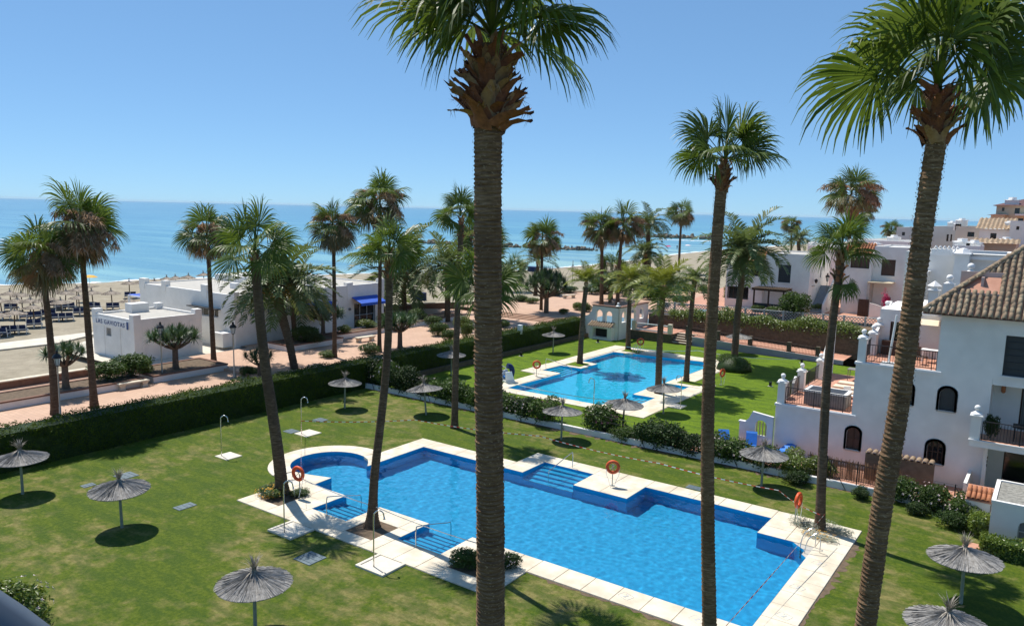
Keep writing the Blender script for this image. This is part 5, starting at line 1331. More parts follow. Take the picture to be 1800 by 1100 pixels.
# dragon trees: thick forking trunk, rosettes of stiff leaves
def rosette(seed, n=95, L=.62):
    r = random.Random(seed); mb = MB()
    for i in range(n):
        el = rad(r.uniform(-25, 88)); az = i*2.39996; d = Vector((math.cos(az)*math.cos(el), math.sin(az)*math.cos(el), math.sin(el))); s = d.cross(Z).normalized()*.02; l = L*r.uniform(.75, 1.1)
        q = d*l*.5; e = q + (d + Vector((0, 0, -.25))).normalized()*l*.5
        mb.add([-s, s, q + s, q - s, e], [(0, 1, 2, 3), (3, 2, 4)])
    return mb.mesh('leaf_rosette', M['dragon'])
ROS = [rosette(k) for k in range(3)]
DG = 'dragon trees on the promenade'
def dragon(px, py, z, hpx, spx, label, n=16, seed=1, dome=.25, droop=0):
    x, y = gp(px, py, z); r = random.Random(seed); m1 = mpp((x, y, z)); h = hpx*m1; sp = spx*m1
    t = thing('dragon_tree', label, 'tree', (x, y, z), r.uniform(0, 6), DG); mb = MB(); fork = Vector((0, 0, h*.55))
    mb.tube([(0, 0, 0), (0, 0, h*.1), (0, 0, h*.55)], [.105*h, .085*h, .075*h], 10)
    for i in range(n):
        a = i*2.39996; q = math.sqrt((i + .5)/n); p = Vector((math.cos(a)*sp*q, math.sin(a)*sp*q, h*(.84 + dome*(1 - q*q)*.6 - droop*q)))
        mid = fork.lerp(p, .5) + Vector((0, 0, -.04*h)); mb.tube(spline([fork, mid, p], 3), [.036*h]*3 + [.025*h]*4, 6)
        o = link('leaf_rosette', ROS[i % 3], t, p); s = sp*r.uniform(.7, .95)*(1.25 if n < 12 else 1.0); o.scale = (s, s, s); o.rotation_euler = (r.uniform(-.3, .3), r.uniform(-.3, .3), r.uniform(0, 6))
    mb.build('trunk', M['twig'], t)
dragon(309, 648, PA + .5, 63, 40, 'dragon tree with flat umbrella crown in front of the kiosk wall', 18, 1)
dragon(116, 682, PA + .5, 70, 34, 'dragon tree between the two leftmost palms', 15, 2)
dragon(703, 612, PB, 52, 34, 'dragon tree with many pale forks behind the palm trunk, by the narrow planter', 18, 3)
dragon(568, 586, PB + .5, 42, 34, 'yellowish drooping dragon tree before the small blue awning', 14, 4, .3, .1)
dragon(960, 552, PB + .3, 52, 36, 'round dense dragon tree at the top of the wide steps', 22, 5, .8)
dragon(1072, 532, PC, 34, 38, 'broad dragon tree on the square behind the arched wall', 18, 6, .5)
dragon(456, 664, PA, 40, 26, 'young dragon tree beside the low steps, half behind the bending palm', 9, 7)
dragon(1100, 520, PC, 30, 26, 'dragon tree in the shade right of the close pair of palms', 14, 8, .6)
for (px, py, z, rx_, h), kd, lb in zip(((190, 668, PA+.5, 1.5, 1.6), (232, 660, PA+.5, 1.6, 1.9), (255, 655, PA+.5, .8, .8), (535, 600, PB+.5, 1.5, 1.7), (555, 602, PB+.5, 1.0, 1.1), (605, 585, PB+.5, .9, .8), (645, 575, PB+.5, 1.3, .9), (735, 560, PB+.5, 1.2, 1.2), (650, 622, PB, 1.2, 1.0), (790, 600, PB, 1.1, 1.4), (820, 595, PB, .8, 1.9),
        (1000, 515, PC, 1.5, 1.3), (1130, 518, PC, 3.4, 4.2), (1168, 520, PC, 3.2, 3.6), (1090, 515, PC, 1.6, 1.6), (1015, 545, PC, .9, 1.2), (975, 520, PC, 1.3, 1.2), (1195, 535, 3.2, 1.3, 1.3), (1397, 556, 3.2, 1.9, 2.9), (1330, 548, 3.2, 1.0, .9), (1360, 552, 3.2, 1.4, 1.0), (1395, 556, 3.2, 1.2, .9), (1290, 530, 3.2, 1.4, 2.6), (1440, 548, 3.2, .9, 1.0), (1165, 545, 2.4, 1.0, 1.2)),
        ('bush', 'bush', 'bushy', 'bush', 'bushdk', 'bushy', 'bushy', 'bush', 'bush', 'bush', 'bushy', 'bush', 'bushdk', 'bushdk', 'bush', 'bushy', 'bush', 'bush', 'bush', 'bush', 'bush', 'bushdk', 'bush', 'bushy', 'bushdk'),
        ('dense round bush in the planter left of the kiosk corner', 'bigger round bush in the planter, touching the kiosk corner', 'small yellowish bush right of the round planter bushes', 'olive round bush beside the second date palm', 'dark bush under the yellowish dragon tree', 'low yellow-green plants in the narrow planter, left part', 'low yellow-green plants in the narrow planter, right part', 'grey-green bush above the narrow planter end', 'reddish low plants behind the hedge by the restaurant door', 'green bush behind the hedge left of the lawn palm', 'tall leafy plant beside the thickest trunk, over the hedge',
         'round clipped bush by the beach on the square', 'big dark rounded tree behind the arched wall, left half', 'big dark rounded tree behind the arched wall, right half', 'bush on the square behind the close pair of palms', 'yellow-green plant above the hedge end', 'low bush beside the round dense dragon tree', 'small round bush in the terracotta courtyard', 'clipped egg-shaped bush in front of the pergola house', 'low green bush before the pergola house, left', 'low bush with white blooms before the pergola house', 'low dark bush before the stair foot', 'loose shrub at the seaward corner of the pergola house', 'yellow-green plant at the foot of the white stair', 'dark fan-leaved plant at the bank end by the arched wall')):
    x, y = gp(px, py, z); bush(x, y, z, rx_, h, lb, kd, int(px) % 3, 'petalw' if px == 1360 else None)
rp = random.Random(12)
for k, (px, py, z, rx_, h, kd, lb) in enumerate(((918, 530, PC, 1.3, 1.0, 'bush', 'bush against the low wall of the square, left of the round tree'), (935, 533, PC, 1.2, .9, 'bushy', 'yellow-green bush against the low wall of the square'), (1040, 517, PC, 1.6, 1.6, 'bush', 'bush by the seaward wall behind the small date palm'),
        (1062, 516, PC, 1.8, 2.0, 'bushdk', 'dark bush by the seaward wall behind the close palms'), (1205, 512, PC, 1.6, 1.4, 'bush', 'bush by the seaward wall near the white house'), (1240, 515, PC, 1.5, 1.3, 'bushy', 'yellowish bush by the white corner house'), (1150, 527, PC, 2.2, 2.6, 'bushdk', 'dark bush in the shade of the feathery palms'),
        (770, 590, PB, 1.2, 1.6, 'bush', 'bush behind the hedge, below the dark date palm'), (885, 575, PB, 1.0, .9, 'bush', 'bush at the left end of the wide steps'), (815, 575, PB + .5, 1.2, 1.3, 'bushy', 'pale bush in the far planter beside the thickest trunk'), (760, 572, PB + .5, 1.2, 1.2, 'bush', 'grey-green bush in the far planter below the dark date palm'),
        (680, 572, PB + .5, 1.3, 1.5, 'bush', 'rounded bush at the end of the narrow planter'), (1030, 548, PC, 1.0, 1.3, 'bush', 'bush over the hedge end beside the arched wall'), (990, 552, PC, .8, .8, 'bushy', 'low yellowish plant over the hedge end'), (575, 628, PB, .9, .6, 'bush', 'low plants behind the hedge at the thin straight palm'), (440, 660, PA, .9, .8, 'bush', 'low plants beside the low steps'))):
    x, y = gp(px, py, z); bush(x, y, z, rx_, h, lb, kd, k % 3)
# --- beach parasols with loungers
cb = [canopy_mesh(1.2, .46, 60, 20 + k, 'thatchb', .07) for k in range(2)]
pm = MB(); pm.lathe([(.07, -.2), (.06, 2.3)], (0, 0, 0), 7); BP = pm.mesh('pole', M['pole'])
lb_ = MB(); lb_.box(-.34, -.95, .28, .34, .35, .36); LBs = lb_.mesh('seat_cushion', M['bluefab'])
lb_ = MB(); lb_.loft([[(-.34, .36, .3), (.34, .36, .3), (.34, .44, .3), (-.34, .44, .3)], [(-.34, .72, .98), (.34, .72, .98), (.34, .80, .96), (-.34, .80, .96)]]); LBb = lb_.mesh('back_cushion', M['bluefab'])
lb_ = MB()
for s in (-.37, .37):
    lb_.box(s-.03, -1.0, .24, s+.03, .42, .30); lb_.loft([[(s-.03, .40, .26), (s+.03, .40, .26), (s+.03, .50, .26), (s-.03, .50, .26)], [(s-.03, .77, 1.0), (s+.03, .77, 1.0), (s+.03, .85, .98), (s-.03, .85, .98)]])
    for y in (-.9, .4): lb_.box(s-.03, y-.03, 0, s+.03, y+.03, .239)
lb_.box(-.34, .83, .5, .34, .86, .56)
LBf = lb_.mesh('frame', M['plastic'])
rb = random.Random(8)
ORD = 'first second third fourth fifth sixth seventh eighth ninth tenth eleventh twelfth'.split()
BU = sorted(((0, 590, 2), (26, 585, 3), (54, 560, 3), (60, 574, 2), (20, 545, 2), (110, 562, 3), (115, 543, 3), (140, 553, 2), (165, 543, 2), (198, 543, 2), (228, 523, 2), (250, 521, 0), (272, 521, 2), (293, 514, 0), (310, 512, 0), (330, 510, 0), (228, 560, 0), (40, 548, 0), (5, 560, 2), (85, 556, 2), (75, 545, 0), (135, 538, 0), (95, 540, 2), (360, 505, 0), (420, 505, 0), (460, 500, 0), (150, 530, 0), (30, 560, 0)))
cnt = {}
for (px, py, n) in BU:
    x, y = gp(px, py, .3); row = 'the nearest beach row' if py > 556 else 'the middle beach rows' if py > 536 else 'the beach row nearest the sea'
    no = ORD[cnt.get(row, 0)]; cnt[row] = cnt.get(row, 0) + 1
    t = thing('beach_parasol', 'straw beach parasol, %s from the left in %s' % (no, row), 'parasol', (x, y, .3), rb.uniform(0, 6), 'straw parasols on the beach')
    t.rotation_euler = (rb.uniform(-.06, .06), rb.uniform(-.06, .06), 0)
    link('pole', BP, t); link('canopy', cb[px % 2], t, (0, 0, 2.42)); link('tuft', TUFT[px % 3], t, (0, 0, 2.4), None, .7)
    for k in range(n):
        q = link('sun_lounger', None, None, (x + .31*(k - (n-1)/2) + .5, y + .62*(k - (n-1)/2) - .2, .3), rad(-117) + rb.uniform(-.1, .1))
        tag(q, '%s navy lounger under the %s parasol of %s' % ((('left', 'right') if n == 2 else ('left', 'middle', 'right'))[k], no, row), 'sun lounger', 'navy loungers on the beach'); link('frame', LBf, q); link('seat_cushion', LBs, q); link('back_cushion', LBb, q)
for (px, py), lb in zip(((738, 528), (935, 478)), ('dark blue stack of folded loungers on the sand right of the restaurant', 'dark beach bundle by the waterline')):
    x, y = gp(px, py, .2); t = thing('lounger_stack', lb, 'stack', (x, y, .25))
    for k in range(4): m = MB(); m.bbox(-.9, -.5, k*.3, .9, .5, k*.3+.27, .04); m.build('folded_lounger', M['bluefab'], t)
# a rope net climbing frame on the sand
x, y = gp(1006, 497, .3); t = thing('rope_pyramid', 'slim rope climbing pyramid on the sand', 'climbing frame', (x, y, .3)); m = MB(); m.rod((0, 0, 0), (0, 0, 4.3), .08, 6); m.build('mast', M['galv'], t)
m = MB()
for k in range(8):
    a = k*math.pi/4; m.rod((0, 0, 3.6), (2.3*math.cos(a), 2.3*math.sin(a), .1), .02, 4)
    for f in (.3, .55, .8):
        b = a + math.pi/4; m.rod((2.3*f*math.cos(a), 2.3*f*math.sin(a), 3.6 - 3.5*f), (2.3*f*math.cos(b), 2.3*f*math.sin(b), 3.6 - 3.5*f), .015, 4)
m.build('net', M['greybox'], t)
# breakwaters
def rockmesh(seed):
    r = random.Random(seed); mb = MB(); mb.ball((0, 0, 0), 1, 7, 5); mb.V = [tuple(c*r.uniform(.7, 1.15) for c in p) for p in mb.V]; return mb.mesh('boulder', M['rock'])
RK = [rockmesh(k) for k in range(5)]
def groyne(pa, pb, label, n, size):
    a, b = gp(*pa, -.5), gp(*pb, -.5); t = thing('breakwater', label, 'breakwater', (a[0], a[1], -.5)); r = random.Random(n); d = Vector((b[0]-a[0], b[1]-a[1], 0))
    for i in range(n):
        f = r.random(); p = d*f + Vector((r.gauss(0, 2.6), r.gauss(0, 2.6), 0)); s = size*r.uniform(.5, 1.3)
        o = link('boulder', RK[i % 5], t, p + Z*r.uniform(-.2, 1.1)*s*.8); o.scale = (s*1.3, s, s*.8); o.rotation_euler = (r.uniform(0, 6), r.uniform(0, 6), r.uniform(0, 6))
groyne((735, 427), (1042, 441), 'long dark rock breakwater in the sea, nearer one', 240, .85)
groyne((1148, 417), (1252, 421), 'short rock breakwater with white surf, farther one', 80, 1.25)
m = MB()
for (pa, pb) in (((1148, 413.5), (1252, 418)), ((1156, 421), (1258, 424.5))):
    a, b = gp(*pa, -.5), gp(*pb, -.5); fp = [(a[0] + (b[0]-a[0])*k/30, a[1] + (b[1]-a[1])*k/30) for k in range(31)]; ribbon(m, fp, -3.5, 5, -.46)
stuff(m.build('breaking_surf', M['foam']))
# people on the breakwater and the beach
def person(px, py, z, label, h=1.72, pose=0):
    x, y = gp(px, py, z); t = thing('person', label, 'person', (x, y, z))
    me = bpy.data.meshes.new('body'); V = [(0, 0, .95), (0, 0, 1.2), (0, 0, 1.42), (0, 0, 1.52), (0, .02, 1.64), (.2, 0, 1.40), (.26, .05, 1.14), (.28, .18*pose, .92), (-.2, 0, 1.40), (-.26, .05, 1.14), (-.28, .12, .92), (.1, 0, .9), (.12, .03, .48), (.13, 0, .06), (-.1, 0, .9), (-.12, -.02, .48), (-.14, 0, .06), (0, .02, 1.72)]
    Ed = [(0, 1), (1, 2), (2, 3), (3, 4), (4, 17), (2, 5), (5, 6), (6, 7), (2, 8), (8, 9), (9, 10), (0, 11), (11, 12), (12, 13), (0, 14), (14, 15), (15, 16)]
    me.from_pydata(V, Ed, []); me.materials.append(M['cloth']); o = link('body', me, t); o.scale = (h/1.75,)*3
    md = o.modifiers.new('skin', 'SKIN'); R_ = [.15, .14, .15, .06, .1, .065, .045, .035, .065, .045, .035, .09, .06, .045, .09, .06, .045, .08]
    for v, rr_ in zip(me.skin_vertices[0].data, R_): v.radius = (rr_, rr_)
    me.skin_vertices[0].data[0].use_root = True
    o.modifiers.new('sub', 'SUBSURF').levels = 1
    m = MB(); m.ball((0, 0, 1.70*h/1.75), .115, 8, 6); m.build('head', M['skin'], t)
for (px, py), lb in zip(((1005, 440), (1014, 440.5), (1190, 438.5)), ('person in dark clothes standing on the nearer breakwater, left one', 'person in dark clothes standing on the nearer breakwater, right one', 'person in dark clothes by the water under a pink sunshade')): person(px, py, .8 if py > 439 else -.3, lb)
def sunshade(px, py, label, m_):
    x, y = gp(px, py, -.1); t = thing('sunshade', label, 'sunshade', (x, y, -.2)); m = MB(); m.rod((0, 0, 0), (0, 0, 2.1), .03, 5); m.build('pole', M['white2'], t)
    m = MB(); m.lathe([(1.3, 1.75), (.7, 2.02), (.02, 2.12)], (0, 0, 0), 8); m.build('canopy', M[m_], t)
sunshade(1174, 441, 'pink sunshade on the far beach, left one', 'pink'); sunshade(1209, 439, 'white and pink sunshade on the far beach, right one', 'petalw'); sunshade(158, 505, 'yellow sunshade near the waterline behind the second palm', 'yellow')
# ================================================================== BUILDINGS AND WALLS ON THE RIGHT
def finial(t, x, y, z, r=.145):
    m = MB(); m.lathe([(.29, 0), (.29, .05), (.19, .12), (.09, .16), (.08, .22)], (x, y, z), 10); m.ball((x, y, z + .22 + r*.85), r, 10, 7); m.build('ball_finial', M['white2'], t, True)
def pillar(t, x, y, z0, h, w=.42):
    m = MB(); m.box(x-w/2, y-w/2, z0, x+w/2, y+w/2, z0+h); m.bbox(x-w/2-.07, y-w/2-.07, z0+h+.002, x+w/2+.07, y+w/2+.07, z0+h+.08, .02); o = m.build('pillar', M['white'], t); finial(o, x, y, z0+h+.08)
def railing(t, a, b, z, h=1.0, step=.13):
    a, b = Vector((*a, z)), Vector((*b, z)); L = (b-a).length; n = int(L/step); m = MB()
    for k in range(n + 1): p = a.lerp(b, k/n); m.rod(p + Z*.1, p + Z*h, .011, 4)
    o = m.build('balusters', M['black'], t)
    for zz in (.1, h): m = MB(); m.rod(a + Z*zz, b + Z*zz, .024, 6); m.build('rail', M['black'], t)
    for k in range(int(L/1.6) + 1): m = MB(); p = a.lerp(b, min(1, k*1.6/L)); m.rod(p, p + Z*h, .022, 6); m.build('post', M['black'], t)

t = thing('apartment_building', 'white stepped apartment building with terraces and brown barrel-tile roof, on the right', 'building'); AP = t
V0 = 11.3
# ground floor, first floor, second floor as stepped volumes
hG = [arch(21.84, 1.05, 22.53, 2.33), arch(25.9, 1.12, 26.66, 2.36)]
block(t, 'wall', 17.8, V0, 28.5, 23, -.3, 3.0, {'S': hG})
hF = [arch(24.15, 4.08, 24.95, 5.28), arch(26.23, 4.05, 26.95, 5.28)]
block(t, 'wall', 22.0, V0, 28.5, 21, 3.0, 6.05, {'S': hF})
hT = [rect(28.88, 6.28, 30.6, 8.33)]
block(t, 'wall', 25.95, V0, 38, 21, 6.05, 9.12, {'S': hT}, depth=.22)
block(t, 'wall', 22.3, 15.4, 25.95, 21, 6.05, 8.7, {'S': [rect(22.9, 6.1, 24.4, 8.0)]})
for h, p, fr, b in ((hG[0], 'brownshut', 'darkwood', 1), (hG[1], 'glass', 'darkwood', 2), (hF[0], 'glass', 'black', 0), (hF[1], 'shutgrey', 'black', 0)): window(t, 'S', V0, h, .16, p, fr, b, 1 if b else 0, 'conc', 'white2')
window(t, 'S', V0, hT[0], .22, 'shutgrey', 'shutgrey', 0, 5, 'white', None)
window(t, 'S', 15.4, rect(22.9, 6.1, 24.4, 8.0), .16, 'glass', 'darkwood', 1, 1, None)
# recessed part with patio door and balcony door
R0 = 13.2
block(t, 'wall', 28.5, R0, 38, 21, -.3, 6.05, {'S': [rect(29.3, .05, 34, 2.55), rect(29.75, 3.2, 33, 5.55)]}, depth=.25, roof=False)
for a, h in (((29.3, .05, 34, 2.55), 2.5), ((29.75, 3.2, 33, 5.55), 2.3)): window(t, 'S', R0, rect(*a), .25, 'glass', 'darkwood', 2, 0, None)
m = MB(); m.box(28.505, V0 + .02, 5.75, 38, R0 - .003, 6.048); m.build('ceiling_slab', M['white'], t)
m = MB()
for k in range(26):
    x = 29.85 + k*.055 + .012*math.sin(k*2.1); m.tube([(x, R0 + .2, 3.25), (x + .01*math.sin(k), R0 + .2, 5.5)], .03, 5)
cm = mat('sheer_curtain', (.20, .21, .19), (.15, .16, .15), 4, .9); m.build('curtain', cm, t)
# balcony
m = MB(); m.box(27.9, 9.55, 2.85, 38, R0 - .003, 3.12); m.box(27.85, 9.5, 3.125, 38, 9.62, 3.2); m.build('balcony_slab', M['white'], t)
m = MB(); m.box(28.0, 9.65, 3.122, 38, R0-.01, 3.14); m.build('balcony_floor', M['terra'], t)
pillar(t, 28.1, 9.8, 3.2, 1.15, .44)
railing(t, (28.4, 9.72), (36, 9.72), 3.15)
m = MB(); m.bbox(29.6, 10.6, 3.85, 31.0, 11.5, 3.9); 
for a, b in ((29.7, 10.7), (30.9, 10.7), (29.7, 11.4), (30.9, 11.4)): m.rod((a, b, 3.14), (a, b, 3.85), .025, 5)
tag(m.build('balcony_table', M['black']), 'dark table on the first floor balcony behind the black railing', 'table')
bush(28.75, 10.5, 3.15, .38, 1.35, 'dark potted plant on the balcony beside the white pillar', 'bushdk', 2)
for z, x in ((5.25, 28.95), (2.35, 29.0)): m = MB(); m.tube([(x, R0-.02, z-.12), (x, R0-.12, z-.1), (x, R0-.12, z+.12), (x, R0-.02, z+.14)], .1, 8); m.build('wall_light', M['tileorange'], t)
m = MB(); m.box(27.9, 8.9, -.1, 28.05, V0-.003, 1.1); m.box(28.055, 8.9, -.1, 29.2, 9.05, .95); m.box(28.5, V0 - .4, .0, 28.68, V0-.005, 2.8); m.build('patio_wall', M['white'], t)
m = MB()
for k in range(7):
    a = Vector((28.69, 10.4, 2.2 - .07*k)); m.tube([a, a + Vector((.02, .15*math.sin(k*2), .03)), a + Vector((.03, .3*math.sin(k*2), -.03))], .014, 4)
m.build('wall_ornament', M['black'], t)
# terraces
def terrace(x0, y0, x1, y1, z):
    m = MB(); m.box(x0, y0 + .2, z + .003, x1, y1, z + .03); m.build('terrace_floor', M['terra'], t)
    m = MB(); m.bbox(x0 - .06, y0 - .07, z - .1, x1 + .25, y0 + .2, z + .05, .02); m.build('slab_edge', M['white2'], t)
terrace(17.8, V0, 22.0, 22.9, 3.0); terrace(22.0, V0, 25.95, 15.4, 6.05)
pillar(t, 18.05, V0 + .22, 3.05, 1.2); pillar(t, 18.05, 15.6, 3.05, 1.2); pillar(t, 18.05, 20.2, 3.05, 1.2)
railing(t, (18.3, V0 + .1), (21.9, V0 + .1), 3.05); railing(t, (18.02, V0 + .5), (18.02, 15.3), 3.05); railing(t, (18.02, 15.9), (18.02, 20), 3.05)
for y0_, y1_ in ((12.4, 13.5), (14.2, 15.2)):
    m = MB(); m.loft([[(17.85, y0_, 3.05), (18.0, y0_, 3.05), (18.0, y0_, 3.75), (17.85, y0_, 3.75)], [(17.85, (y0_+y1_)/2, 3.05), (18.0, (y0_+y1_)/2, 3.05), (18.0, (y0_+y1_)/2, 4.1), (17.85, (y0_+y1_)/2, 4.1)], [(17.85, y1_, 3.05), (18.0, y1_, 3.05), (18.0, y1_, 3.55), (17.85, y1_, 3.55)]]); m.build('scroll_wall', M['white'], t)
m = MB(); m.loft([[(18.0, 20.4, 3.0), (18.25, 20.4, 3.0), (18.25, 20.4, 4.3), (18.0, 20.4, 4.3)], [(18.0, 23, 3.0), (18.25, 23, 3.0), (18.25, 23, 6.6), (18.0, 23, 6.6)]]); m.build('raking_wall', M['white'], t)
pillar(t, 22.25, V0 + .22, 6.1, 1.25); pillar(t, 22.25, 14.2, 6.1, 1.2)
railing(t, (22.5, V0 + .1), (25.95, V0 + .1), 6.1); railing(t, (22.2, V0 + .5), (22.2, 14.0), 6.1); railing(t, (25.93, V0 + .1), (25.93, V0 + .5), 6.1)
m = MB(); m.loft([[(22.15, 14.5, 6.05), (22.4, 14.5, 6.05), (22.4, 14.5, 7.4), (22.15, 14.5, 7.4)], [(22.15, 18.5, 6.05), (22.4, 18.5, 6.05), (22.4, 18.5, 8.9), (22.15, 18.5, 8.9)]]); m.build('raking_wall', M['white'], t)
finial(t, 22.28, 15.4, 7.7); finial(t, 22.28, 17.6, 8.5)
m = MB(); m.box(24.45, 15.3, 8.3, 25.95, 15.37, 8.55); m.build('awning_case', M['white2'], t); m = MB(); m.loft([[(24.5, 15.29, 8.3), (24.5, 15.29, 8.33), (24.5, 14.2, 8.12), (24.5, 14.2, 8.09)], [(25.9, 15.29, 8.3), (25.9, 15.29, 8.33), (25.9, 14.2, 8.12), (25.9, 14.2, 8.09)]]); m.build('awning', M['cushion'], t)
m = MB(); m.rod((23.55, V0 + .5, 6.08), (23.75, V0 + .5, 8.8), .06, 8); m.box(23.2, V0 + .2, 6.08, 23.9, V0 + .8, 6.16); tag(m.build('parasol_post', M['plastic']), 'white leaning parasol post on the upper terrace', 'post')
def table(x, y, z, w, d, h, mname, label):
    t_ = thing('table', label, 'table', (x, y, z)); m = MB(); m.bbox(-w/2, -d/2, h-.05, w/2, d/2, h); m.build('tabletop', M[mname], t_)
    for sx in (-1, 1):
        for sy in (-1, 1): m = MB(); m.rod((sx*(w/2-.08), sy*(d/2-.08), 0), (sx*(w/2-.08), sy*(d/2-.08), h-.05), .025, 5); m.build('leg', M[mname], t_)
table(25.3, 13.9, 6.08, .9, .6, .75, 'plastic', 'white table at the back of the upper terrace')
def chair(x, y, z, rz, mname, label):
    t_ = thing('chair', label, 'chair', (x, y, z), rz); m = MB(); m.bbox(-.24, -.24, .42, .24, .24, .47); m.build('seat', M[mname], t_); m = MB(); m.bbox(-.24, .2, .47, .24, .25, .95); m.build('backrest', M[mname], t_)
    for sx in (-.21, .21):
        for sy in (-.21, .21): m = MB(); m.rod((sx, sy, 0), (sx, sy, .42), .02, 5); m.build('leg', M[mname], t_)
chair(25.0, 12.9, 6.08, 1.2, 'darkwood', 'dark chair casting shade on the upper terrace'); chair(24.4, 14.5, 6.08, .2, 'darkwood', 'dark chair by the door of the upper terrace')
m = MB(); m.box(22.6, 14.9, 6.09, 24.0, 15.3, 6.9); tag(m.build('bench_chest', M['darkwood']), 'dark wooden chest along the wall of the upper terrace', 'chest')
# hot tub and loungers on the lower terrace
x, y = gp(1430, 700, 3.05)
t2 = thing('hot_tub', 'square grey hot tub with dark cover on the lower terrace', 'hot tub', (20.3, 12.9, 3.04)); m = MB(); m.box(-1.15, -.75, 0, 1.15, .75, .78); m.build('tub', M['greybox'], t2); m = MB(); m.bbox(-1.2, -.8, .782, 1.2, .8, .86); m.build('rim', M['plastic'], t2); m = MB(); m.box(-1.0, -.6, .862, 1.0, .6, .875); m.build('cover', M['shutgrey'], t2)
for k, lb in enumerate(('cream sun lounger on the lower terrace, nearest the hot tub', 'cream sun lounger on the lower terrace, second from the hot tub', 'cream sun lounger on the lower terrace, farthest from the hot tub')):
    l = thing('terrace_lounger', lb, 'sun lounger', (21.2, 15.6 + 1.35*k, 3.04), rad(-90), 'cream loungers on the lower terrace'); m = MB(); m.bbox(-.33, -1.5, .3, .33, .45, .42, .04); m.build('cushion', M['cushion'], l); m = MB(); m.loft([[(-.33, .46, .32), (.33, .46, .32), (.33, .5, .42), (-.33, .5, .42)], [(-.33, 1.0, .7), (.33, 1.0, .7), (.33, .96, .8), (-.33, .96, .8)]]); m.build('back_cushion', M['cushion'], l)
    for sx in (-.28, .28):
        for sy in (-1.3, .3): m = MB(); m.rod((sx, sy, 0), (sx, sy, .3), .03, 5); m.build('leg', M['plastic'], l)
chair(21.2, 14.3, 3.04, .8, 'plastic', 'white chair on the lower terrace beside the hot tub'); table(20.2, 21.3, 3.04, 1.2, .8, .8, 'greybox', 'grey table at the far end of the lower terrace')
# hip roof of barrel tiles
def tilemesh(m, L=.44, r=.125, seed=0):
    mb = MB(); rows = []
    for (y, q) in ((0, r), (L, r*.86)):
        rows.append([(q*math.cos(math.pi*i/6), y, q*math.sin(math.pi*i/6)) for i in range(7)])
    vs = rows[0] + rows[1] + [(p[0]*.8, p[1], p[2]*.8) for p in rows[0]]
    mb.add(vs, [(i, i+1, i+8, i+7) for i in range(6)] + [(i+1, i, i+14, i+15) for i in range(6)])
    return mb.mesh('roof_tile', M[m], True)
TL = [tilemesh('tile', seed=k) for k in range(2)]
def roof_slope(t, o, ux, up, W, L, keep, tiles=TL, pitch=.29, exp=.36, limit=300, base='soil', und=True):
    """tiles laid from eave corner o along ux (width W) and up the slope (length L); keep(a,b) says where"""
    ux = Vector(ux).normalized(); up = Vector(up).normalized(); n = ux.cross(up).normalized(); o = Vector(o); k = 0
    mt = Matrix((ux, up, n)).transposed().to_4x4(); rest = MB(); r = random.Random(int(W*100))
    for j in range(int(L/exp)):
        for i in range(int(W/pitch)):
            a, b = (i + .5)*pitch, j*exp - .06
            if not keep(a, b + .15): continue
            mm = Matrix.Translation(o + ux*(a + r.uniform(-.012, .012)) + up*b + n*(.02 + r.uniform(0, .015))) @ mt @ Matrix.Rotation(rad(r.uniform(-2, 2)), 4, 'Z') @ Matrix.Rotation(rad(3), 4, 'X')
            if k < limit: q = link('roof_tile', tiles[(i + j) % len(tiles)], t); q.matrix_world = mm; q.matrix_local = mm if t.matrix_world == Matrix() else t.matrix_world.inverted() @ mm
            else:
                me = tiles[0]; rest.add([mm @ v.co for v in me.vertices], [tuple(p.vertices) for p in me.polygons])
            k += 1
    if rest.V: stuff(rest.build('roof_tiles', tiles[0].materials[0], t, True))
# front slope rises towards +Y, left slope rises towards +X; hip between them
E0 = (25.1, 10.85, 9.18); SL = rad(40)
ups = (0, math.cos(SL), math.sin(SL)); upw = (math.cos(SL), 0, math.sin(SL)); RL = 6.0; run = RL*math.cos(SL); ris = RL*math.sin(SL)
m = MB(); A = Vector(E0); top = A + Vector((run, run, ris)); Bv = Vector((38, 10.85, 9.18)); Bt = Vector((38, 10.85 + run, 9.18 + ris)); Cv = Vector((25.1, 22, 9.18)); Ct = Vector((25.1 + run, 22, 9.18 + ris))
dz = Vector((0, 0, -.06))
m.add([A, Bv, Bt, top, Ct, Cv], [(0, 1, 2, 3), (0, 3, 4, 5)]); m.add([A + dz, Bv + dz, Vector((38, 22, 9.12)), Cv + dz], [(3, 2, 1, 0)]); m.build('roof_deck', M['terra'], t)
notch = lambda a, b: not (1.35 < a < 3.3 and 1.55 < b < 3.1)
roof_slope(t, A, (1, 0, 0), ups, 6.6, RL, lambda a, b: a > b*math.cos(SL) - .05 and notch(a, b), limit=230)
roof_slope(t, Cv, (0, -1, 0), upw, 11.1, RL, lambda a, b: (11.15 - a) > b*math.cos(SL) - .1, limit=40)
hipd = (top - A); nh = int(hipd.length/.4); hmt = hipd.normalized(); sd = hmt.cross(Z).normalized(); nn = sd.cross(hmt)
for k in range(nh):
    q = link('ridge_tile', TL[0], t); q.matrix_world = Matrix.Translation(A + hipd*(k/nh) + nn*.1) @ Matrix((sd, hmt, nn)).transposed().to_4x4() @ Matrix.Scale(1.25, 4)
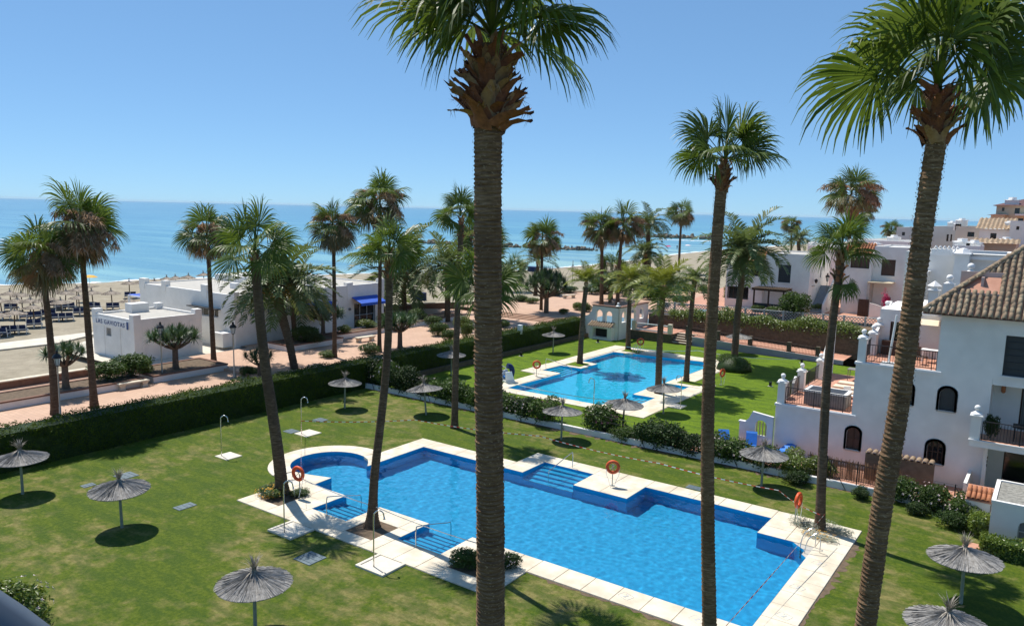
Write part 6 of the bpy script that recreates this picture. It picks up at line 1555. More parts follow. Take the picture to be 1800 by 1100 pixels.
# roof terrace cut into the slope, pink light put into the wall colour
m = MB(); nx0, nx1 = A.x + 1.35, A.x + 3.3; ny0, ny1 = A.y + 1.55*math.cos(SL), A.y + 3.1*math.cos(SL); nz0 = A.z + 1.55*math.sin(SL) ; nz1 = A.z + 3.1*math.sin(SL)
m.box(nx0, ny1 - .1, nz0 - .05, nx1, ny1, nz1 + .15); m.box(nx0, ny0, nz0 - .1, nx1, ny0 + .12, nz0 + .12); m.loft([[(nx0 + 1.0, ny0 + .5, nz0), (nx0 + 1.12, ny0 + .5, nz0), (nx0 + 1.12, ny1, nz0), (nx0 + 1.0, ny1, nz0)], [(nx0 + 1.0, ny0 + .5, nz1-.1), (nx0 + 1.12, ny0 + .5, nz1-.1), (nx0 + 1.12, ny1, nz1-.1), (nx0 + 1.0, ny1, nz1-.1)]]); m.build('roof_terrace_wall', mat('pink_lit_render', (.62, .45, .39), (.56, .40, .35), 2, .85), t)
m = MB(); m.box(26.2, V0 + .6, 9.15, 26.8, V0 + 1.1, 10.3)

# --- patio in front of the ground floor
mb = MB(); mb.tess([[(11.5, 7.5), (29.4, 7.5), (29.4, 11.29), (17.7, 11.29), (16.4, 10.9), (11.5, 10.9)]], lambda a, b: (a, b, .06)); struct(mb.build('patio', M['yard']))
t3 = thing('scroll_garden_wall', 'white scroll-topped garden wall with a pierced opening, left of the terrace', 'wall', (15.8, 11.0, 0)); mb = MB()
facade(mb, 'S', 0, [(0, 0), (2.0, 0), (2.0, 2.2), (.75, 2.35), (.55, 1.9), (.3, 1.65), (0, 1.6)], [arch(.95, .95, 1.65, 1.9)], .2); facade(mb, 'N', .2, [(0, 0), (2.0, 0), (2.0, 2.2), (.75, 2.35), (.55, 1.9), (.3, 1.65), (0, 1.6)], [arch(.95, .95, 1.65, 1.9)], 0)
mb.add([(0, 0, 1.6), (.3, 0, 1.65), (.55, 0, 1.9), (.75, 0, 2.35), (2, 0, 2.2), (0, .2, 1.6), (.3, .2, 1.65), (.55, .2, 1.9), (.75, .2, 2.35), (2, .2, 2.2)], [(k, k+1, k+6, k+5) for k in range(4)]); mb.build('wall', M['white'], t3)
for k in range(4): m = MB(); m.rod((1.03 + .18*k, .1, .95), (1.03 + .18*k, .1, 1.8), .035, 6); m.build('baluster', M['tan'], t3)
m = MB(); m.box(-.05, -.05, 1.61, .4, .25, 1.68); m.build('coping', M['white2'], t3)
def blue_lounger(x, y, rz, up, label):
    l = thing('patio_lounger', label, 'sun lounger', (x, y, .06), rz, 'blue cushioned loungers on the patio'); m = MB(); m.bbox(-.32, -1.3, .3, .32, .4, .44, .05); m.build('seat_cushion', M['bluetile'], l)
    m = MB(); m.loft([[(-.32, .41, .32), (.32, .41, .32), (.32, .5, .42), (-.32, .5, .42)], [(-.32, .41 + .75*math.cos(up), .32 + .8*math.sin(up)), (.32, .41 + .75*math.cos(up), .32 + .8*math.sin(up)), (.32, .5 + .75*math.cos(up), .42 + .8*math.sin(up)), (-.32, .5 + .75*math.cos(up), .42 + .8*math.sin(up))]]); m.build('back_cushion', M['bluetile'], l)
    m = MB(); m.box(-.36, -1.3, .22, .36, .5, .298)
    for sx in (-.33, .33):
        for sy in (-1.2, .4): m.rod((sx, sy, 0), (sx, sy, .22), .03, 5)
    m.build('frame', M['plastic'], l)
blue_lounger(16.9, 10.0, .3, 1.1, 'blue cushioned lounger with raised back by the scroll wall'); blue_lounger(18.4, 10.2, -.5, .35, 'blue cushioned lounger lying flat under the terrace wall'); blue_lounger(15.6, 9.6, .6, .9, 'blue cushioned lounger mostly hidden by shrubs')
# reed screen, tile-capped garden wall
t4 = thing('reed_screen', 'brown reed screen behind the dividing wall, by the shaggy palm', 'fence', (20.4, 8.9, .05)); r = random.Random(2); mb = MB()
for k in range(170):
    x = k*.028; mb.add([(x, r.uniform(-.02, .02), 0), (x + .024, r.uniform(-.02, .02), 0), (x + .024 + r.uniform(-.02, .02), r.uniform(-.05, .05), 1.0 + r.uniform(-.2, .2)), (x + r.uniform(-.02, .02), r.uniform(-.05, .05), 1.0 + r.uniform(-.2, .2))], [(0, 1, 2, 3)])
stuff(mb.build('reeds', mat('reed', (.34, .22, .12), (.20, .125, .07), 9, .9, sc=(6, 6, .5)), t4))
m = MB(); m.box(0, .05, .9, 4.7, .09, .95); m.build('batten', M['darkwood'], t4)
t4 = thing('tile_capped_wall', 'short garden wall capped with old barrel tiles beside the leaning palm', 'wall', (23.2, 9.6, .05)); m = MB(); m.box(0, 0, 0, 3.3, .22, 1.45); m.build('wall', mat('ochre_wall', (.20, .15, .10), (.13, .10, .065), 3, .9, .3, 15), t4)
for k in range(11): q = link('roof_tile', TL[k % 2], t4, (.15 + k*.3, -.2, 1.5)); q.scale = (1.1, 1.3, 1.1)
for k in range(11): q = link('roof_tile', TL[k % 2], t4, (.15 + k*.3, .42, 1.5)); q.scale = (1.1, -1.3, 1.1)

# --- annex with gravel roof, lower right
ax0, ay0 = gp(1736, 949, 0)
t5 = thing('annex', 'small white annex with gravel roof and rounded window, right edge', 'building'); zr = av(1745, 905, ay0)[1]; zr = 1.75
hw = rect(ax0 + 1.0, .25, ax0 + 3.2, 1.1)
block(t5, 'wall', ax0, ay0, ax0 + 8, ay0 + 3.4, -.2, zr, {'S': [[(ax0+1.05, .2), (ax0+3, .2), (ax0+3, 1.15), (ax0+1.25, 1.15), (ax0+1.1, 1.07), (ax0+1.05, .9)]]})
window(t5, 'S', ay0, rect(ax0+1.05, .2, ax0+3, 1.15), .16, 'greybox', 'conc', 0, 1, None)
m = MB(); m.box(ax0 + .15, ay0 + .15, zr + .003, ax0 + 7.8, ay0 + 3.3, zr + .06); m.build('gravel_bed', M['gravel'], t5)
m = MB()
for q in ((ax0-.03, ay0-.03, ax0+8, ay0+.14), (ax0-.03, ay0+.142, ax0+.14, ay0+3.4), (ax0+.142, ay0+3.31, ax0+8, ay0+3.45)): m.box(q[0], q[1], zr+.002, q[2], q[3], zr+.12)
m.build('roof_edge', M['white'], t5)
cx, cy_ = gp(1713, 900, .3)
t6 = thing('tiled_cabinet', 'low white masonry cabinet with little orange tiled roof beside the annex', 'cabinet', (ax0 - 1.1, ay0 + 1.5, 0)); m = MB(); m.box(0, 0, 0, 1.0, 1.0, 1.2); m.build('wall', M['white'], t6); TO = [tilemesh('tileorange', .5, .1)]
for j in range(2):
    for k in range(5): q = link('roof_tile', TO[0], t6, (.1 + k*.2, -.1 + j*.42, 1.3 + j*.16)); q.rotation_euler = (rad(22), 0, 0)
m = MB(); m.loft([[(-.02, -.08, 1.2), (1.02, -.08, 1.2), (1.02, 1.02, 1.2), (-.02, 1.02, 1.2)], [(-.02, -.08, 1.24), (1.02, -.08, 1.24), (1.02, 1.02, 1.66), (-.02, 1.02, 1.66)]]); m.build('roof_base', M['terra'], t6)
x, y = gp(1728, 972); mb = MB(); mb.bbox(x-.8, y-.8, -.05, x+.5, y+.9, .04); struct(mb.build('path', M['terra']))

# --- arched white wall with barbecue, far left of the turquoise pool
av0 = 41.0; ax_, bx_ = -12.6, -8.3
t7 = thing('arched_wall', 'white courtyard wall with round arches, curved shoulder and a barbecue niche', 'wall'); mb = MB(); top_z = 3.55
sh_ = [(ax_, 0), (bx_, 0), (bx_, top_z), (ax_ + 1.1, top_z + .1), (ax_ + .95, 2.95), (ax_ + .6, 2.55), (ax_, 2.3)]
hs = [arch(ax_ + 1.55, 1.75, ax_ + 2.35, 3.2), arch(ax_ + 2.75, 1.75, ax_ + 3.55, 3.15)]
facade(mb, 'S', av0, sh_, hs, .3); facade(mb, 'N', av0 + .3, sh_, hs, 0)
mb.add([(x, av0, z) for x, z in sh_[2:]] + [(x, av0 + .3, z) for x, z in sh_[2:]], [(k+1, k, k+5, k+6) for k in range(4)])
he = [arch(41.9, 1.9, 43.0, 3.15), arch(44.0, .9, 45.4, 3.2), arch(46.3, 1.9, 47.4, 3.2)]
facade(mb, 'E', bx_, rect(41.3, 0, 48.5, 3.55), he, .3); facade(mb, 'W', bx_ - .3, rect(41.3, 0, 48.5, 3.55), he, 0); mb.box(bx_ - .299, 41.301, 3.551, bx_-.001, 48.5, 3.56)
mb.build('wall', M['white'], t7)
m = MB(); m.box(ax_ + 1.0, av0 - .12, 3.66, bx_ + .05, av0 + .42, 3.74); m.box(bx_ - .42, 41.43, 3.57, bx_ + .12, 48.6, 3.68); m.build('brick_coping', M['brick'], t7)
finial(t7, bx_ - .1, av0 + .1, 3.75, .13)
m = MB(); m.box(ax_ + 1.2, av0 - .75, 0, ax_ + 1.6, av0 - .004, 1.25); m.box(ax_ + 3.4, av0 - .75, 0, ax_ + 3.9, av0 - .004, 1.25); m.box(ax_ + 1.602, av0 - .75, 0, ax_ + 3.398, av0 - .004, .25); m.box(ax_ + 1.2, av0 - .75, 1.252, ax_ + 3.9, av0 - .004, 1.4); ob = m.build('barbecue', M['white'], t7)
m = MB(); m.box(ax_ + 1.605, av0 - .02, .26, ax_ + 3.395, av0 - .006, 1.25); m.build('niche_back', M['black'], ob)
for k in range(10): q = link('roof_tile', TL[k % 2], ob, (ax_ + 1.15 + .3*k, av0 - 1.0, 1.45)); q.rotation_euler = (rad(25), 0, 0); q.scale = (1.1, 2.4, 1.1)
# --- stone bank, platform, steps and ramp at the end of the far lawn
t8 = thing('stone_platform', 'dark stone platform wall between the arched wall and the brick steps', 'wall'); m = MB(); m.box(-8.0, 43.4, -.1, -3.05, 49.5, .95); m.build('stone_wall', M['stonewall'], t8); m = MB(); m.box(-8.0, 43.4, .952, -3.05, 49.5, 1.0); m.build('paving', M['terra'], t8)
for x in (-7.6, -3.3): m = MB(); m.bbox(x-.22, 43.45, 1.0, x+.22, 43.9, 2.05); m.build('post', M['coping'], t8)
m = MB(); m.box(-7.35, 43.6, 1.75, -3.55, 43.75, 1.85); m.box(-7.35, 43.6, 1.05, -3.55, 43.75, 1.2); m.build('low_rail', M['white2'], t8)
t9 = thing('brick_steps', 'short flight of brick steps with white edges going up from the far lawn', 'steps')
for k in range(5):
    m = MB(); z = .95 - .19*k; m.box(-3.0, 45.6 - .42*k - .42, -.05, -.9, 45.6 - .42*k, z); o = m.build('step', M['brick'], t9); m = MB(); m.box(-3.0, 45.6 - .42*k - .435, z + .002, -.9, 45.6 - .42*k - .16, z + .03); m.build('tread_edge', M['coping'], o)
rz = lambda x: .95 - .65*max(0, min(1, (x + 2)/14))
mb = MB(); mb.tess([[(-3.0, 45.6), (-.9, 45.6), (-.9, 44.2), (14.5, 44.2), (14.5, 47.9), (-8, 47.9), (-3.0, 47.9)]], lambda a, b: (a, b, rz(a) + .01)); struct(mb.build('ramp', M['terra']))
mb = MB(); mb.add([(-.9, 44.1, -.1), (14.5, 44.1, -.1), (14.5, 44.1, rz(14.5)), (-.9, 44.1, rz(-.9)), (-.9, 44.25, rz(-.9)), (14.5, 44.25, rz(14.5))], [(0, 1, 2, 3), (3, 2, 5, 4)]); struct(mb.build('ramp_wall', M['greywall']))
t10 = thing('ramp_fence', 'low brown fence with square piers along the ramp beyond the far lawn', 'fence')
for x in (-1.6, 1.8, 5.25, 9.2, 12.0): m = MB(); m.bbox(x-.2, 44.3, 0, x+.2, 44.7, rz(x) + 1.05, .03); m.build('pier', M['stonewall'], t10)
for a, b in ((-1.4, 1.6), (2.0, 5.05), (5.45, 9.0), (9.4, 11.8)):
    m = MB(); m.rod((a, 44.5, rz(a) + .9), (b, 44.5, rz(b) + .9), .03, 5); m.rod((a, 44.5, rz(a) + .15), (b, 44.5, rz(b) + .15), .03, 5); m.build('rail', M['darkwood'], t10)
    m = MB(); n = int((b-a)/.14)
    for k in range(1, n): x = a + (b-a)*k/n; m.rod((x, 44.5, rz(x) + .15), (x, 44.5, rz(x) + .9), .015, 4)
    m.build('balusters', M['darkwood'], t10)
t11 = thing('stone_bank', 'long brown stone retaining wall below the lattice fence', 'wall')
m = MB(); m.loft([[(-8, 48.0, -.1), (17, 48.0, -.1), (17, 48.6, -.1), (-8, 48.6, -.1)], [(-8, 48.1, 2.35), (17, 48.1, 2.8), (17, 48.6, 2.8), (-8, 48.6, 2.35)]]); m.build('wall', M['stonewall'], t11)
r = random.Random(5)
for k in range(150):
    x = r.uniform(-7.8, 16.5); z = r.uniform(.2, 2.2); w = r.uniform(.22, .5); h = r.uniform(.12, .26); mb = MB(); y = 48.0 + .1*z/2.4
    mb.loft([[(x-w, y+.03, z-h), (x+w*r.uniform(.7, 1), y+.03, z-h*r.uniform(.7, 1)), (x+w, y+.03, z+h), (x-w*r.uniform(.7, 1), y+.03, z+h)], [(x-w*.85, y-.05, z-h*.8), (x+w*.8, y-.05, z-h*.75), (x+w*.8, y-.04, z+h*.75), (x-w*.75, y-.04, z+h*.8)]]); mb.build('stone', M['stonewall'], t11)
mb = MB(); mb.tess([[(-8, 48.6), (34, 48.6), (34, 53.2), (-8, 50.3)]], lambda a, b: (a, b, 2.5 + (a+8)*.018)); struct(mb.build('bank', M['soil']))
# lattice fence
M['lattice'] = mat('pale_lattice', (.45, .47, .46), (.36, .38, .37), 3, .8)
t12 = thing('lattice_fence', 'pale diamond lattice fence on the bank in front of the white houses', 'fence'); P0 = Vector((-7.6, 49.6, 2.6)); P1 = Vector((27, 52.2, 2.85)); d = (P1 - P0); L = d.length; d.normalize()
for k in range(18):
    p = P0 + d*(L*k/17); m = MB(); m.box(p.x-.09, p.y-.09, p.z-.2, p.x+.09, p.y+.09, p.z+1.15); m.build('post', M['lattice'], t12)
for k in range(17):
    a = P0 + d*(L*k/17 + .1); W_ = L/17 - .2; m = MB(); nx = int(W_/.32)
    for i in range(-3, nx + 1):
        for s in (1, -1):
            x0 = i*.32 if s == 1 else i*.32 + .96; x1 = x0 + s*.96; f0, f1 = 0, 1
            if x1 > W_ or x0 > W_ or x0 < 0 or x1 < 0:
                ts = sorted(((0 - x0)/(x1-x0), (W_ - x0)/(x1-x0))); f0, f1 = max(0, ts[0]), min(1, ts[1])
                if f1 <= f0: continue
            q0 = a + d*(x0 + (x1-x0)*f0) + Z*f0*1.0; q1 = a + d*(x0 + (x1-x0)*f1) + Z*f1*1.0; m.rod(q0, q1, .032, 4)
    m.rod(a + Z*1.04, a + d*W_ + Z*1.04, .05, 5); m.rod(a, a + d*W_, .05, 5); m.build('lattice_panel', M['lattice'], t12)
iv = thing('creeper_hedge', 'bright green creeper spilling along the top of the stone bank', 'creeper', (0, 48.4, 2.4)); r = random.Random(6); mb = MB()
for k in range(24000):
    x = r.uniform(-5.5, 17.5); lump = .55 + .45*math.sin(x*1.1) * math.sin(x*.43 + 1); z = r.triangular(-.55, 1.35*lump + .35, .3); y = r.gauss(.15, .36); p = Vector((x, y, z)); nn = Vector((r.gauss(0, .6), r.gauss(-.5, .5), r.gauss(.6, .5))).normalized(); a = nn.orthogonal().normalized(); b = nn.cross(a); th = r.uniform(0, 6.3); u = a*math.cos(th) + b*math.sin(th); v = nn.cross(u); Lf = r.uniform(.12, .24)
    mb.add([p, p + u*Lf*.5 + v*Lf*.3, p + u*Lf, p + u*Lf*.5 - v*Lf*.3], [(0, 1, 2, 3)])
stuff(mb.build('leaves', M['bushy'], iv)); iv2 = link('stems', STEM, iv); iv2.scale = (1, .3, .8)

# --- white houses behind the bank
GZ = 3.2
TO2 = [tilemesh('tileorange', .45, .14)]
def lean_roof(t, x0, x1, y0, y1, z0, z1, n=10):
    m = MB(); m.loft([[(x0, y0, z0-.08), (x1, y0, z0-.08), (x1, y1, z1-.08), (x0, y1, z1-.08)], [(x0, y0, z0), (x1, y0, z0), (x1, y1, z1), (x0, y1, z1)]]); o = m.build('roof', M['terra'], t)
    k = int((x1-x0)/.3); ang_ = math.atan2(z1-z0, y1-y0); Ls = math.hypot(z1-z0, y1-y0); c = max(1, int(Ls/.4))
    for j in range(c):
        for i in range(k):
            q = link('roof_tile', TO2[0], o, (x0 + .15 + i*.3, y0 - .08 + (y1-y0)*j/c, z0 + (z1-z0)*j/c + .02)); q.rotation_euler = (ang_, 0, 0)
def chimney(t, x, y, z, h=1.0, w=.5, cap=True):
    m = MB(); m.box(x-w/2, y-w/2, z-.2, x+w/2, y+w/2, z+h); o = m.build('chimney', M['white'], t)
    if cap: m = MB(); m.bbox(x-w/2-.08, y-w/2-.08, z+h+.002, x+w/2+.08, y+w/2+.08, z+h+.08); m.lathe([(w*.62, .08), (.02, .08 + w*.75)], (x, y, z+h), 4); m.build('chimney_cap', M['white2'], o)
h1 = thing('white_house', 'white corner house with pergola, outside stair and glazed upper gallery', 'house'); hv = 56.0
X = lambda px, py, v=hv: av(px, py, v)
xL, xM, xR = X(1280, 480)[0], X(1345, 480)[0], X(1422, 500)[0]; zt = X(1424, 451)[1]
wu = rect(*X(1367, 496), *X(1391, 466)); wg = rect(*X(1283, 523), *X(1317, 506)); 
block(h1, 'wall', xM, hv, xR, hv + 9, GZ - .3, zt, {'S': [(wu)], 'E': [rect(hv + 4.6, 6.9, hv + 5.1, 8.2)]})
window(h1, 'S', hv, wu, .16, 'shutgrey', 'black', 0, 6, 'white2'); window(h1, 'E', xR, rect(hv + 4.6, 6.9, hv + 5.1, 8.2), .16, 'glass', 'black', 0, 0, None)
parapet(h1, xM, hv, xR, hv + 9, zt, .18, .2, 'white', 'conc')
gz0, gz1 = X(1317, 484)[1], X(1317, 461)[1]; g1 = rect(xL + .7, gz0, xL + 2.2, gz1); g2 = rect(X(1316, 480)[0], gz0, xM - .35, gz1)
block(h1, 'wall', xL, hv - .6, xM - .003, hv + 8, GZ - .3, gz1 + .35, {'S': [wg, g1, g2]}, depth=.35)
for g, p in ((g1, 'glass'), (g2, 'glass')): window(h1, 'S', hv - .6, g, .35, p, 'darkwood', 3, 1, 'white2')
window(h1, 'S', hv - .6, wg, .16, 'glass', 'darkwood', 3, 0, 'white2', 'white2')
lean_roof(h1, xL - .15, xM, hv - .95, hv + 1.2, gz1 + .25, gz1 + 1.35)
# stair on the right flank, rising away from the camera
for k in range(14):
    m = MB(); m.box(xR + .05, hv + 1.2 + .3*k, GZ - .1, xR + 1.35, hv + 1.5 + .3*k, GZ + .2*(k + 1)); m.build('stair_step', M['greywall'], h1)
m = MB(); m.loft([[(xR + 1.36, hv + .9, GZ - .1), (xR + 1.55, hv + .9, GZ - .1), (xR + 1.55, hv + .9, GZ + 1.0), (xR + 1.36, hv + .9, GZ + 1.0)], [(xR + 1.36, hv + 5.4, GZ - .1), (xR + 1.55, hv + 5.4, GZ - .1), (xR + 1.55, hv + 5.4, GZ + 3.8), (xR + 1.36, hv + 5.4, GZ + 3.8)]]); m.build('stair_wall', M['white'], h1)
m = MB(); m.box(xR + .002, hv + 1.2, 6.1, xR + .1, hv + 2.2, 6.2); m.build('lamp_shelf', M['conc'], h1); m = MB(); m.lathe([(.1, 0), (.2, .3), (.22, .32), (.02, .5)], (xR + .35, hv + 1.6, 6.5), 8); m.build('wall_lantern', M['black'], h1)
# pergola of the corner house
pg = thing('pergola', 'dark wooden pergola with reed roof against the corner house', 'pergola', (X(1338, 520)[0], hv - 3.0, GZ)); W_ = X(1392, 520)[0] - X(1338, 520)[0]
for a in (.1, W_*.5, W_ - .1): m = MB(); m.box(a-.08, 0, 0, a+.08, .16, 2.4); m.build('post', M['darkwood'], pg)
m = MB(); m.box(-.2, 0, 2.402, W_ + .2, .16, 2.6); m.box(-.2, 2.0, 2.402, W_ + .2, 2.16, 2.6); m.build('beam', M['darkwood'], pg)
for k in range(14): m = MB(); x = -.1 + (W_ + .1)*k/13; m.box(x, -.35, 2.603, x + .09, 2.7, 2.7); m.build('rafter', M['pole'], pg)
m = MB(); m.box(.1, .3, 0, W_-.1, .36, .95); m.build('screen', M['shutgrey'], pg)
hw_ = thing('curved_garden_wall', 'curved white wall sweeping up to the lattice fence before the pergola', 'wall'); m = MB(); cx, cz = X(1425, 540, 54); pts = [(cx - 2.2, 3.0), (cx - .2, 3.0), (cx, 4.3), (cx - .35, 4.0), (cx - .9, 3.6), (cx - 1.5, 3.35), (cx - 2.2, 3.25)]
facade(m, 'S', 54.0, pts, [], .2); facade(m, 'N', 54.2, pts, [], 0); m.add([(x, 54.0, z) for x, z in pts[2:]] + [(x, 54.2, z) for x, z in pts[2:]], [(k+1, k, k+5, k+6) for k in range(4)]); m.build('wall', M['white'], hw_)
# second house with terracotta lean-to and big shutter
h2 = thing('white_house', 'white house with orange lean-to roof, brown shutters and bougainvillea porch', 'house'); v2 = 60.0; Y2 = lambda px, py: av(px, py, v2)
xa, xb, xc = Y2(1486, 470)[0], Y2(1535, 470)[0], Y2(1602, 470)[0]; z2 = Y2(1560, 437)[1]
wS = rect(*Y2(1548, 484), *Y2(1575, 457)); wL = rect(*Y2(1497, 470), *Y2(1532, 453))
block(h2, 'wall', xb, v2, xc, v2 + 9, GZ - .3, z2, {'S': [wS]}); window(h2, 'S', v2, wS, .16, 'brownshut', 'brownshut', 0, 7, 'white2'); parapet(h2, xb, v2, xc, v2 + 9, z2, .2, .2)
block(h2, 'wall', xa, v2 - .8, xb - .003, v2 + 8, GZ - .3, Y2(1510, 452)[1] + .4, {'S': [wL]}, depth=.25); window(h2, 'S', v2 - .8, wL, .25, 'brownshut', 'darkwood', 1, 0, 'white2')
zz = Y2(1510, 452)[1] + .42; lean_roof(h2, xa - .1, xb, v2 - 1.2, v2 + 1.0, zz, zz + 1.1)
m = MB(); q0 = Y2(1532, 493); q1 = Y2(1574, 492); m.box(q0[0], v2 - 2.2, q0[1] - .15, q1[0], v2 - .004, q0[1]); m.build('porch_roof', M['cream'], h2); m = MB(); m.box(q0[0], v2 - 2.1, GZ, q0[0] + .25, v2 - .01, q0[1] - .16); m.build('porch_wall', M['conc'], h2)
m = MB(); m.box(q0[0] + 1.6, v2 - .08, GZ, q1[0] - .3, v2 - .01, GZ + 2.1); m.build('porch_door', M['darkwood'], h2)
bg_ = thing('bougainvillea', 'bright pink bougainvillea climbing the porch post of the second house', 'creeper', (q1[0] - .4, v2 - 2.4, GZ)); o = link('blossoms', leaf_cloud(900, .5, .4, 1.5, .14, 81, 'pink', 5), bg_); o.location.z = .6; link('stems', STEM, bg_)
gw = thing('garden_wall', 'wavy-topped white garden wall in front of the bougainvillea porch', 'wall'); m = MB(); g0 = av(1529, 530, 57)[0]; g1_ = av(1572, 535, 57)[0]; pts = [(g0, GZ - .1), (g1_, GZ - .1), (g1_, GZ + 1.2), (g0 + (g1_-g0)*.6, GZ + 1.2), (g0 + (g1_-g0)*.3, GZ + 1.45), (g0, GZ + 1.6)]
facade(m, 'S', 57, pts, [], .2); facade(m, 'N', 57.2, pts, [], 0); m.add([(x, 57, z) for x, z in pts[2:]] + [(x, 57.2, z) for x, z in pts[2:]], [(k+1, k, k+4, k+5) for k in range(3)]); m.build('wall', M['white'], gw)
pl = thing('garden_gate', 'dark wooden gate between the two white houses', 'gate'); m = MB(); a0 = av(1508, 535, 57.5)[0]; a1 = av(1527, 535, 57.5)[0]; m.box(a0, 57.5, GZ - .1, a1, 57.58, GZ + 1.9)
for k in range(1, 5): m.box(a0 + (a1-a0)*k/5 - .01, 57.47, GZ, a0 + (a1-a0)*k/5 + .01, 57.498, GZ + 1.85)
m.build('leaf', M['darkwood'], pl)
# third house: blind white wall and chimneys, right behind the apartment building
h3 = thing('white_house', 'white house with blind wall and tall chimney shaft behind the tiled roof', 'house'); v3 = 42.0; Y3 = lambda px, py: av(px, py, v3)
block(h3, 'wall', Y3(1590, 470)[0], v3, Y3(1768, 470)[0], v3 + 10, 0, Y3(1700, 446)[1], {}); a = Y3(1672, 560); 
for (pa, pb, pt, dv) in ((1673, 1699, 447, -1.5), (1596, 1622, 480, -3.5)):
    m = MB(); xa_ = av(pa, 500, v3 + dv)[0]; xb_ = av(pb, 500, v3 + dv)[0]; zt_ = av(pa, pt, v3 + dv)[1]; m.box(xa_, v3 + dv, 0, xb_, v3 - .01, zt_); m.build('shaft', M['white'], h3); m = MB(); m.bbox(xa_ - .1, v3 + dv - .1, zt_ + .002, xb_ + .1, v3 + .1, zt_ + .12); m.lathe([(.6*(xb_-xa_), .12), (.25*(xb_-xa_), .5), (.01, .55)], ((xa_+xb_)/2, v3 + dv/2, zt_), 4); m.build('chimney_cap', M['white2'], h3)
for pt in (441, 452): m = MB(); z = Y3(1740, pt)[1]; m.box(Y3(1702, 470)[0], v3 - .5, z - .25, Y3(1768, 470)[0], v3 - .01, z); m.build('cornice', M['white2'], h3)
m = MB(); m.box(Y3(1634, 470)[0], v3 - .03, Y3(1634, 448)[1], Y3(1672, 470)[0], v3 - .005, Y3(1634, 437)[1])
for k in range(6):
    x = Y3(1634, 470)[0] + (Y3(1672, 470)[0] - Y3(1634, 470)[0])*k/5; z = Y3(1650, 446)[1]; m.rod((x, v3, z), (x + .35, v3, z + .7), .05, 4); m.rod((x + .7, v3, z), (x + .35, v3, z + .7), .05, 4)
m.build('roof_lattice', M['white2'], h3)
# fourth: lower wing with little pyramid chimney between the leaning palm and the roof
h4 = thing('white_house', 'low white wing with ball finials and pyramid chimney just behind the roof edge', 'house'); v4 = 30.0
for (pa, pb, pt, cap) in ((1656, 1676, 498, 'ball'), (1632, 1649, 511, 'pyr'), (1690, 1712, 478, 'ball')):
    xa_, xb_ = av(pa, 520, v4)[0], av(pb, 520, v4)[0]; zt_ = av(pa, pt, v4)[1]; m = MB(); m.box(xa_, v4, 0, xb_, v4 + .6, zt_); o = m.build('pier', M['white'], h4)
    if cap == 'ball': finial(o, (xa_+xb_)/2, v4 + .3, zt_, .24)
    else: m = MB(); m.bbox(xa_-.1, v4-.1, zt_+.002, xb_+.1, v4+.7, zt_+.1); m.box(xa_+.1, v4+.1, zt_+.102, xb_-.1, v4+.5, zt_+.35); m.lathe([(.5, .36), (.01, .75)], ((xa_+xb_)/2, v4+.3, zt_), 4); m.build('chimney_cap', M['white2'], o)
block(h4, 'wall', av(1580, 540, v4 + 1)[0], v4 + 1, av(1700, 540, v4 + 1)[0], v4 + 8, 0, av(1600, 540, v4 + 1)[1], {})
# farther houses on the slope
def far_house(label, v, p0, p1, zpx, depth, m='white', wins=(), roof=None, chim=(), gz=2.0, tan=None):
    t = thing('far_house', label, 'house', (0, 0, 0), 0, 'houses on the far slope'); xa, xb = av(p0, zpx, v)[0], av(p1, zpx, v)[0]; z = av((p0+p1)/2, zpx, v)[1]; hs = [rect(*av(a, d, v), *av(c, b, v)) for a, b, c, d in wins]
    hs = [h for h in hs if h[0][0] > xa + .05 and h[1][0] < xb - .05 and h[2][1] < z - .05]
    block(t, 'wall', xa, v, xb, v + depth, gz, z, {'S': hs}, m, depth=.2)
    for h in hs: window(t, 'S', v, h, .2, 'glass', 'darkwood', 1, 0, None)
    if roof == 'flat': parapet(t, xa, v, xb, v + depth, z, .3, .3, m)
    if roof == 'lean': lean_far(t, xa - .4, xb + .4, v - .6, v + min(depth, 4), z, z + 1.3)
    if roof == 'eave': lean_far(t, xa - .4, xb + .4, v - .7, v + .6, z, z + .45)
    if roof == 'hip': 
        mm = MB(); mx, my = (xa+xb)/2, v + depth/2; e = .7; hh = min(xb-xa, depth)*.16; ra = min(depth, xb-xa)*.5
        mm.add([(xa-e, v-e, z), (xb+e, v-e, z), (xb+e, v+depth+e, z), (xa-e, v+depth+e, z), (xa+ra*.8, my, z+hh), (xb-ra*.8, my, z+hh)], [(0, 1, 5, 4), (1, 2, 5), (2, 3, 4, 5), (3, 0, 4), (3, 2, 1, 0)]); mm.build('roof', M['tile'] if not tan else M[tan], t)
    for (pc, pt, w) in chim:
        x, zc = av(pc, pt, v + 1); mm = MB(); mm.box(x-w/2, v + 1, z - .3, x + w/2, v + 1 + w, zc); o = mm.build('chimney', M['white'], t); mm = MB(); mm.lathe([(w*.6, .0), (w*.6, .12), (w*.3, .14), (w*.3, w*.25)], (x, v + 1 + w/2, zc), 4); mm.build('chimney_cap', M['white2'], o)
    return t
def lean_far(t, x0, x1, y0, y1, z0, z1):
    m = MB(); n = int((x1-x0)/.45)
    for k in range(n):
        a = x0 + (x1-x0)*k/n; b = x0 + (x1-x0)*(k+1)/n; c = (a+b)/2; m.add([(a, y0, z0), (c, y0, z0+.14), (b, y0, z0), (a, y1, z1), (c, y1, z1+.14), (b, y1, z1)], [(0, 1, 4, 3), (1, 2, 5, 4)])
    m.build('roof', M['tile'], t)
M['maroon'] = mat('maroon_roof', (.13, .06, .055), (.10, .045, .04), 1.0, .8); M['farwall'] = mat('pale_grey_render', (.56, .55, .52), (.50, .49, .46), .5, .85); M['buff'] = mat('buff_render', (.62, .56, .46), (.56, .50, .41), .5, .85)
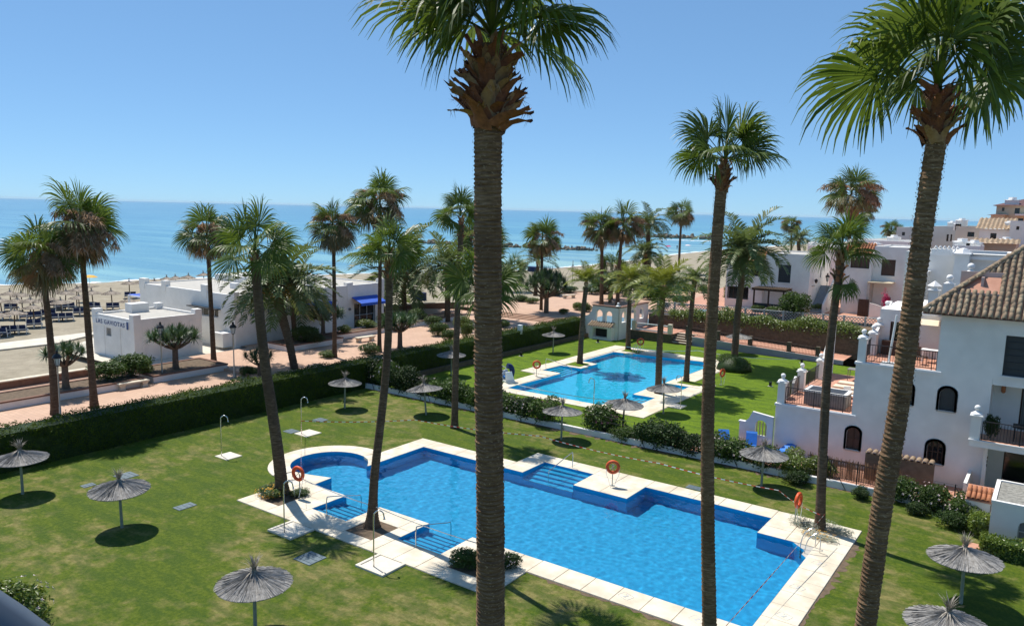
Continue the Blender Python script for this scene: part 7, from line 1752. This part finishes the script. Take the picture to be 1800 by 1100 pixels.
far_house('long flat white house between the two white houses and the sea', 75, 1420, 1500, 437, 10, 'white', (), 'flat', ((1428, 428, 1.2), (1449, 436, 1.2), (1540, 430, 1.2)))
far_house('flat white house with square chimneys right of the shaggy palm', 80, 1490, 1600, 427, 10, 'white', ((1520, 433, 1526, 440),), 'flat', ((1570, 418, 1.5), (1537, 433, 1.1)))
far_house('large pale grey house partly behind the leaning palm', 95, 1576, 1645, 404, 14, 'farwall', ((1585, 408, 1591, 414),), 'flat')
far_house('pale grey gabled house right of the leaning palm', 92, 1640, 1692, 402, 14, 'farwall', ((1663, 412, 1668, 424), (1670, 412, 1674, 424)), 'flat', ((1674, 392, 1.2),))
far_house('yellowish house with balcony and blind under an orange eave', 84, 1680, 1724, 402, 12, 'buff', ((1700, 408, 1713, 416),), 'flat', ((1690, 388, 1.3), (1683, 394, .9)))
far_house('white house with barrel-tile roof and barred window', 78, 1722, 1778, 403, 9, 'white', ((1740, 410, 1752, 420),), 'lean', ((1775, 392, 1.0),))
far_house('white house cut by the right edge below the hilltop building', 74, 1776, 1830, 393, 10, 'white', ((1786, 398, 1792, 404),), 'flat')
far_house('tan house with tiled eave in front of the barred-window house', 66, 1718, 1786, 428, 7, 'tan', (), 'eave', ((1768, 422, 1.3),))
far_house('white roof block with domed chimney beside the tan house', 60, 1676, 1722, 437, 6, 'white', (), 'flat', ((1690, 426, 1.6), (1712, 428, 1.4)))
far_house('hilltop cream building with maroon roof, upper storeys', 150, 1752, 1860, 362, 24, 'cream', ((1761, 365, 1766, 371), (1783, 366, 1793, 376), (1788, 384, 1799, 392)), 'hip', ((1779, 352, 2.4),), 2, 'maroon')
far_house('hilltop cream building with maroon roof, lower wing', 146, 1742, 1765, 378, 16, 'cream', ((1746, 382, 1750, 387),), 'hip', (), 2, 'maroon')
hb = MB(); hb.box(av(1785, 376, 149)[0], 147.5, av(1785, 379, 149)[1], av(1850, 376, 149)[0], 149.9, av(1785, 376, 149)[1]); tag(hb.build('balcony', M['white']), 'long white balcony on the front of the hilltop cream building', 'balcony')
# ================================================================== SEA HAZE
bpy.context.view_layer.update()
top = max((o.matrix_world @ Vector(c)).z for o in SC.objects if o.type == 'MESH' for c in o.bound_box)
hz = MB(); hz.box(-16200, -6200, -3.3, 9300, 15200, max(top, CAM[2]) + .8)
hm, hn, hb = newmat('sea_haze'); hn.nodes.remove(hb)
pv = hn.nodes.new('ShaderNodeVolumePrincipled'); pv.inputs['Color'].default_value = (.74, .87, 1, 1); pv.inputs['Density'].default_value = 3e-5
hn.links.new(pv.outputs[0], hn.nodes['Material Output'].inputs['Volume'])
stuff(hz.build('haze', hm))
